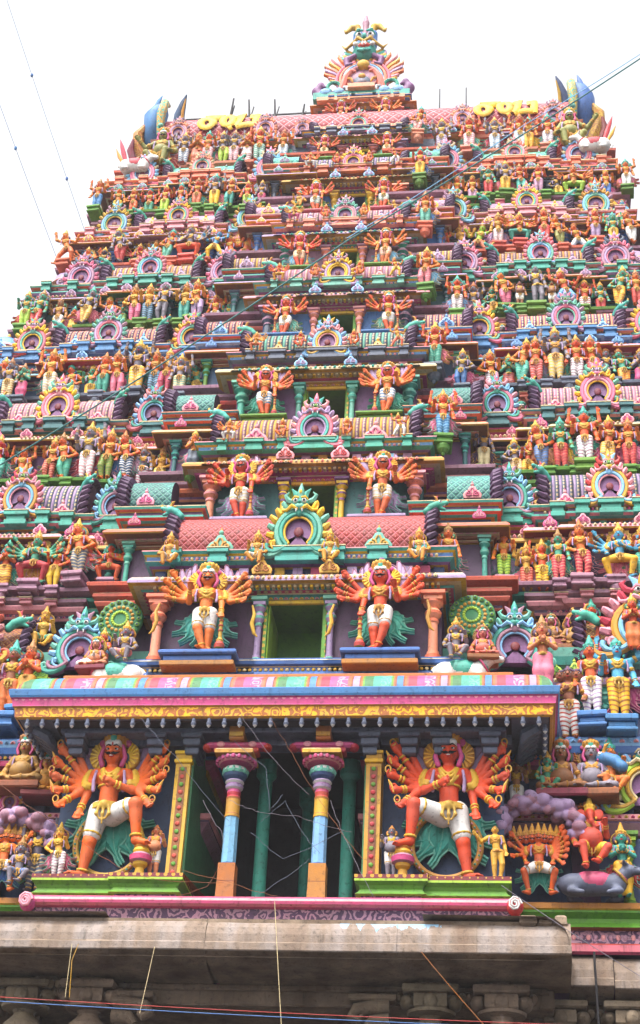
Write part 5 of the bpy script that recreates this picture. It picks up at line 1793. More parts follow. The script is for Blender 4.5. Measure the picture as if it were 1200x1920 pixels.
S.cap(ph(.08, -.41, 44.66), ph(.08, -.41, 44.56), .035, .022, 3, .01)
crest_me = S.mesh('crest_mask', .028, ['mauve', 'teal', 'blue', 'white', 'black', 'gold', 'purple', 'mauve', 'red'])
CREST = bpy.data.objects.new('crest_gable', crest_me)
COL.objects.link(CREST)
CREST.parent = tower
b = MB()
for s in (-1, 1):
    for i in range(15):
        a = R(-14 + 8.4 * i)
        c_, s_ = math.cos(a), math.sin(a)
        r0, r1 = .78, 1.46 - .012 * (i - 7) ** 2 + .07 * (i % 2)
        m = ('salmon', 'gold', 'rose', 'orange', 'lavender')[i % 5]
        b.tube([pt(s * r0 * c_, .1, 43.2 + r0 * s_ * .9), pt(s * (r0 + r1) / 2 * c_, .0, 43.2 + (r0 + r1) / 2 * s_ * .9 + .05), pt(s * r1 * c_, .0, 43.2 + r1 * s_ * .9 + .14), pt(s * (r1 + .03) * c_, .05, 43.2 + r1 * s_ * .9 + .36)], [.075, .09, .065, .008], m, 7)
    for rr, m, w, y in ((.88, 'pink', .06, -.12), (.76, 'salmon', .05, -.15), (.64, 'sky_blue', .05, -.18), (.53, 'rose', .05, -.2)):
        b.tube([pt(s * rr * math.cos(R(t)), y, 43.15 + rr * math.sin(R(t))) for t in range(-50, 75, 12)], w, m, 8)
b.build('feather_fan', CREST, smooth=True)
b = MB()
for s in (-1, 1):   # rearing beasts and curls inside the gable
    b.tube([pt(s * .75, -.25, 42.35), pt(s * .62, -.3, 42.7), pt(s * .55, -.32, 43.05), pt(s * .38, -.36, 43.3), pt(s * .22, -.38, 43.25)], [.08, .13, .12, .09, .05], 'salmon', 8)
    b.tube([pt(s * .55, -.32, 43.0), pt(s * .36, -.42, 42.85), pt(s * .3, -.42, 42.7)], [.06, .05, .03], 'gold', 6)
    b.tube([pt(s * .66, -.3, 42.6), pt(s * .5, -.4, 42.5), pt(s * .48, -.4, 42.32)], [.07, .05, .04], 'white', 6)
    b.tube([pt(s * (.95 + .22 * math.cos(R(q))), -.2, 42.75 + .22 * math.sin(R(q))) for q in range(-60, 240, 30)], .06, 'teal', 6)
b.ball(pt(0, -.35, 42.75), (.30, .12, .30), 'slate', 12, 8)
b.ball(pt(0, -.42, 42.95), (.13, .1, .13), 'gold', 10, 7)
b.ball(pt(0, -.45, 42.65), (.17, .1, .15), 'grey_skin', 10, 7)
b.build('crest_beasts', CREST, smooth=True)
b = MB()
b.slab([(cx - 1.6, 42.25), (cx - 1.6, 41.95), (cx + 1.6, 41.95), (cx + 1.6, 42.25)], 9.55, 11.4, 'teal')
b.box(cx - 1.45, cx + 1.45, 9.45, 11.3, 41.75, 41.94, 'salmon', .02)
b.box(cx - .45, cx + .45, 9.4, 9.9, 42.26, 42.5, 'salmon', .03)
for s in (-1, 1):
    for k in (.75, 1.2):
        b.ball((cx + s * k, 9.6, 42.3), (.2, .1, .16), 'sky_blue', 8, 6)
b.build('crest_base', CREST, smooth=False)

# ground
B = MB()
B.box(-400, 400, -400, 400, -1, 0, 'charcoal')
g = B.build('ground')
g['kind'] = 'structure'

# ------------------------------------------------------------------ kinds of statue
figure('A', 'straight', ('down',), ('raise',), scarf=True, bighead=1.16, broad=1.1)
figure('B', 'straight', ('up', 'down'), ('up', 'raise'), scarf=True, crown='tall', halo='flame', bighead=1.16, broad=1.1)
figure('C', 'sway', ('hip',), ('raise',), scarf=True, female=True, bighead=1.16, broad=1.1)
figure('D', 'cross', ('hip',), ('down',), scarf=True, bank=.22, bighead=1.16, broad=1.1)
figure('E', 'straight', ('pray',), ('pray',), garment='skirt', scarf=True, crown='tall', bighead=1.16, broad=1.1)
figure('F', 'stride', ('up',), ('out',), garment='leggings', bank=-.25, halo=None, bighead=1.16, broad=1.1)
figure('G', 'squat', ('chest',), ('lap',), fansL=(0, .33, .66, 1), fansR=(0, .33, .66, 1), scarf=True, halo='flame', bighead=1.16, broad=1.1)
figure('H', 'straight', ('down',), ('raise',), fat=.05, garment='shorts', crown='cap', halo=None)
figure('N', 'sway', ('out',), ('down',), garment='none', crown='none', halo='disc')
figure('T', 'straight', ('chest',), ('lap',), heads=3, crown='cap', scarf=False, halo=None, bighead=1.16, broad=1.1)
figure('Y', 'lotus', ('lap',), ('lap',), fat=.055, garment='none', halo='leaf', crown='flat', bighead=1.16, broad=1.1)
figure('Z', 'seat', ('lap',), ('raise',), garment='shorts', halo='disc', bighead=1.16, broad=1.1)
figure('GD', 'cross', ('club',), ('raise',), fansL=(0, .3, .6, .85), fansR=(0, .3, .6, .85), garment='shorts', crown='flat', moustache=True, halo='disc', scarf=True, club=-1, wings=True, h=.0095, bighead=1.3, broad=1.08)
figure('GE', 'cross', ('club',), ('raise',), fansL=(0, .4, .75), fansR=(0, .4, .75), garment='shorts', crown='flat', halo='disc', scarf=True, club=-1, bighead=1.3, broad=1.08)
figure('PG', 'raised', ('down',), ('chest',), fansL=(0, .2, .4, .6, .8, 1), fansR=(0, .2, .4, .6, .8, 1), garment='shorts', crown='flat', moustache=True, halo='disc', scarf=True, wings=True, h=.0068, fine=True, bighead=1.16)
figure('TEN', 'squat', ('lap',), ('lap',), fansL=(.2, .5, .8), fansR=(0, .16, .33, .5, .66, .83, 1), garment='shorts', heads=9, crown='tall', halo=None, moustache=True, scarf=True)
figure('ELE', 'seat', ('lap',), ('raise',), fat=.06, garment='shorts', headshape='elephant', halo=None)
figure('GIANT', 'seat', ('lap',), ('out',), fat=.035, garment='shorts', crown='flat', moustache=True, halo='disc', scarf=True, h=.009)

SKIN = {'orange': 'orange', 'gold_skin': 'golden', 'green_skin': 'green', 'blue_skin': 'blue', 'grey_skin': 'grey', 'brown_skin': 'brown', 'pink_skin': 'pink', 'red_skin': 'red', 'dark_skin': 'dark grey',
        'olive_skin': 'olive', 'bronze': 'bronze', 'lime': 'lime green', 'teal': 'teal', 'coral': 'coral'}
POSE = {'A': 'standing statue', 'B': 'four-armed statue', 'C': 'swaying female statue', 'D': 'cross-legged leaning statue', 'E': 'praying statue', 'F': 'striding dancer statue', 'FM': 'striding dancer statue', 'G': 'squatting many-armed statue',
        'H': 'pot-bellied dwarf statue', 'N': 'unclothed statue', 'T3': 'three-headed statue', 'Y': 'seated pot-bellied statue', 'Z': 'sitting statue', 'Lr': 'standing statue'}
CLOTHN = {'gold_skin': 'golden', 'green_skin': 'green', 'olive_skin': 'olive', 'blue_skin': 'blue', 'mint': 'mint', 'leaf': 'leaf green', 'sky_blue': 'light blue', 'navy': 'navy'}
ORDN = ORD | {10: 'tenth', 11: 'eleventh', 12: 'twelfth', 13: 'thirteenth', 14: 'fourteenth', 15: 'fifteenth', 16: 'sixteenth', 17: 'seventeenth', 18: 'eighteenth', 19: 'nineteenth', 20: 'twentieth'}
def cloth_words(c):
    if ':' in c:
        a, b_ = c.split(':')[1].split('-')
        return '%s striped' % CLOTHN.get(a, a).replace('_', ' ')
    return CLOTHN.get(c, c).replace('_', ' ')
STATUES = [
    (2, 'c', 'Lr', 3.11, 1.15, 18.52, 1.02, 'orange', 'stripe:red-salmon', 'teal'),
    (2, 'r', 'A', 4.25, 2.08, 18.96, 0.97, 'orange', 'stripe:lime-leaf', 'lavender'),
    (2, 'r', 'B', 5.05, 2.08, 18.81, 0.97, 'orange', 'stripe:yellow-ochre', 'pink'),
    (2, 's', 'C', 5.84, 1.9, 18.85, 1.1, 'orange', 'stripe:red-salmon', 'navy'),
    (2, 's', 'G', 6.66, 1.9, 18.84, 1.12, 'blue_skin', 'yellow', 'pink'),
    (2, 's', 'G', -5.91, 1.9, 18.92, 1.12, 'green_skin', 'red', 'gold'),
    (2, 's', 'D', -4.93, 1.9, 19.1, 1.12, 'orange', 'stripe:slate-cream', 'pink'),
    (2, 'r', 'G', -4.28, 2.08, 19.06, 0.87, 'orange', 'orange', None),
    (2, 'c', 'Z', -2.64, 1.15, 18.75, 0.87, 'orange', 'orange', None),
    (3, 'c', 'B', 2.92, 2.45, 22.97, 1.05, 'orange', 'stripe:blue-sky_blue', 'pink'),
    (3, 'r', 'A', 3.83, 3.38, 22.67, 0.95, 'dark_skin', 'cream', 'plum'),
    (3, 'r', 'C', 4.52, 3.38, 22.51, 0.89, 'grey_skin', 'stripe:cream-gold', 'pink'),
    (3, 'r', 'C', 4.86, 3.38, 22.51, 0.84, 'orange', 'stripe:yellow-ochre', 'pink'),
    (3, 's', 'D', 5.14, 3.2, 22.51, 1.05, 'orange', 'stripe:slate-blue', 'salmon'),
    (3, 's', 'A', 5.58, 3.2, 22.51, 1.1, 'green_skin', 'stripe:red-coral', 'yellow'),
    (3, 's', 'B', 6.13, 3.2, 22.62, 1.24, 'orange', 'stripe:white-mauve', 'teal'),
    (3, 's', 'C', 6.69, 3.2, 22.52, 1.1, 'orange', 'stripe:yellow-cream', 'magenta'),
    (3, 's', 'A', 7.12, 3.2, 22.51, 1.05, 'orange', 'stripe:red-coral', 'pink'),
    (3, 'r', 'B', -7.14, 3.38, 22.51, 1.0, 'orange', 'stripe:yellow-ochre', 'blue'),
    (3, 's', 'C', -6.35, 3.2, 22.51, 0.95, 'orange', 'stripe:red-salmon', 'leaf'),
    (3, 's', 'D', -6.05, 3.2, 22.51, 1.05, 'orange', 'stripe:teal-green_skin', None),
    (3, 's', 'B', -5.5, 3.2, 22.51, 1.26, 'grey_skin', 'stripe:white-rose', 'red'),
    (3, 's', 'C', -4.98, 3.2, 22.51, 1.1, 'orange', 'stripe:olive_skin-leaf', 'blue'),
    (3, 's', 'D', -4.54, 3.2, 22.51, 1.05, 'orange', 'stripe:navy-white', 'mauve'),
    (3, 'r', 'A', -4.19, 3.38, 22.51, 0.95, 'grey_skin', 'stripe:white-magenta', 'pink'),
    (3, 'r', 'C', -3.73, 3.38, 22.51, 0.89, 'gold_skin', 'stripe:yellow-cream', 'teal'),
    (3, 'c', 'E', -2.8, 2.45, 22.29, 0.84, 'orange', 'slate', 'pink'),
    (4, 'c', 'B', 2.65, 3.7, 25.99, 1.08, 'orange', 'stripe:teal-mint', 'pink'),
    (4, 'c', 'C', 3.33, 3.7, 25.35, 0.92, 'grey_skin', 'blue', 'magenta'),
    (4, 'r', 'C', 3.98, 4.58, 25.91, 1.03, 'orange', 'stripe:white-mauve', 'red'),
    (4, 'r', 'E', 4.44, 4.58, 25.91, 0.92, 'green_skin', 'stripe:maroon-red', 'yellow'),
    (4, 's', 'D', 4.77, 4.4, 25.91, 1.06, 'orange', 'stripe:teal-mint', None),
    (4, 's', 'A', 5.11, 4.4, 25.91, 1.1, 'orange', 'stripe:red-rose', 'lavender'),
    (4, 's', 'B', 5.59, 4.4, 25.93, 1.3, 'grey_skin', 'stripe:cream-yellow', 'coral'),
    (4, 's', 'A', 6.1, 4.4, 25.91, 1.1, 'orange', 'stripe:white-mauve', 'teal'),
    (4, 's', 'C', 6.45, 4.4, 25.91, 1.08, 'orange', 'stripe:red-salmon', 'sky_blue'),
    (4, 'r', 'C', 6.82, 4.58, 25.91, 1.03, 'grey_skin', 'stripe:white-red', None),
    (4, 'r', 'D', 7.24, 4.58, 25.91, 0.99, 'green_skin', 'stripe:yellow-coral', None),
    (4, 'k', 'A', -8.11, 4.42, 25.51, 1.03, 'grey_skin', 'stripe:cream-ochre', None),
    (4, 'k', 'E', -7.75, 4.42, 25.55, 0.86, 'green_skin', 'magenta', None),
    (4, 's', 'B', -7.19, 4.4, 25.91, 1.17, 'orange', 'stripe:cream-white', 'teal'),
    (4, 'r', 'D', -6.61, 4.58, 25.91, 1.03, 'orange', 'stripe:white-mauve', None),
    (4, 'r', 'A', -6.15, 4.58, 25.91, 0.97, 'green_skin', 'yellow', None),
    (4, 's', 'A', -5.79, 4.4, 25.91, 1.03, 'orange', 'teal', 'mint'),
    (4, 's', 'C', -5.48, 4.4, 25.91, 1.08, 'orange', 'pink', 'magenta'),
    (4, 's', 'B', -4.94, 4.4, 25.94, 1.3, 'dark_skin', 'stripe:yellow-cream', 'teal'),
    (4, 's', 'A', -4.47, 4.4, 25.91, 1.08, 'orange', 'stripe:slate-sky_blue', None),
    (4, 's', 'C', -4.13, 4.4, 25.91, 1.08, 'gold_skin', 'stripe:magenta-red', 'yellow'),
    (4, 'r', 'B', -3.75, 4.58, 25.6, 1.03, 'grey_skin', 'stripe:cream-teal', None),
    (4, 'r', 'D', -3.38, 4.58, 25.91, 0.99, 'green_skin', 'stripe:yellow-ochre', None),
    (5, 'c', 'C', 2.35, 4.85, 29.54, 1.08, 'orange', 'stripe:pink-rose', 'sky_blue'),
    (5, 'c', 'B', 3.15, 4.85, 28.64, 0.98, 'orange', 'stripe:white-mauve', 'sky_blue'),
    (5, 'r', 'B', 3.55, 5.68, 29.16, 0.98, 'grey_skin', 'stripe:white-rose', 'lavender'),
    (5, 'r', 'C', 4.04, 5.68, 29.16, 0.88, 'green_skin', 'stripe:yellow-ochre', None),
    (5, 's', 'D', 4.39, 5.5, 29.22, 1.03, 'orange', 'stripe:pink-magenta', None),
    (5, 's', 'H', 4.77, 5.5, 29.24, 0.77, 'brown_skin', 'white', None),
    (5, 's', 'N', 5.19, 5.5, 29.22, 1.22, 'grey_skin', 'grey_skin', None),
    (5, 's', 'H', 5.61, 5.5, 29.2, 0.77, 'brown_skin', 'white', None),
    (5, 's', 'F', 5.97, 5.5, 29.16, 1.03, 'orange', 'stripe:blue-sky_blue', None),
    (5, 'r', 'B', 6.46, 5.68, 29.16, 0.98, 'red_skin', 'stripe:white-red', None),
    (5, 'r', 'A', 6.87, 5.68, 29.16, 0.88, 'green_skin', 'red', None),
    (5, 's', 'D', 7.35, 5.5, 29.16, 1.03, 'green_skin', 'stripe:yellow-coral', None),
    (5, 's', 'A', 7.79, 5.5, 29.16, 0.93, 'orange', 'red', None),
    (5, 'k', 'D', -8.3, 5.52, 29.16, 1.03, 'green_skin', 'stripe:red-coral', None),
    (5, 'r', 'A', -7.72, 5.68, 29.16, 0.98, 'brown_skin', 'white', 'pink'),
    (5, 'r', 'E', -7.29, 5.68, 29.16, 0.72, 'orange', 'yellow', None),
    (5, 's', 'D', -6.91, 5.5, 29.16, 1.01, 'grey_skin', 'stripe:yellow-cream', 'pink'),
    (5, 'r', 'F', -6.21, 5.68, 29.16, 0.98, 'orange', 'yellow', None),
    (5, 'r', 'E', -5.91, 5.68, 29.23, 0.62, 'green_skin', 'leaf', None),
    (5, 's', 'C', -5.61, 5.5, 29.16, 1.03, 'gold_skin', 'stripe:pink-magenta', None),
    (5, 's', 'A', -5.2, 5.5, 29.16, 1.03, 'gold_skin', 'stripe:slate-sky_blue', None),
    (5, 's', 'N', -4.77, 5.5, 29.16, 1.15, 'grey_skin', 'cream', None),
    (5, 's', 'A', -4.2, 5.5, 29.17, 1.03, 'gold_skin', 'teal', None),
    (5, 's', 'C', -3.9, 5.5, 29.2, 1.08, 'orange', 'lavender', None),
    (5, 'r', 'B', -3.38, 5.68, 29.16, 0.93, 'orange', 'stripe:white-lavender', None),
    (5, 'r', 'A', -3.01, 5.68, 29.16, 0.72, 'green_skin', 'stripe:magenta-red', 'mint'),
    (6, 'c', 'A', 2.21, 6.0, 32.79, 1.0, 'orange', 'stripe:mint-teal', 'blue'),
    (6, 'r', 'F', 3.23, 6.78, 32.31, 1.0, 'gold_skin', 'stripe:yellow-teal', None),
    (6, 'r', 'FM', 3.66, 6.78, 32.31, 1.0, 'lime', 'coral', None),
    (6, 's', 'A', 4.23, 6.6, 32.42, 0.95, 'gold_skin', 'stripe:white-rose', 'lavender'),
    (6, 's', 'G', 4.82, 6.6, 32.49, 0.95, 'orange', 'teal', None),
    (6, 's', 'A', 5.51, 6.6, 32.42, 1.05, 'orange', 'stripe:red-coral', None),
    (6, 's', 'D', 5.92, 6.6, 32.31, 0.9, 'orange', 'olive_skin', None),
    (6, 'r', 'F', 6.44, 6.78, 32.31, 0.9, 'orange', 'white', None),
    (6, 'r', 'A', 6.93, 6.78, 32.62, 0.95, 'orange', 'lavender', None),
    (6, 's', 'B', 7.4, 6.6, 32.31, 0.9, 'green_skin', 'yellow', None),
    (6, 's', 'D', 7.88, 6.6, 32.31, 0.95, 'orange', 'white', None),
    (6, 'k', 'F', -8.0, 6.62, 32.03, 0.95, 'orange', 'orange', None),
    (6, 'r', 'G', -7.57, 6.78, 32.31, 0.8, 'orange', 'red', None),
    (6, 'r', 'Z', -7.07, 6.78, 32.31, 0.85, 'dark_skin', 'blue', None),
    (6, 's', 'D', -6.57, 6.6, 32.31, 1.05, 'grey_skin', 'red', None),
    (6, 'r', 'G', -6.04, 6.78, 32.31, 0.85, 'red_skin', 'leaf', None),
    (6, 'r', 'A', -5.58, 6.78, 32.31, 0.9, 'gold_skin', 'blue', None),
    (6, 's', 'D', -5.18, 6.6, 32.31, 0.95, 'orange', 'stripe:mint-teal', None),
    (6, 's', 'G', -4.55, 6.6, 32.37, 1.1, 'grey_skin', 'orange', None),
    (6, 's', 'FM', -3.83, 6.6, 32.31, 0.9, 'blue_skin', 'yellow', None),
    (6, 'r', 'F', -3.35, 6.78, 32.31, 0.98, 'orange', 'red', None),
    (6, 'r', 'FM', -2.98, 6.78, 32.31, 0.98, 'orange', 'magenta', None),
    (7, 'c', 'A', 1.97, 7.0, 35.65, 0.95, 'orange', 'yellow', 'blue'),
    (7, 'r', 'Z', 2.73, 7.68, 35.43, 0.76, 'orange', 'orange', None),
    (7, 'r', 'A', 3.03, 7.68, 35.21, 0.9, 'orange', 'lime', None),
    (7, 'r', 'A', 3.49, 7.68, 35.21, 0.9, 'orange', 'stripe:lavender-rose', None),
    (7, 's', 'A', 3.96, 7.5, 35.21, 0.9, 'green_skin', 'red', None),
    (7, 's', 'B', 4.46, 7.5, 35.26, 1.0, 'grey_skin', 'yellow', 'pink'),
    (7, 's', 'C', 4.87, 7.5, 35.24, 0.9, 'orange', 'teal', None),
    (7, 's', 'A', 5.42, 7.5, 35.21, 0.9, 'orange', 'stripe:lavender-rose', None),
    (7, 'r', 'C', 5.95, 7.68, 35.21, 0.85, 'dark_skin', 'yellow', None),
    (7, 'r', 'G', 6.45, 7.68, 35.26, 1.0, 'orange', 'lime', None),
    (7, 'r', 'A', 6.94, 7.68, 35.21, 0.9, 'orange', 'coral', None),
    (7, 'r', 'A', 7.38, 7.68, 35.21, 0.9, 'orange', 'blue', 'magenta'),
    (7, 'k', 'B', 7.96, 7.52, 35.27, 0.9, 'orange', 'white', 'pink'),
    (7, 'k', 'B', -7.67, 7.52, 34.91, 0.95, 'orange', 'blue', None),
    (7, 'r', 'A', -7.08, 7.68, 34.82, 0.9, 'orange', 'yellow', None),
    (7, 'r', 'C', -6.63, 7.68, 34.83, 0.81, 'orange', 'orange', None),
    (7, 'r', 'B', -6.24, 7.68, 35.21, 0.95, 'orange', 'stripe:teal-leaf', 'yellow'),
    (7, 's', 'A', -5.59, 7.5, 34.61, 0.9, 'orange', 'lime', None),
    (7, 's', 'A', -5.13, 7.5, 34.67, 0.9, 'orange', 'blue', None),
    (7, 's', 'B', -4.21, 7.5, 35.21, 1.04, 'grey_skin', 'yellow', 'pink'),
    (7, 's', 'C', -3.71, 7.5, 35.21, 0.9, 'orange', 'teal', None),
    (7, 's', 'A', -3.12, 7.5, 34.69, 0.85, 'orange', 'lime', None),
    (7, 'r', 'A', -2.73, 7.68, 34.92, 0.81, 'grey_skin', 'magenta', None),
    (7, 'c', 'Z', -1.56, 7.0, 34.54, 0.76, 'gold_skin', 'teal', None),
    (8, 's', 'B', 2.52, 8.6, 38.17, 1.12, 'grey_skin', 'stripe:lavender-white', 'red'),
    (8, 's', 'B', 3.37, 8.6, 38.16, 1.18, 'orange', 'stripe:rose-white', 'mint'),
    (8, 's', 'B', 4.16, 8.6, 38.11, 1.12, 'grey_skin', 'stripe:white-sky_blue', 'red'),
    (8, 's', 'B', 4.93, 8.6, 38.13, 1.18, 'orange', 'stripe:white-sky_blue', 'red'),
    (8, 's', 'B', 5.79, 8.6, 38.15, 1.12, 'orange', 'stripe:white-lavender', 'teal'),
    (8, 's', 'B', -5.63, 8.6, 38.11, 1.1, 'grey_skin', 'stripe:white-blue', 'red'),
    (8, 's', 'B', -4.86, 8.6, 38.11, 1.12, 'orange', 'stripe:rose-white', 'teal'),
    (8, 's', 'B', -4.02, 8.6, 38.11, 1.1, 'grey_skin', 'stripe:rose-white', 'red'),
    (8, 's', 'B', -3.21, 8.6, 38.11, 1.18, 'orange', 'stripe:mint-white', 'red'),
    (8, 's', 'B', -2.45, 8.6, 38.14, 1.03, 'orange', 'stripe:white-sky_blue', 'teal'),
    (8, 'c', 'D', -1.58, 8.2, 36.78, 0.9, 'orange', 'coral', 'teal'),
    (8, 'c', 'D', 1.79, 8.2, 38.73, 0.9, 'orange', 'stripe:red-white', 'teal'),
    (2, 'g', 'Y', 5.19, 1.75, 17.3, 0.92, 'brown_skin', 'brown_skin', None),
    (2, 'g', 'Y', 5.64, 1.75, 17.17, 1.12, 'bronze', 'bronze', None),
    (2, 'g', 'Z', 6.01, 1.75, 17.2, 1.02, 'orange', 'blue', None),
    (2, 'f', 'Y', 3.82, 0.55, 16.35, 0.97, 'pink_skin', 'pink_skin', None),
    (2, 'f', 'Y', -3.9, 0.55, 16.19, 0.97, 'pink_skin', 'pink_skin', None),
    (2, 'g', 'Y', -4.86, 1.75, 17.16, 1.07, 'bronze', 'bronze', None),
    (2, 'g', 'Z', -5.45, 1.75, 17.2, 1.02, 'gold_skin', 'teal', None),
    (3, 'g', 'Y', 5.03, 3.05, 21.17, 1.05, 'bronze', 'bronze', None),
    (3, 'g', 'Y', 6.99, 3.05, 20.73, 0.73, 'orange', 'orange', None),
    (3, 'g', 'Y', -4.53, 3.05, 21.44, 1.0, 'bronze', 'bronze', None),
    (4, 'g', 'Y', 4.39, 4.25, 24.57, 0.92, 'olive_skin', 'olive_skin', None),
    (4, 'g', 'Y', 4.72, 4.25, 24.48, 1.08, 'bronze', 'bronze', None),
    (4, 'g', 'Y', 7.39, 4.25, 24.55, 0.97, 'bronze', 'bronze', None),
    (4, 'g', 'Y', -7.31, 4.25, 24.7, 1.08, 'bronze', 'bronze', None),
    (4, 'g', 'Y', -6.95, 4.25, 24.68, 0.92, 'olive_skin', 'olive_skin', None),
    (4, 'g', 'Y', -4.35, 4.25, 24.65, 1.03, 'bronze', 'bronze', None),
    (5, 'g', 'Y', 3.83, 5.35, 27.89, 0.88, 'orange', 'orange', None),
    (5, 'g', 'Y', 4.3, 5.35, 27.87, 1.03, 'grey_skin', 'grey_skin', None),
    (5, 'g', 'Y', 6.76, 5.35, 27.81, 0.88, 'orange', 'orange', None),
    (5, 'g', 'Y', 7.19, 5.35, 27.83, 1.03, 'grey_skin', 'grey_skin', None),
    (5, 'g', 'Y', -8.3, 5.35, 27.69, 1.03, 'grey_skin', 'grey_skin', None),
    (5, 'g', 'Y', -7.94, 5.35, 27.68, 0.88, 'orange', 'orange', None),
    (5, 'g', 'Y', -6.66, 5.35, 27.59, 1.03, 'grey_skin', 'grey_skin', None),
    (5, 'g', 'Y', -6.27, 5.35, 27.58, 0.88, 'orange', 'orange', None),
    (5, 'g', 'Y', -3.6, 5.35, 27.83, 1.03, 'bronze', 'bronze', None),
    (5, 'g', 'Y', -3.35, 5.35, 27.68, 0.82, 'orange', 'orange', None),
    (6, 'g', 'Y', 3.42, 6.45, 31.22, 0.9, 'brown_skin', 'brown_skin', None),
    (6, 'g', 'Y', 3.83, 6.45, 31.2, 0.9, 'bronze', 'bronze', None),
    (6, 'g', 'Y', 6.37, 6.45, 31.21, 0.95, 'bronze', 'bronze', None),
    (6, 'g', 'Y', 6.83, 6.45, 31.19, 0.95, 'bronze', 'bronze', None),
    (6, 'g', 'Y', 7.79, 6.45, 31.27, 0.85, 'gold_skin', 'gold_skin', None),
    (6, 'g', 'Y', -7.95, 6.45, 30.81, 0.95, 'bronze', 'bronze', None),
    (6, 'g', 'Y', -7.65, 6.45, 31.0, 0.85, 'orange', 'orange', None),
    (6, 'g', 'Y', -6.5, 6.45, 30.91, 0.95, 'bronze', 'bronze', None),
    (6, 'g', 'Y', -6.1, 6.45, 30.89, 0.85, 'gold_skin', 'gold_skin', None),
    (6, 'g', 'Y', -3.52, 6.45, 30.81, 0.95, 'gold_skin', 'gold_skin', None),
    (7, 'g', 'Y', 3.15, 7.35, 34.04, 0.81, 'blue_skin', 'blue_skin', None),
    (7, 'g', 'Y', 3.6, 7.35, 33.97, 1.0, 'brown_skin', 'brown_skin', None),
    (7, 'g', 'Y', 5.94, 7.35, 33.93, 0.76, 'grey_skin', 'grey_skin', None),
    (7, 'g', 'Y', 6.32, 7.35, 33.99, 0.9, 'brown_skin', 'brown_skin', None),
    (7, 'g', 'Y', 7.77, 7.35, 34.08, 0.9, 'blue_skin', 'blue_skin', None),
    (7, 'g', 'Y', -7.52, 7.35, 33.64, 0.81, 'teal', 'teal', None),
    (7, 'g', 'Y', -6.15, 7.35, 33.78, 0.85, 'grey_skin', 'grey_skin', None),
    (7, 'g', 'Y', -5.67, 7.35, 33.76, 0.76, 'orange', 'orange', None),
    (7, 'g', 'Y', -3.23, 7.35, 34.09, 0.9, 'red_skin', 'red_skin', None),
    (8, 'g', 'Y', 3.18, 8.45, 37.03, 0.95, 'olive_skin', 'olive_skin', None),
    (8, 'g', 'Y', 5.7, 8.45, 36.97, 1.01, 'coral', 'coral', None),
    (8, 'g', 'Y', 7.01, 8.45, 36.95, 1.06, 'grey_skin', 'grey_skin', None),
    (8, 'g', 'Y', -6.83, 8.45, 36.72, 1.01, 'olive_skin', 'olive_skin', None),
    (8, 'g', 'Y', -5.46, 8.45, 36.64, 1.01, 'brown_skin', 'brown_skin', None),
    (8, 'g', 'Y', -2.91, 8.45, 37.03, 1.01, 'bronze', 'bronze', None),
    (8, 'g', 'Y', -2.16, 8.45, 36.45, 0.9, 'coral', 'coral', None),
    (1, 'u', 'T3', 5.47, 1.25, 14.94, 1.32, 'brown_skin', 'stripe:white-red', None),
    (1, 'u', 'A', 5.91, 1.25, 15.43, 1.34, 'orange', 'stripe:white-lavender', 'teal'),
    (1, 'u', 'B', 6.43, 1.25, 15.34, 1.44, 'blue_skin', 'stripe:yellow-ochre', 'magenta'),
    (1, 'x', 'E', 4.97, 0.35, 15.59, 1.2, 'pink_skin', 'pink', None),
    (1, 'u', 'A', -5.81, 1.25, 15.49, 1.32, 'brown_skin', 'orange', None),
    (1, 'u', 'E', -5.46, 1.25, 15.66, 1.2, 'orange', 'gold_skin', None),
    (1, 'm', 'Y', 5.27, 1.15, 13.78, 1.5, 'brown_skin', 'brown_skin', None),
    (1, 'm', 'Y', 5.84, 1.15, 13.78, 1.5, 'grey_skin', 'grey_skin', None),
    (1, 'm', 'Z', 6.19, 1.15, 13.68, 1.14, 'orange', 'orange', None),
    (1, 'm', 'Y', -5.22, 1.15, 13.94, 1.5, 'bronze', 'bronze', None),
    (1, 'm', 'Y', -4.74, 1.15, 13.77, 1.2, 'gold_skin', 'gold_skin', None),
    (1, 'g', 'E', 6.78, 1.1, 16.81, 0.96, 'orange', 'orange', None),
    (2, 's', 'C', -5.39, 1.9, 18.810000000000002, 0.91, 'orange', 'yellow', 'pink'),
    (2, 's', 'E', -6.55, 1.9, 18.810000000000002, 0.94, 'orange', 'stripe:yellow-ochre', 'teal'),
    (3, 'g', 'Y', -3.62, 2.93, 20.88, 0.66, 'orange', 'orange', None),
    (3, 'g', 'Y', -5.12, 2.93, 20.88, 0.84, 'orange', 'orange', None),
    (3, 'g', 'Y', -5.75, 2.93, 20.88, 0.76, 'gold_skin', 'gold_skin', None),
    (3, 'g', 'Y', -7.35, 2.93, 20.88, 0.69, 'brown_skin', 'brown_skin', None),
    (2, 'r', 'B', 4.72, 2.08, 18.810000000000002, 0.91, 'gold_skin', 'stripe:red-salmon', 'pink'),
    (2, 's', 'A', 5.39, 1.9, 18.810000000000002, 0.96, 'green_skin', 'stripe:red-salmon', 'teal'),
    (2, 's', 'A', 7.13, 1.9, 18.810000000000002, 1.02, 'orange', 'stripe:teal-mint', 'teal'),
    (3, 'g', 'Y', 3.62, 2.93, 20.88, 0.86, 'brown_skin', 'brown_skin', None),
    (3, 'g', 'Y', 5.75, 2.93, 20.88, 0.84, 'grey_skin', 'grey_skin', None),
    (3, 'g', 'Y', 7.35, 2.93, 20.88, 0.71, 'brown_skin', 'brown_skin', None),
    (3, 's', 'C', -7.7, 3.2, 22.51, 1.03, 'red_skin', 'stripe:teal-mint', 'teal'),
    (4, 'g', 'Y', -3.37, 4.13, 24.42, 0.88, 'brown_skin', 'brown_skin', None),
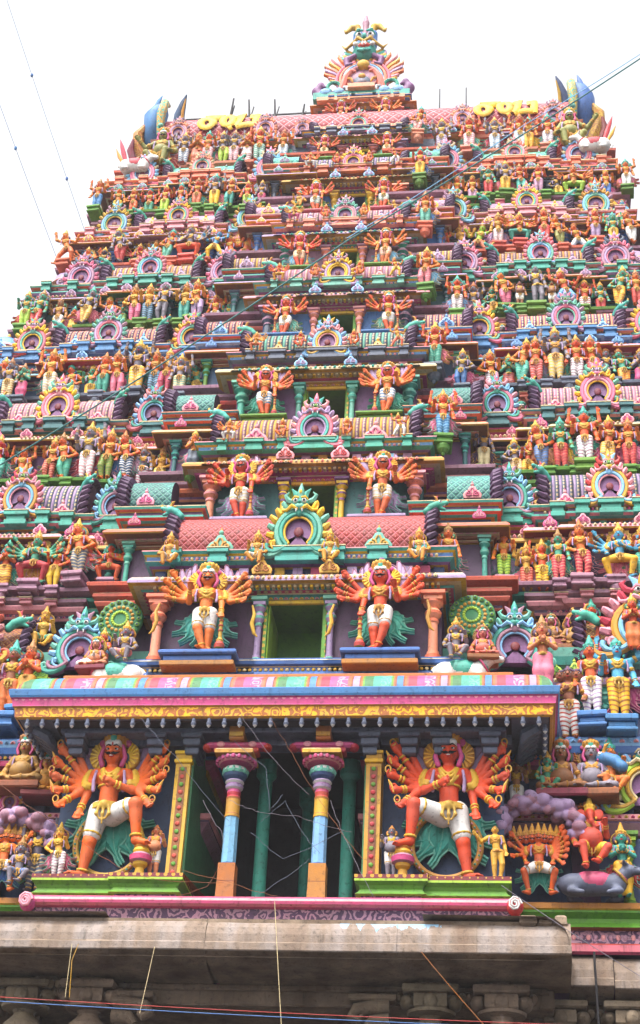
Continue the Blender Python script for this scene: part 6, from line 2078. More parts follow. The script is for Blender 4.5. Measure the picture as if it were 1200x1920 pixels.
    (4, 'g', 'Y', -4.87, 4.13, 24.42, 0.88, 'orange', 'orange', None),
    (4, 'g', 'Y', -8.16, 4.13, 24.42, 0.72, 'grey_skin', 'grey_skin', None),
    (4, 'g', 'Y', -5.67, 4.13, 24.42, 0.75, 'brown_skin', 'brown_skin', None),
    (4, 'g', 'Y', 3.37, 4.13, 24.42, 0.71, 'grey_skin', 'grey_skin', None),
    (4, 'g', 'Y', 5.67, 4.13, 24.42, 0.72, 'gold_skin', 'gold_skin', None),
    (4, 'g', 'Y', 5.15, 4.13, 24.42, 0.79, 'gold_skin', 'gold_skin', None),
    (4, 'k', 'D', -8.55, 4.4, 25.91, 1.03, 'orange', 'stripe:blue-sky_blue', None),
    (5, 'g', 'Y', -2.94, 5.23, 27.74, 0.87, 'orange', 'orange', None),
    (5, 'g', 'Y', -4.44, 5.23, 27.74, 0.84, 'brown_skin', 'brown_skin', None),
    (5, 'g', 'Y', -7.26, 5.23, 27.74, 0.79, 'brown_skin', 'brown_skin', None),
    (5, 'g', 'Y', -8.74, 5.23, 27.74, 0.68, 'bronze', 'bronze', None),
    (5, 'g', 'Y', -5.14, 5.23, 27.74, 0.91, 'grey_skin', 'grey_skin', None),
    (4, 'r', 'E', 7.66, 4.58, 25.91, 0.98, 'grey_skin', 'magenta', None),
    (5, 'g', 'Y', 2.94, 5.23, 27.74, 0.76, 'bronze', 'bronze', None),
    (5, 'g', 'Y', 5.14, 5.23, 27.74, 0.78, 'brown_skin', 'brown_skin', None),
    (5, 'g', 'Y', 4.66, 5.23, 27.74, 0.82, 'brown_skin', 'brown_skin', None),
    (5, 'k', 'A', -8.6, 5.5, 29.16, 0.99, 'green_skin', 'lime', 'red'),
    (6, 'g', 'Y', -2.52, 6.33, 30.94, 0.72, 'gold_skin', 'gold_skin', None),
    (6, 'g', 'Y', -4.02, 6.33, 30.94, 0.7, 'orange', 'orange', None),
    (6, 'g', 'Y', -4.63, 6.33, 30.94, 0.66, 'grey_skin', 'grey_skin', None),
    (6, 'g', 'Y', 2.52, 6.33, 30.94, 0.84, 'bronze', 'bronze', None),
    (6, 'g', 'Y', 4.63, 6.33, 30.94, 0.74, 'bronze', 'bronze', None),
    (6, 'g', 'Y', 4.18, 6.33, 30.94, 0.69, 'gold_skin', 'gold_skin', None),
    (6, 'r', 'C', -2.63, 6.78, 32.309999999999995, 0.9, 'orange', 'lime', None),
    (7, 'g', 'Y', -2.17, 7.23, 33.96, 0.83, 'gold_skin', 'gold_skin', None),
    (7, 'g', 'Y', -3.67, 7.23, 33.96, 0.64, 'grey_skin', 'grey_skin', None),
    (7, 'g', 'Y', -7.0, 7.23, 33.96, 0.69, 'bronze', 'bronze', None),
    (7, 'g', 'Y', -4.39, 7.23, 33.96, 0.76, 'grey_skin', 'grey_skin', None),
    (6, 'r', 'B', 2.63, 6.78, 32.309999999999995, 0.87, 'orange', 'stripe:white-mauve', 'red'),
    (7, 'g', 'Y', 2.17, 7.23, 33.96, 0.74, 'orange', 'orange', None),
    (7, 'g', 'Y', 7.0, 7.23, 33.96, 0.63, 'gold_skin', 'gold_skin', None),
    (7, 'g', 'Y', 4.39, 7.23, 33.96, 0.7, 'grey_skin', 'grey_skin', None),
    (7, 'g', 'Y', 3.97, 7.23, 33.96, 0.72, 'orange', 'orange', None),
    (7, 'r', 'A', -2.38, 7.68, 35.21, 0.82, 'red_skin', 'stripe:yellow-ochre', 'blue'),
    (7, 's', 'B', -4.75, 7.5, 35.21, 0.93, 'orange', 'coral', 'teal'),
    (8, 'g', 'Y', -3.42, 8.33, 36.86, 0.73, 'orange', 'orange', None),
    (8, 'g', 'Y', -5.91, 8.33, 36.86, 0.61, 'orange', 'orange', None),
    (8, 'g', 'Y', -7.39, 8.33, 36.86, 0.67, 'bronze', 'bronze', None),
    (8, 'g', 'Y', -4.14, 8.33, 36.86, 0.77, 'grey_skin', 'grey_skin', None),
    (8, 'g', 'Y', -3.76, 8.33, 36.86, 0.62, 'gold_skin', 'gold_skin', None),
    (7, 'r', 'E', 2.38, 7.68, 35.21, 0.83, 'grey_skin', 'stripe:white-red', 'blue'),
    (8, 'g', 'Y', 1.92, 8.33, 36.86, 0.74, 'grey_skin', 'grey_skin', None),
    (8, 'g', 'Y', 7.39, 8.33, 36.86, 0.69, 'grey_skin', 'grey_skin', None),
    (8, 'g', 'Y', 4.14, 8.33, 36.86, 0.69, 'brown_skin', 'brown_skin', None),
    (8, 'g', 'Y', 5.36, 8.33, 36.86, 0.61, 'gold_skin', 'gold_skin', None),
    (8, 'g', 'Y', 3.76, 8.33, 36.86, 0.8, 'orange', 'orange', None),
    (8, 's', 'E', -3.6, 8.6, 38.11, 1.01, 'orange', 'stripe:white-red', None),
    (8, 's', 'C', -4.4, 8.6, 38.11, 1.08, 'grey_skin', 'lime', 'pink'),
    (8, 's', 'E', -5.2, 8.6, 38.11, 1.09, 'orange', 'coral', 'yellow'),
    (8, 's', 'A', 5.2, 8.6, 38.11, 1.08, 'orange', 'yellow', 'yellow'),
]

buckets = {}
for i, r in enumerate(STATUES):
    fam = 'seated' if r[2] in ('Y',) else 'standing'
    buckets.setdefault((r[0], r[3] > 0, fam), []).append(i)
rank = {}
for kk, l in buckets.items():
    for n_, i in enumerate(sorted(l, key=lambda j: abs(STATUES[j][3]))):
        rank[i] = n_ + 1
STOREY = {1: 'lowest storey', 2: 'second storey', 3: 'third storey', 4: 'fourth storey', 5: 'fifth storey', 6: 'sixth storey', 7: 'seventh storey', 8: 'row under roof'}
LEDGE = {i: TIER[i]['ledge'] for i in TIER}
LEDGE[1] = 'blue'
for i, (tier, kind, pose, u, y, z, h, skin, cloth, scarf) in enumerate(STATUES):
    side = 'right' if u > 0 else 'left'
    seated = pose == 'Y'
    if seated:
        lab = '%s %s, %s %s of doorway, foot of %s' % (SKIN.get(skin, skin), POSE[pose], ORDN[rank[i]], side, STOREY[tier])
    else:
        wear = '' if pose == 'N' else ' in %s %s' % (cloth_words(cloth), 'skirt' if pose == 'E' else 'shorts' if pose in ('H', 'Z') else 'leggings')
        lab = '%s %s%s, %s %s of doorway, %s' % (SKIN.get(skin, skin), POSE[pose], wear, ORDN[rank[i]], side, STOREY[tier])
    key = {'FM': 'F', 'T3': 'T', 'Lr': 'A'}.get(pose, pose)
    S_ = TIER[tier]['S'] if tier > 1 else 15.0
    if tier > 1 and kind in 'rk' and abs(z - S_ - .01) < .03:
        z -= .14 if kind == 'r' else .06
    low = kind in 'srk' and tier > 1 and z < S_ - .18
    if low:
        y -= .42
    hair = rnd.choice(['plum', 'plum', 'navy', 'dark_green', 'maroon'])
    crown = rnd.choice(['gold', 'gold', 'gold', 'ochre', 'bronze', 'teal'])
    t = statue(key, 'seated_statue' if seated else 'standing_statue', lab, 'statue', u, y - (.10 if kind in 'srk' and tier > 1 else 0), z, h * (1.13 if pose != 'Y' else 1.06), skin, cloth if pose != 'Y' else skin, scarf, crown, hair,
               halo=rnd.choice(['plum', 'ochre', 'maroon', 'orange', 'bronze', 'teal']), mirror=(pose == 'FM') or (pose not in ('F',) and rnd.random() < .5), rot=rnd.uniform(-.12, .12),
               group='seated pot-bellied statues at the feet of the storeys' if seated else 'statues on the %s' % STOREY[tier],
               scarf_rim=rnd.choice(['mint', 'rose', 'cream', 'gold']))
    if kind in 'ck' or low or (kind in 'sru' and z > S_ + .04):
        b = MB()
        k = 1 / h
        dp = kind == 'c'
        bracket(b, 0, .02, 0, .21 * k * h * .9, LEDGE[tier], dp)
        b.build('pedestal', t, smooth=False)
    if seated:
        b = MB()
        b.box(-.30, .30, -.24, .22, -max(.08, (z - terrace(tier - 1)) / h) if kind == 'g' else -.1, -.002, 'brown' if i % 2 else 'maroon', .02)
        b.build('pedestal', t)

# guardians beside every doorway
CLG = {2: 'white', 3: 'stripe:white-cream', 4: 'stripe:white-blue', 5: 'white', 6: 'stripe:cream-rose', 7: 'stripe:white-teal', 8: 'cream', 9: 'white'}
GSK = {2: 'orange', 3: 'orange', 4: 'orange', 5: 'orange', 6: 'orange', 7: 'orange', 8: 'orange', 9: 'orange'}
for i in range(2, 10):
    q = CENT[i]
    hh = {2: 1.80, 3: 1.52, 4: 1.36, 5: 1.20, 6: 1.2, 7: 1.12, 8: .96, 9: 1.06}[i]
    for s in (-1, 1):
        u = {2: (-1.70, 1.81), 3: (-1.53, 1.63), 4: (-1.40, 1.56), 5: (-1.27, 1.40), 6: (-1.24, 1.15), 7: (-1.08, .92), 8: (-1.10, .85), 9: (-.80, .65)}[i][s > 0]
        key = 'GD' if i <= 4 else 'GE'
        lab = 'orange many-armed club-bearing guardian statue %s of the doorway, %s' % ('left' if s < 0 else 'right', STOREY[i] if i < 8 else {8: 'storey just under the roof', 9: 'top niche below the lion crest'}[i])
        t = statue(key, 'guardian_statue', lab, 'guardian statue', u, q['Y'] - .10, q['f'] + .002, hh, 'orange' if (i + (s > 0)) % 3 else 'porch_orange', CLG[i], {2: 'teal', 3: 'lavender', 4: 'teal', 5: 'mint', 6: 'sky_blue', 7: 'leaf', 8: 'mint', 9: 'teal'}[i],
                   'gold', ('purple', 'magenta', 'navy')[(i + (s > 0)) % 3], halo=('rose', 'plum', 'ochre', 'teal')[(i * 2 + (s > 0)) % 4], mirror=(s < 0) ^ (i in (5, 8)), rot=.08 * s * (1 if i % 2 else -1), group='club-bearing guardians beside the doorways', scarf_rim='mint' if i < 5 else 'cream')
        if i == 2:
            for k in (-1, 1):
                b = MB()
                b.tube([(k * .52, .0, .62), (k * .55, -.02, .50), (k * .53, -.03, .38), (k * .56, -.02, .26), (k * .60, -.02, .22)], [.012, .02, .024, .02, .008], 'gold', 8)
                b.build('tassel', t, smooth=True)

# small figures crouching beside the gables of the middle bay
for i in range(3, 8):
    q = CENT[i]
    H = CENT[i + 1]['f'] - q['f']
    top = q['f'] + .36 * H + .275 * H
    for s in (-1, 1):
        for n_, (fr, key, sk) in enumerate(((.30, 'Z', 'orange'), (.80, 'F' if s > 0 else 'G', 'orange' if i % 2 else 'gold_skin'))):
            statue(key, 'attendant_statue', 'small %s attendant statue %s of the central gable above the doorway, %s' % ('sitting' if key == 'Z' else 'dancing' if key == 'F' else 'squatting', 'right' if s > 0 else 'left', STOREY[i]), 'statue',
                   q['cu'] + s * q['wc'] * fr, q['Y'] + .02, top - .10, .60 if key == 'Z' else .56, sk, ('white', 'coral', 'stripe:yellow-ochre', 'magenta')[(i + n_) % 4], None, 'gold', 'maroon', 'ochre', mirror=s < 0, group='small attendants beside the central gables')

# the two great guardians of the porch
for s, u, z in ((-1, -3.18, 11.742), (1, 3.18, 11.742)):
    H_ = 2.66
    t = statue('PG', 'guardian_statue', 'huge orange guardian statue with raised leg and white shorts, %s panel of the porch' % ('left' if s < 0 else 'right'), 'guardian statue', u, .28, z + .01, H_, 'porch_orange', 'white', 'teal', 'gold', 'navy',
               halo='gold', mirror=(s > 0), group='great guardians of the porch')
    b = MB()
    n = 40
    b.tube([(.02 + .235 * math.cos(2 * PI * k / n), .075, .275 + .235 * math.sin(2 * PI * k / n) * (1.05 if math.sin(2 * PI * k / n) > 0 else .95)) for k in range(n + 1)], .023, 'gold', 8)
    for k in range(44):
        a = 2 * PI * k / 44
        b.ball((.02 + .235 * math.cos(a), .052, .275 + .242 * math.sin(a)), .0085, ('teal', 'rose')[k % 2], 5, 4)
    b.build('ring_band', t, smooth=True)
    b = MB()
    x = .30
    b.lathe([(.035, .0, 'gold'), (.03, .05, 'gold'), (.05, .07, 'gold'), (.052, .09, 'mauve'), (.075, .10, 'magenta'), (.08, .135, 'mauve'), (.055, .155, 'gold'), (.06, .17, 'gold'), (.05, .19, 'ochre'), (.055, .205, 'gold'), (.03, .222, 'gold')], (x, -.09, -.005), 14)
    b.build('mace', t, smooth=True)
    b = MB()   # sabre and emblems in the raised hands
    for k, (dg, m) in enumerate(((0, 'grey_skin'), (.2, 'gold'), (.4, 'gold'), (.6, 'gold'), (.8, 'gold'), (1, 'gold'))):
        for side in (-1, 1):
            a = fan_arm(side, dg, .90, 1.15)
            w = Vector(a[2]) + (Vector(a[2]) - Vector(a[1])).normalized() * .05
            if dg == 0 and side < 0:
                b.tube([tuple(w + Vector((0, -.02, -.03))), tuple(w + Vector((.02, -.02, .05))), tuple(w + Vector((.06, -.02, .11))), tuple(w + Vector((.12, -.02, .15)))], [.008, .011, .009, .002], m, 6, flat=.5)
            elif dg == 0:
                rr = .05
                b.tube([(w.x + rr * math.cos(R(q)) * 1.0, w.y + .02, w.z + rr * math.sin(R(q)) * 1.1 + .02) for q in range(0, 361, 24)], .012, 'gold', 6)
            elif k % 2:
                b.tube([(w.x + side * .02 + .02 * math.cos(R(q)), w.y - .02, w.z + .035 + .026 * math.sin(R(q))) for q in range(0, 361, 40)], .006, m, 5)
            else:
                b.tube([tuple(w + Vector((side * .0, -.02, -.03))), tuple(w + Vector((side * .02, -.02, .03))), tuple(w + Vector((side * .04, -.02, .07)))], [.006, .012, .003], m, 6)
    b.build('emblems', t, smooth=True)
# attendants in the panels
A_ = 'attendants in the porch panels'
statue('C', 'attendant_statue', 'small golden woman statue in white banded skirt, outer side of left porch panel', 'statue', -4.0, .22, 11.745, .92, 'gold_skin', 'stripe:white-mauve', 'pink', 'gold', 'maroon', 'plum', group=A_)
statue('H', 'attendant_statue', 'pink-brown dwarf statue in white shorts beside gold frame, left porch panel', 'statue', -2.18, .22, 11.745, 1.0, 'pink_skin', 'white', None, 'gold', 'ochre', None, group=A_)
statue('H', 'attendant_statue', 'grey praying dwarf statue in white shorts beside gold frame, right porch panel', 'statue', 2.16, .22, 11.745, 1.0, 'grey_skin', 'white', None, 'gold', 'ochre', None, group=A_, mirror=True)
statue('N', 'attendant_statue', 'plain golden shaven man statue in loincloth, outer side of right porch panel', 'statue', 4.02, .16, 11.745, 1.02, 'gold_skin', 'white', None, 'gold', 'gold_skin', 'navy', group=A_, skip=('halo', 'jewellery', 'crown'))

# figures beside the porch
def boulders(u, y, z, label, n=70, w=.85, hgt=1.0, mat='lavender'):
    """a rocky arch of knobbly rounded stones"""
    r_ = random.Random(int(u * 100))
    S = Sculpt()
    for k in range(n):
        a = R(5 + 170 * (k + r_.random()) / n)
        rr = w * (.78 + .30 * r_.random())
        q = .075 + .075 * r_.random()
        S.ell((rr * math.cos(a), r_.uniform(-.22, .12), hgt * rr * math.sin(a)), (q * r_.uniform(.9, 1.25), q, q * r_.uniform(.8, 1.0)), k % 3 // 2, .018, r_.uniform(-.6, .6))
    o = bpy.data.objects.new('boulder_arch', S.mesh('boulder_arch', .022, [mat, 'mauve']))
    COL.objects.link(o)
    o.location = (u, y, z)
    tag(o, label, 'painted rocks')
    return o
boulders(4.78, 1.0, 12.75, 'arch of lavender painted boulders over the ten-headed statue right of porch')
boulders(-5.0, 1.05, 12.55, 'arch of lavender painted boulders left of the porch', w=.75)
statue('TEN', 'ten_headed_statue', 'orange ten-headed many-armed squatting statue under boulder arch, right of porch', 'statue', 4.80, .92, 11.75, 1.32, 'orange', 'white', 'teal', 'gold', 'maroon', mirror=False)
statue('Z', 'seated_statue', 'green seated woman statue on top of the right boulder arch', 'statue', 5.0, 1.05, 13.72, .95, 'green_skin', 'red', None, 'gold', 'navy', 'plum')
statue('B', 'seated_statue', 'brown bearded statue behind right boulder arch, next to green woman', 'statue', 4.42, 1.25, 13.45, 1.0, 'brown_skin', 'white', None, 'bronze', 'ochre', 'maroon')
E_ = statue('ELE', 'elephant_headed_statue', 'red elephant-headed seated statue on a dark rat, right of the ten-headed statue', 'statue', 5.75, .95, 12.15, 1.62, 'red_skin', 'yellow', None, 'gold', 'teal')
statue('TEN', 'ten_headed_statue', 'orange ten-headed many-armed statue at far left edge, left of the porch', 'statue', -5.25, .95, 11.75, 1.3, 'orange', 'white', 'blue', 'gold', 'maroon', mirror=True)
statue('B', 'standing_statue', 'dark grey bearded four-armed statue beside the left porch panel', 'statue', -4.62, 1.0, 11.75, 1.32, 'dark_skin', 'stripe:slate-cream', 'leaf', 'gold', 'ochre', 'teal')
statue('Z', 'seated_statue', 'grey seated musician statue with bent leg, low at left of the porch', 'statue', -4.85, .72, 11.72, 1.05, 'grey_skin', 'blue', None, 'bronze', 'plum', 'maroon')
statue('E', 'standing_statue', 'small teal praying statue by lime pilaster, low at right of the elephant-headed statue', 'statue', 6.3, 1.0, 11.75, 1.2, 'teal', 'yellow', 'red', 'gold', 'plum', 'maroon')
statue('Y', 'seated_statue', 'small orange seated statue above the elephant-headed statue, between lotus arches', 'statue', 5.72, 1.18, 13.47, .6, 'orange', 'orange', None, 'gold', 'maroon', 'teal')
def mount_mesh():
    S = Sculpt()
    S.cap((-.35, 0, .30), (.30, 0, .30), .24, .22, 0, .06)
    S.cap((.30, 0, .36), (.55, -.05, .58), .15, .12, 0, .06)
    S.cap((.55, -.05, .62), (.80, -.12, .54), .115, .065, 0, .04)
    for sx in (-1, 1):
        S.chain([(sx * .32, -.12, .2), (sx * .38, -.20, .1), (sx * .22, -.26, .05)], [.10, .07, .05], 0, .04)
        S.chain([(sx * .32, .12, .2), (sx * .38, .20, .1), (sx * .22, .26, .05)], [.10, .07, .05], 0, .04)
        S.chain([(.5, -.05 + sx * .10, .7), (.47, -.05 + sx * .2, .74)], [.05, .02], 0, .02)
        S.chain([(.56, -.05 + sx * .06, .72), (.56, -.05 + sx * .09, .82), (.60, -.05 + sx * .06, .88)], [.03, .022, .008], 2, .01)
        S.ell((.66, -.08 + sx * .085, .62), (.022, .02, .022), 3, .004)
    S.chain([(-.55, 0, .40), (-.66, -.05, .25), (-.6, -.08, .1)], [.06, .03, .03], 0, .04)
    S.cap((-.12, 0, .34), (.08, 0, .34), .245, .245, 1, .01)
    S.band((.30, 0, .36), (.55, -.05, .58), .5, .14, .025, 1, .01)
    return S.mesh('mount_body', .022, ['white', 'magenta', 'gold', 'black'])
MOUNT = mount_mesh()
def garland(t, mat):
    b = MB()
    b.tube([(.42 + .02 * math.cos(R(q)) - .10 * math.sin(R(q)), -.03 + .165 * math.cos(R(q)), .47 + .16 * math.sin(R(q))) for q in range(0, 361, 20)], .028, mat, 6)
    b.build('garland', t, smooth=True)
t = thing('rat_statue', 'dark grey rat statue carrying the elephant-headed figure, right of porch', 'animal statue', (5.78, .95, 11.70), scale=(1.1, 1.0, .85))
inst(MOUNT, t, {0: 'slate', 1: 'magenta'}, name='body')
garland(t, 'gold')
for s in (-1, 1):
    side = 'right' if s > 0 else 'left'
    u = 3.42 * s
    t = thing('bull_statue', 'white kneeling bull statue with garlands on porch roof, %s of blue platform' % side, 'animal statue', (u, .55, 15.75), 'bulls on the porch roof', (.95 * (1 if s > 0 else -1), .95, .95))
    inst(MOUNT, t, {0: 'white', 1: 'teal'}, name='body')
    garland(t, 'magenta')
    statue('Z', 'seated_statue', '%s rider statue on the white bull, %s end of porch roof' % ('grey' if s > 0 else 'blue-grey', side), 'statue', u - s * .12, .5, 16.22, 1.05, 'grey_skin', 'rose', None, 'gold', 'plum', 'maroon', mirror=s < 0)
    statue('E', 'seated_statue', 'small green woman statue behind the white bull, %s end of porch roof' % side, 'statue', u + s * .42, .8, 16.15, .95, 'green_skin' if s > 0 else 'orange', 'coral', None, 'gold', 'navy', 'blue')
    b = MB()
    b.lathe([(.0, -.04, 'peacock'), (.30, -.05, 'peacock'), (.46, -.02, 'dark_green'), (.48, .03, 'dark_green'), (.0, .06, 'dark_green')], n=28)
    for k in range(18):
        a = 2 * PI * k / 18
        for r_, q, m in ((.40, .055, 'leaf'), (.27, .04, 'gold'), (.16, .035, 'lime')):
            b.ball((r_ * math.cos(a), r_ * math.sin(a), -.055), (q, q, .025), m, 7, 5)
        b.ball((.40 * math.cos(a), .40 * math.sin(a), -.08), (.022, .022, .012), 'navy', 6, 4)
    o = b.build('feather_wheel', smooth=True)
    o.matrix_world = Matrix.Translation((s * 3.55 + (.05 if s > 0 else -.05), .98, 17.55)) @ Matrix.Rotation(-PI / 2, 4, 'X')
    tag(o, 'round green peacock feather wheel above the white bull, %s end of porch roof' % side, 'feather wheel', 'peacock wheels above the bulls')
# small climbing attendants on the second storey roof
for n_, (u, m) in enumerate(((-2.62, 0), (-.78, 1), (.72, 0), (2.55, 1))):
    statue('Z', 'seated_statue', 'small golden sitting attendant statue, %s from left, below the diamond-scaled red roof' % ORD[n_ + 1], 'statue', u, .52, 18.48, .92, 'gold_skin', 'white', None, 'gold', 'maroon', 'plum', mirror=bool(m), group='sitting attendants below the red roof')
# horseshoe gable flowers beside the doorway
# giants at the two ends of the roof
for s in (-1, 1):
    side = 'right' if s > 0 else 'left'
    statue('GIANT', 'giant_statue', 'giant olive-gold seated ogre statue at %s end of the roof' % side, 'statue', s * 6.35 + .1, 8.15, 37.45, 2.2, 'olive_skin', 'gold', 'red', 'gold', 'ochre', 'teal', mirror=s < 0, group='giants at the ends of the roof', scarf_rim='salmon')
    t = thing('horse_statue', 'white horse statue with red saddle below the giant, %s end of the roof' % side, 'animal statue', (s * 7.0 + .1, 7.75, 37.1), 'horses at the ends of the roof', (-s * .85, .9, 1.0))
    inst(MOUNT, t, {0: 'white', 1: 'red'}, name='body')
    b = MB()
    b.tube([(-.35, 0, .4), (-.5, 0, .85), (-.62, 0, 1.2), (-.72, 0, 1.5)], [.06, .09, .07, .01], 'red', 8)
    b.tube([(-.45, 0, .4), (-.66, 0, .75), (-.82, 0, 1.1)], [.05, .07, .01], 'gold', 8)
    b.build('plume', t, smooth=True)
    b = MB()
    b.lathe([(.36, 0, 'blue'), (.36, .5, 'navy'), (.38, .52, 'teal'), (.38, .6, 'teal'), (.1, .62, 'teal')], n=18)
    o = b.build('water_tank', smooth=True)
    o.location = (s * 5.72, 10.6, 41.35)
    tag(o, 'round blue water tank on the %s end of the roof' % side, 'tank', 'blue tanks on the roof')

# ------------------------------------------------------------------ scaffolding and rods on the roof ridge
SG = 'bamboo scaffold poles on the roof'
for n_, (u, z1, ln) in enumerate(((-5.8, 42.1, .1), (-4.72, 43.1, -.06), (-4.05, 43.0, .08), (-3.18, 42.95, .06), (-2.25, 42.65, -.04))):
    b = MB()
    b.tube([(u + ln, 10.4, 41.2), (u, 10.4, 42.1), (u - ln, 10.4, z1)], [.05, .045, .03], 'charcoal', 6)
    b.tube([(u - .12, 10.45, 41.3), (u + .1, 10.45, z1 - .3)], .026, 'charcoal', 5)
    b.ball((u, 10.4, 42.1), (.06, .06, .09), 'charcoal', 6, 4)
    o = b.build('scaffold_pole', smooth=True)
    tag(o, 'thin dark scaffold pole on the roof ridge, %s from left' % ORD[n_ + 1], 'scaffold pole', SG)
for n_, (z0, z1, w) in enumerate(((42.2, 42.25, .036), (41.6, 41.85, .05))):
    b = MB()
    b.tube([(-6.3, 10.42, z0), (-4, 10.42, z0 + .03), (-1.6, 10.42, z1)], w, 'charcoal', 5)
    o = b.build('scaffold_rail', smooth=True)
    tag(o, ('upper' if n_ == 0 else 'lower') + ' thin scaffold rail tied along the roof ridge poles', 'scaffold rail')
for n_, u in enumerate((2.34, 3.22)):
    b = MB()
    b.tube([(u, 10.3, 41.3), (u + .01, 10.3, 42.95)], [.03, .02], 'charcoal', 5)
    o = b.build('roof_rod', smooth=True)
    tag(o, 'thin upright rod on the roof ridge, %s to the lion crest' % ('nearest' if n_ == 0 else 'second nearest'), 'rod', 'thin rods on the roof ridge')

# ------------------------------------------------------------------ cables in front of the tower
def cable(name, pts, rad, mat, label, sag=0.0, n=28):
    P = [Vector(p) for p in pts]
    out = []
    for a, c in zip(P, P[1:]):
        for k in range(n):
            q = k / n
            p = a.lerp(c, q)
            p.z -= sag * 4 * q * (1 - q) * (a - c).length / 10
            out.append(p)
    out.append(P[-1])
    b = MB()
    b.tube(out, rad, mat, 6)
    o = b.build(name, smooth=True)
    tag(o, label, 'cable')
    return o
CAB = {'main': [(7.325, -6.0, 25.92), (1.597, -6.0, 21.321), (-4.283, -6.0, 16.433)], 'main2': [(7.319, -6.1, 25.924), (4.772, -6.05, 23.955), (1.595, -6.0, 21.385)], 'l1': [(-6.924, -4.0, 31.458), (-5.737, 1.0, 28.37)], 'l1f': [0.35, 0.77], 'l2': [(-6.52, -4.0, 27.93), (-6.369, 1.0, 27.643)], 'l2f': [0.32], 'b1': [(-3.777, -3.0, 8.586), (6.301, -3.0, 8.282)], 'b2': [(-3.754, -3.1, 8.623), (6.297, -3.1, 8.317)], 's1': [(-3.238, -0.7, 10.235), (-3.235, -0.7, 9.318)], 's2': [(-3.119, -0.72, 10.229), (-3.195, -0.72, 9.95), (-3.156, -0.72, 9.313)], 's3': [(-1.783, -0.7, 10.205), (-1.92, -0.7, 9.071)], 's4': [(0.247, -0.75, 11.005), (0.499, -0.75, 8.835)], 's5': [(2.781, -0.75, 10.153), (3.879, -0.75, 8.894)], 's6': [(4.128, -0.75, 11.32), (6.362, -0.75, 9.799)], 'tangle': [[(-2.513, -0.6, 14.578), (-1.776, -0.6, 13.766), (-0.724, -0.4, 12.604)], [(-0.65, -0.6, 14.623), (0.078, -0.4, 13.746), (0.673, -0.2, 13.204)], [(-0.1, -0.6, 14.62), (0.256, -0.4, 14.065), (0.874, -0.2, 13.101), (1.687, -0.2, 11.992)], [(-0.766, -0.3, 14.222), (-0.129, -0.3, 13.685), (-0.026, -0.3, 12.852), (0.199, -0.3, 13.162)], [(-0.775, -0.3, 13.057), (-0.27, -0.3, 12.851), (0.514, -0.3, 12.751), (1.49, -0.3, 12.45)], [(-1.538, -0.3, 11.736), (-0.752, -0.3, 11.545), (0.219, -0.3, 11.26)], [(-0.342, -0.3, 11.159), (0.204, -0.3, 11.503), (0.749, -0.3, 11.948)], [(-1.268, -0.3, 13.056), (-0.873, -0.3, 12.441), (-0.808, -0.3, 12.239)], [(-1.539, -0.3, 11.246), (-1.031, -0.3, 11.445), (-0.824, -0.3, 11.84)], [(-0.158, -0.3, 12.647), (0.254, -0.3, 13.058), (0.525, -0.3, 12.547), (0.934, -0.3, 12.048)], [(1.08, -0.3, 13.059), (1.402, -0.3, 12.249), (1.906, -0.3, 11.274)], [(-5.057, -0.5, 13.283), (-3.618, -0.5, 12.351), (-2.349, -0.5, 11.558), (-0.71, -0.5, 11.423)], [(-0.338, -0.3, 12.443), (0.272, -0.3, 11.945), (1.299, -0.3, 12.449)]]}
cable('power_cable', CAB['main'], .014, 'dark_teal', 'thick dark teal cable slanting across the middle of the tower', .12)
cable('power_cable', CAB['main2'], .008, 'sky_blue', 'thin pale blue cable beside the thick teal cable at upper right', .12)
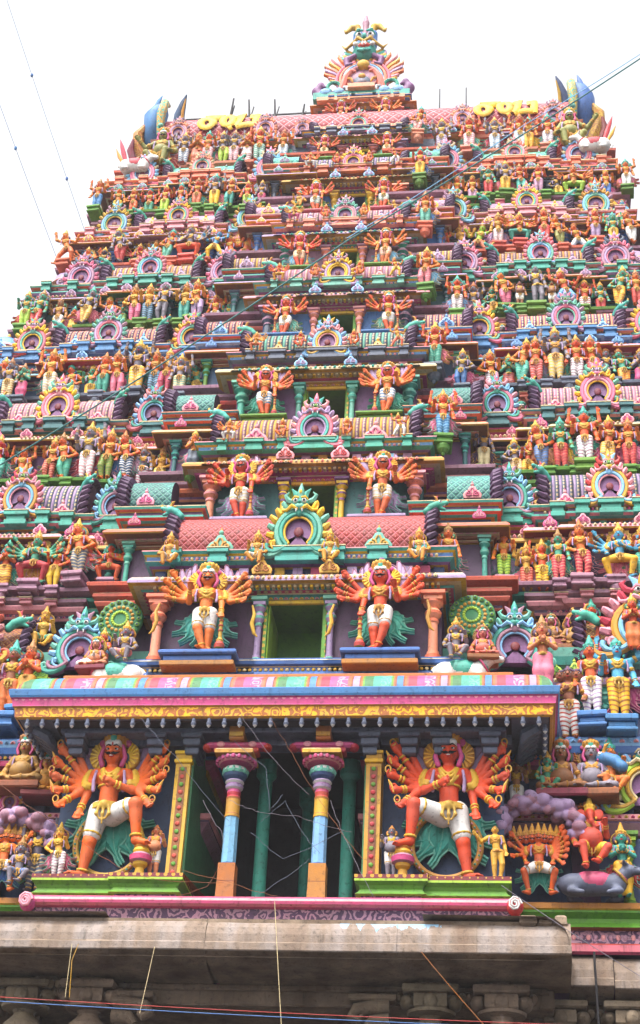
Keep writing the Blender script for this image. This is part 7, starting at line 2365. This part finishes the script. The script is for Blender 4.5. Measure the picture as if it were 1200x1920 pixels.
for k, nm in enumerate(('l1', 'l2')):
    o = cable('light_string', CAB[nm], .006, 'blue', ('longer' if k == 0 else 'shorter lower') + ' thin blue string with small bulbs in the sky left of the tower', .05)
    P = [Vector(p) for p in CAB[nm]]
    for f in CAB[nm + 'f']:
        b = MB()
        p = P[0].lerp(P[-1], f)
        L_ = (P[0] - P[-1]).length
        p.z -= .05 * 4 * f * (1 - f) * L_ / 10
        b.ball(p, (.035, .035, .06), 'blue', 8, 6)
        b.build('bulb', o, smooth=True)
cable('power_cable', CAB['b1'], .007, 'blue', 'blue cable crossing low in front of the granite pillars', .04)
cable('power_cable', CAB['b2'], .005, 'red', 'thin red cable running just above the blue cable, granite pillars', .04)
for k, (key, mat, lab) in enumerate((('s1', 'cream', 'cream string hanging from the granite ledge at far left'), ('s2', 'gold', 'yellow frayed string hanging from the ledge at left'), ('s3', 'cream', 'pale string hanging below the ledge under the left porch panel'),
                                     ('s4', 'cream', 'long pale string hanging in front of the gateway centre'), ('s5', 'ochre', 'slanting orange string below the ledge at right'), ('s6', 'grey_skin', 'grey wire slanting from the red knob to lower right'))):
    cable('hanging_string', CAB[key], .0055, mat, lab, .1)
r_ = random.Random(4)
for k, pts in enumerate(CAB['tangle']):
    b = MB()
    P = [Vector(p) for p in pts]
    out = []
    for a, c in zip(P, P[1:]):
        for q in range(8):
            p = a.lerp(c, q / 8)
            out.append(p + Vector((r_.uniform(-.012, .012), 0, r_.uniform(-.012, .012) - .12 * (q / 8) * (1 - q / 8) * (a - c).length)))
    out.append(P[-1])
    b.tube(out, .0042, ('slate', 'grey_skin', 'brown')[k % 3], 5)
    o = b.build('loose_wire', smooth=True)
    tag(o, 'thin loose wires and dry twigs tangled in front of the porch pillars', 'wire', 'loose wires before the porch')

# ------------------------------------------------------------------ thin haze volume, added to imitate the washed-out lens glare at the top
B = MB()
B.box(-430, 430, -430, 430, -2.0, 56, 'black')
hz = B.build('haze')
hz['kind'] = 'stuff'
m = bpy.data.materials.new('haze')
m.use_nodes = True
m.node_tree.nodes.remove(m.node_tree.nodes['Principled BSDF'])
pv = m.node_tree.nodes.new('ShaderNodeVolumePrincipled')
pv.inputs['Color'].default_value = (0.95, 0.96, 1.0, 1)
pv.inputs['Density'].default_value = 0.0005
pv.inputs['Anisotropy'].default_value = 0.3
m.node_tree.links.new(pv.outputs[0], m.node_tree.nodes['Material Output'].inputs['Volume'])
hz.data.materials.clear()
hz.data.materials.append(m)
SC.cycles.volume_bounces = 1
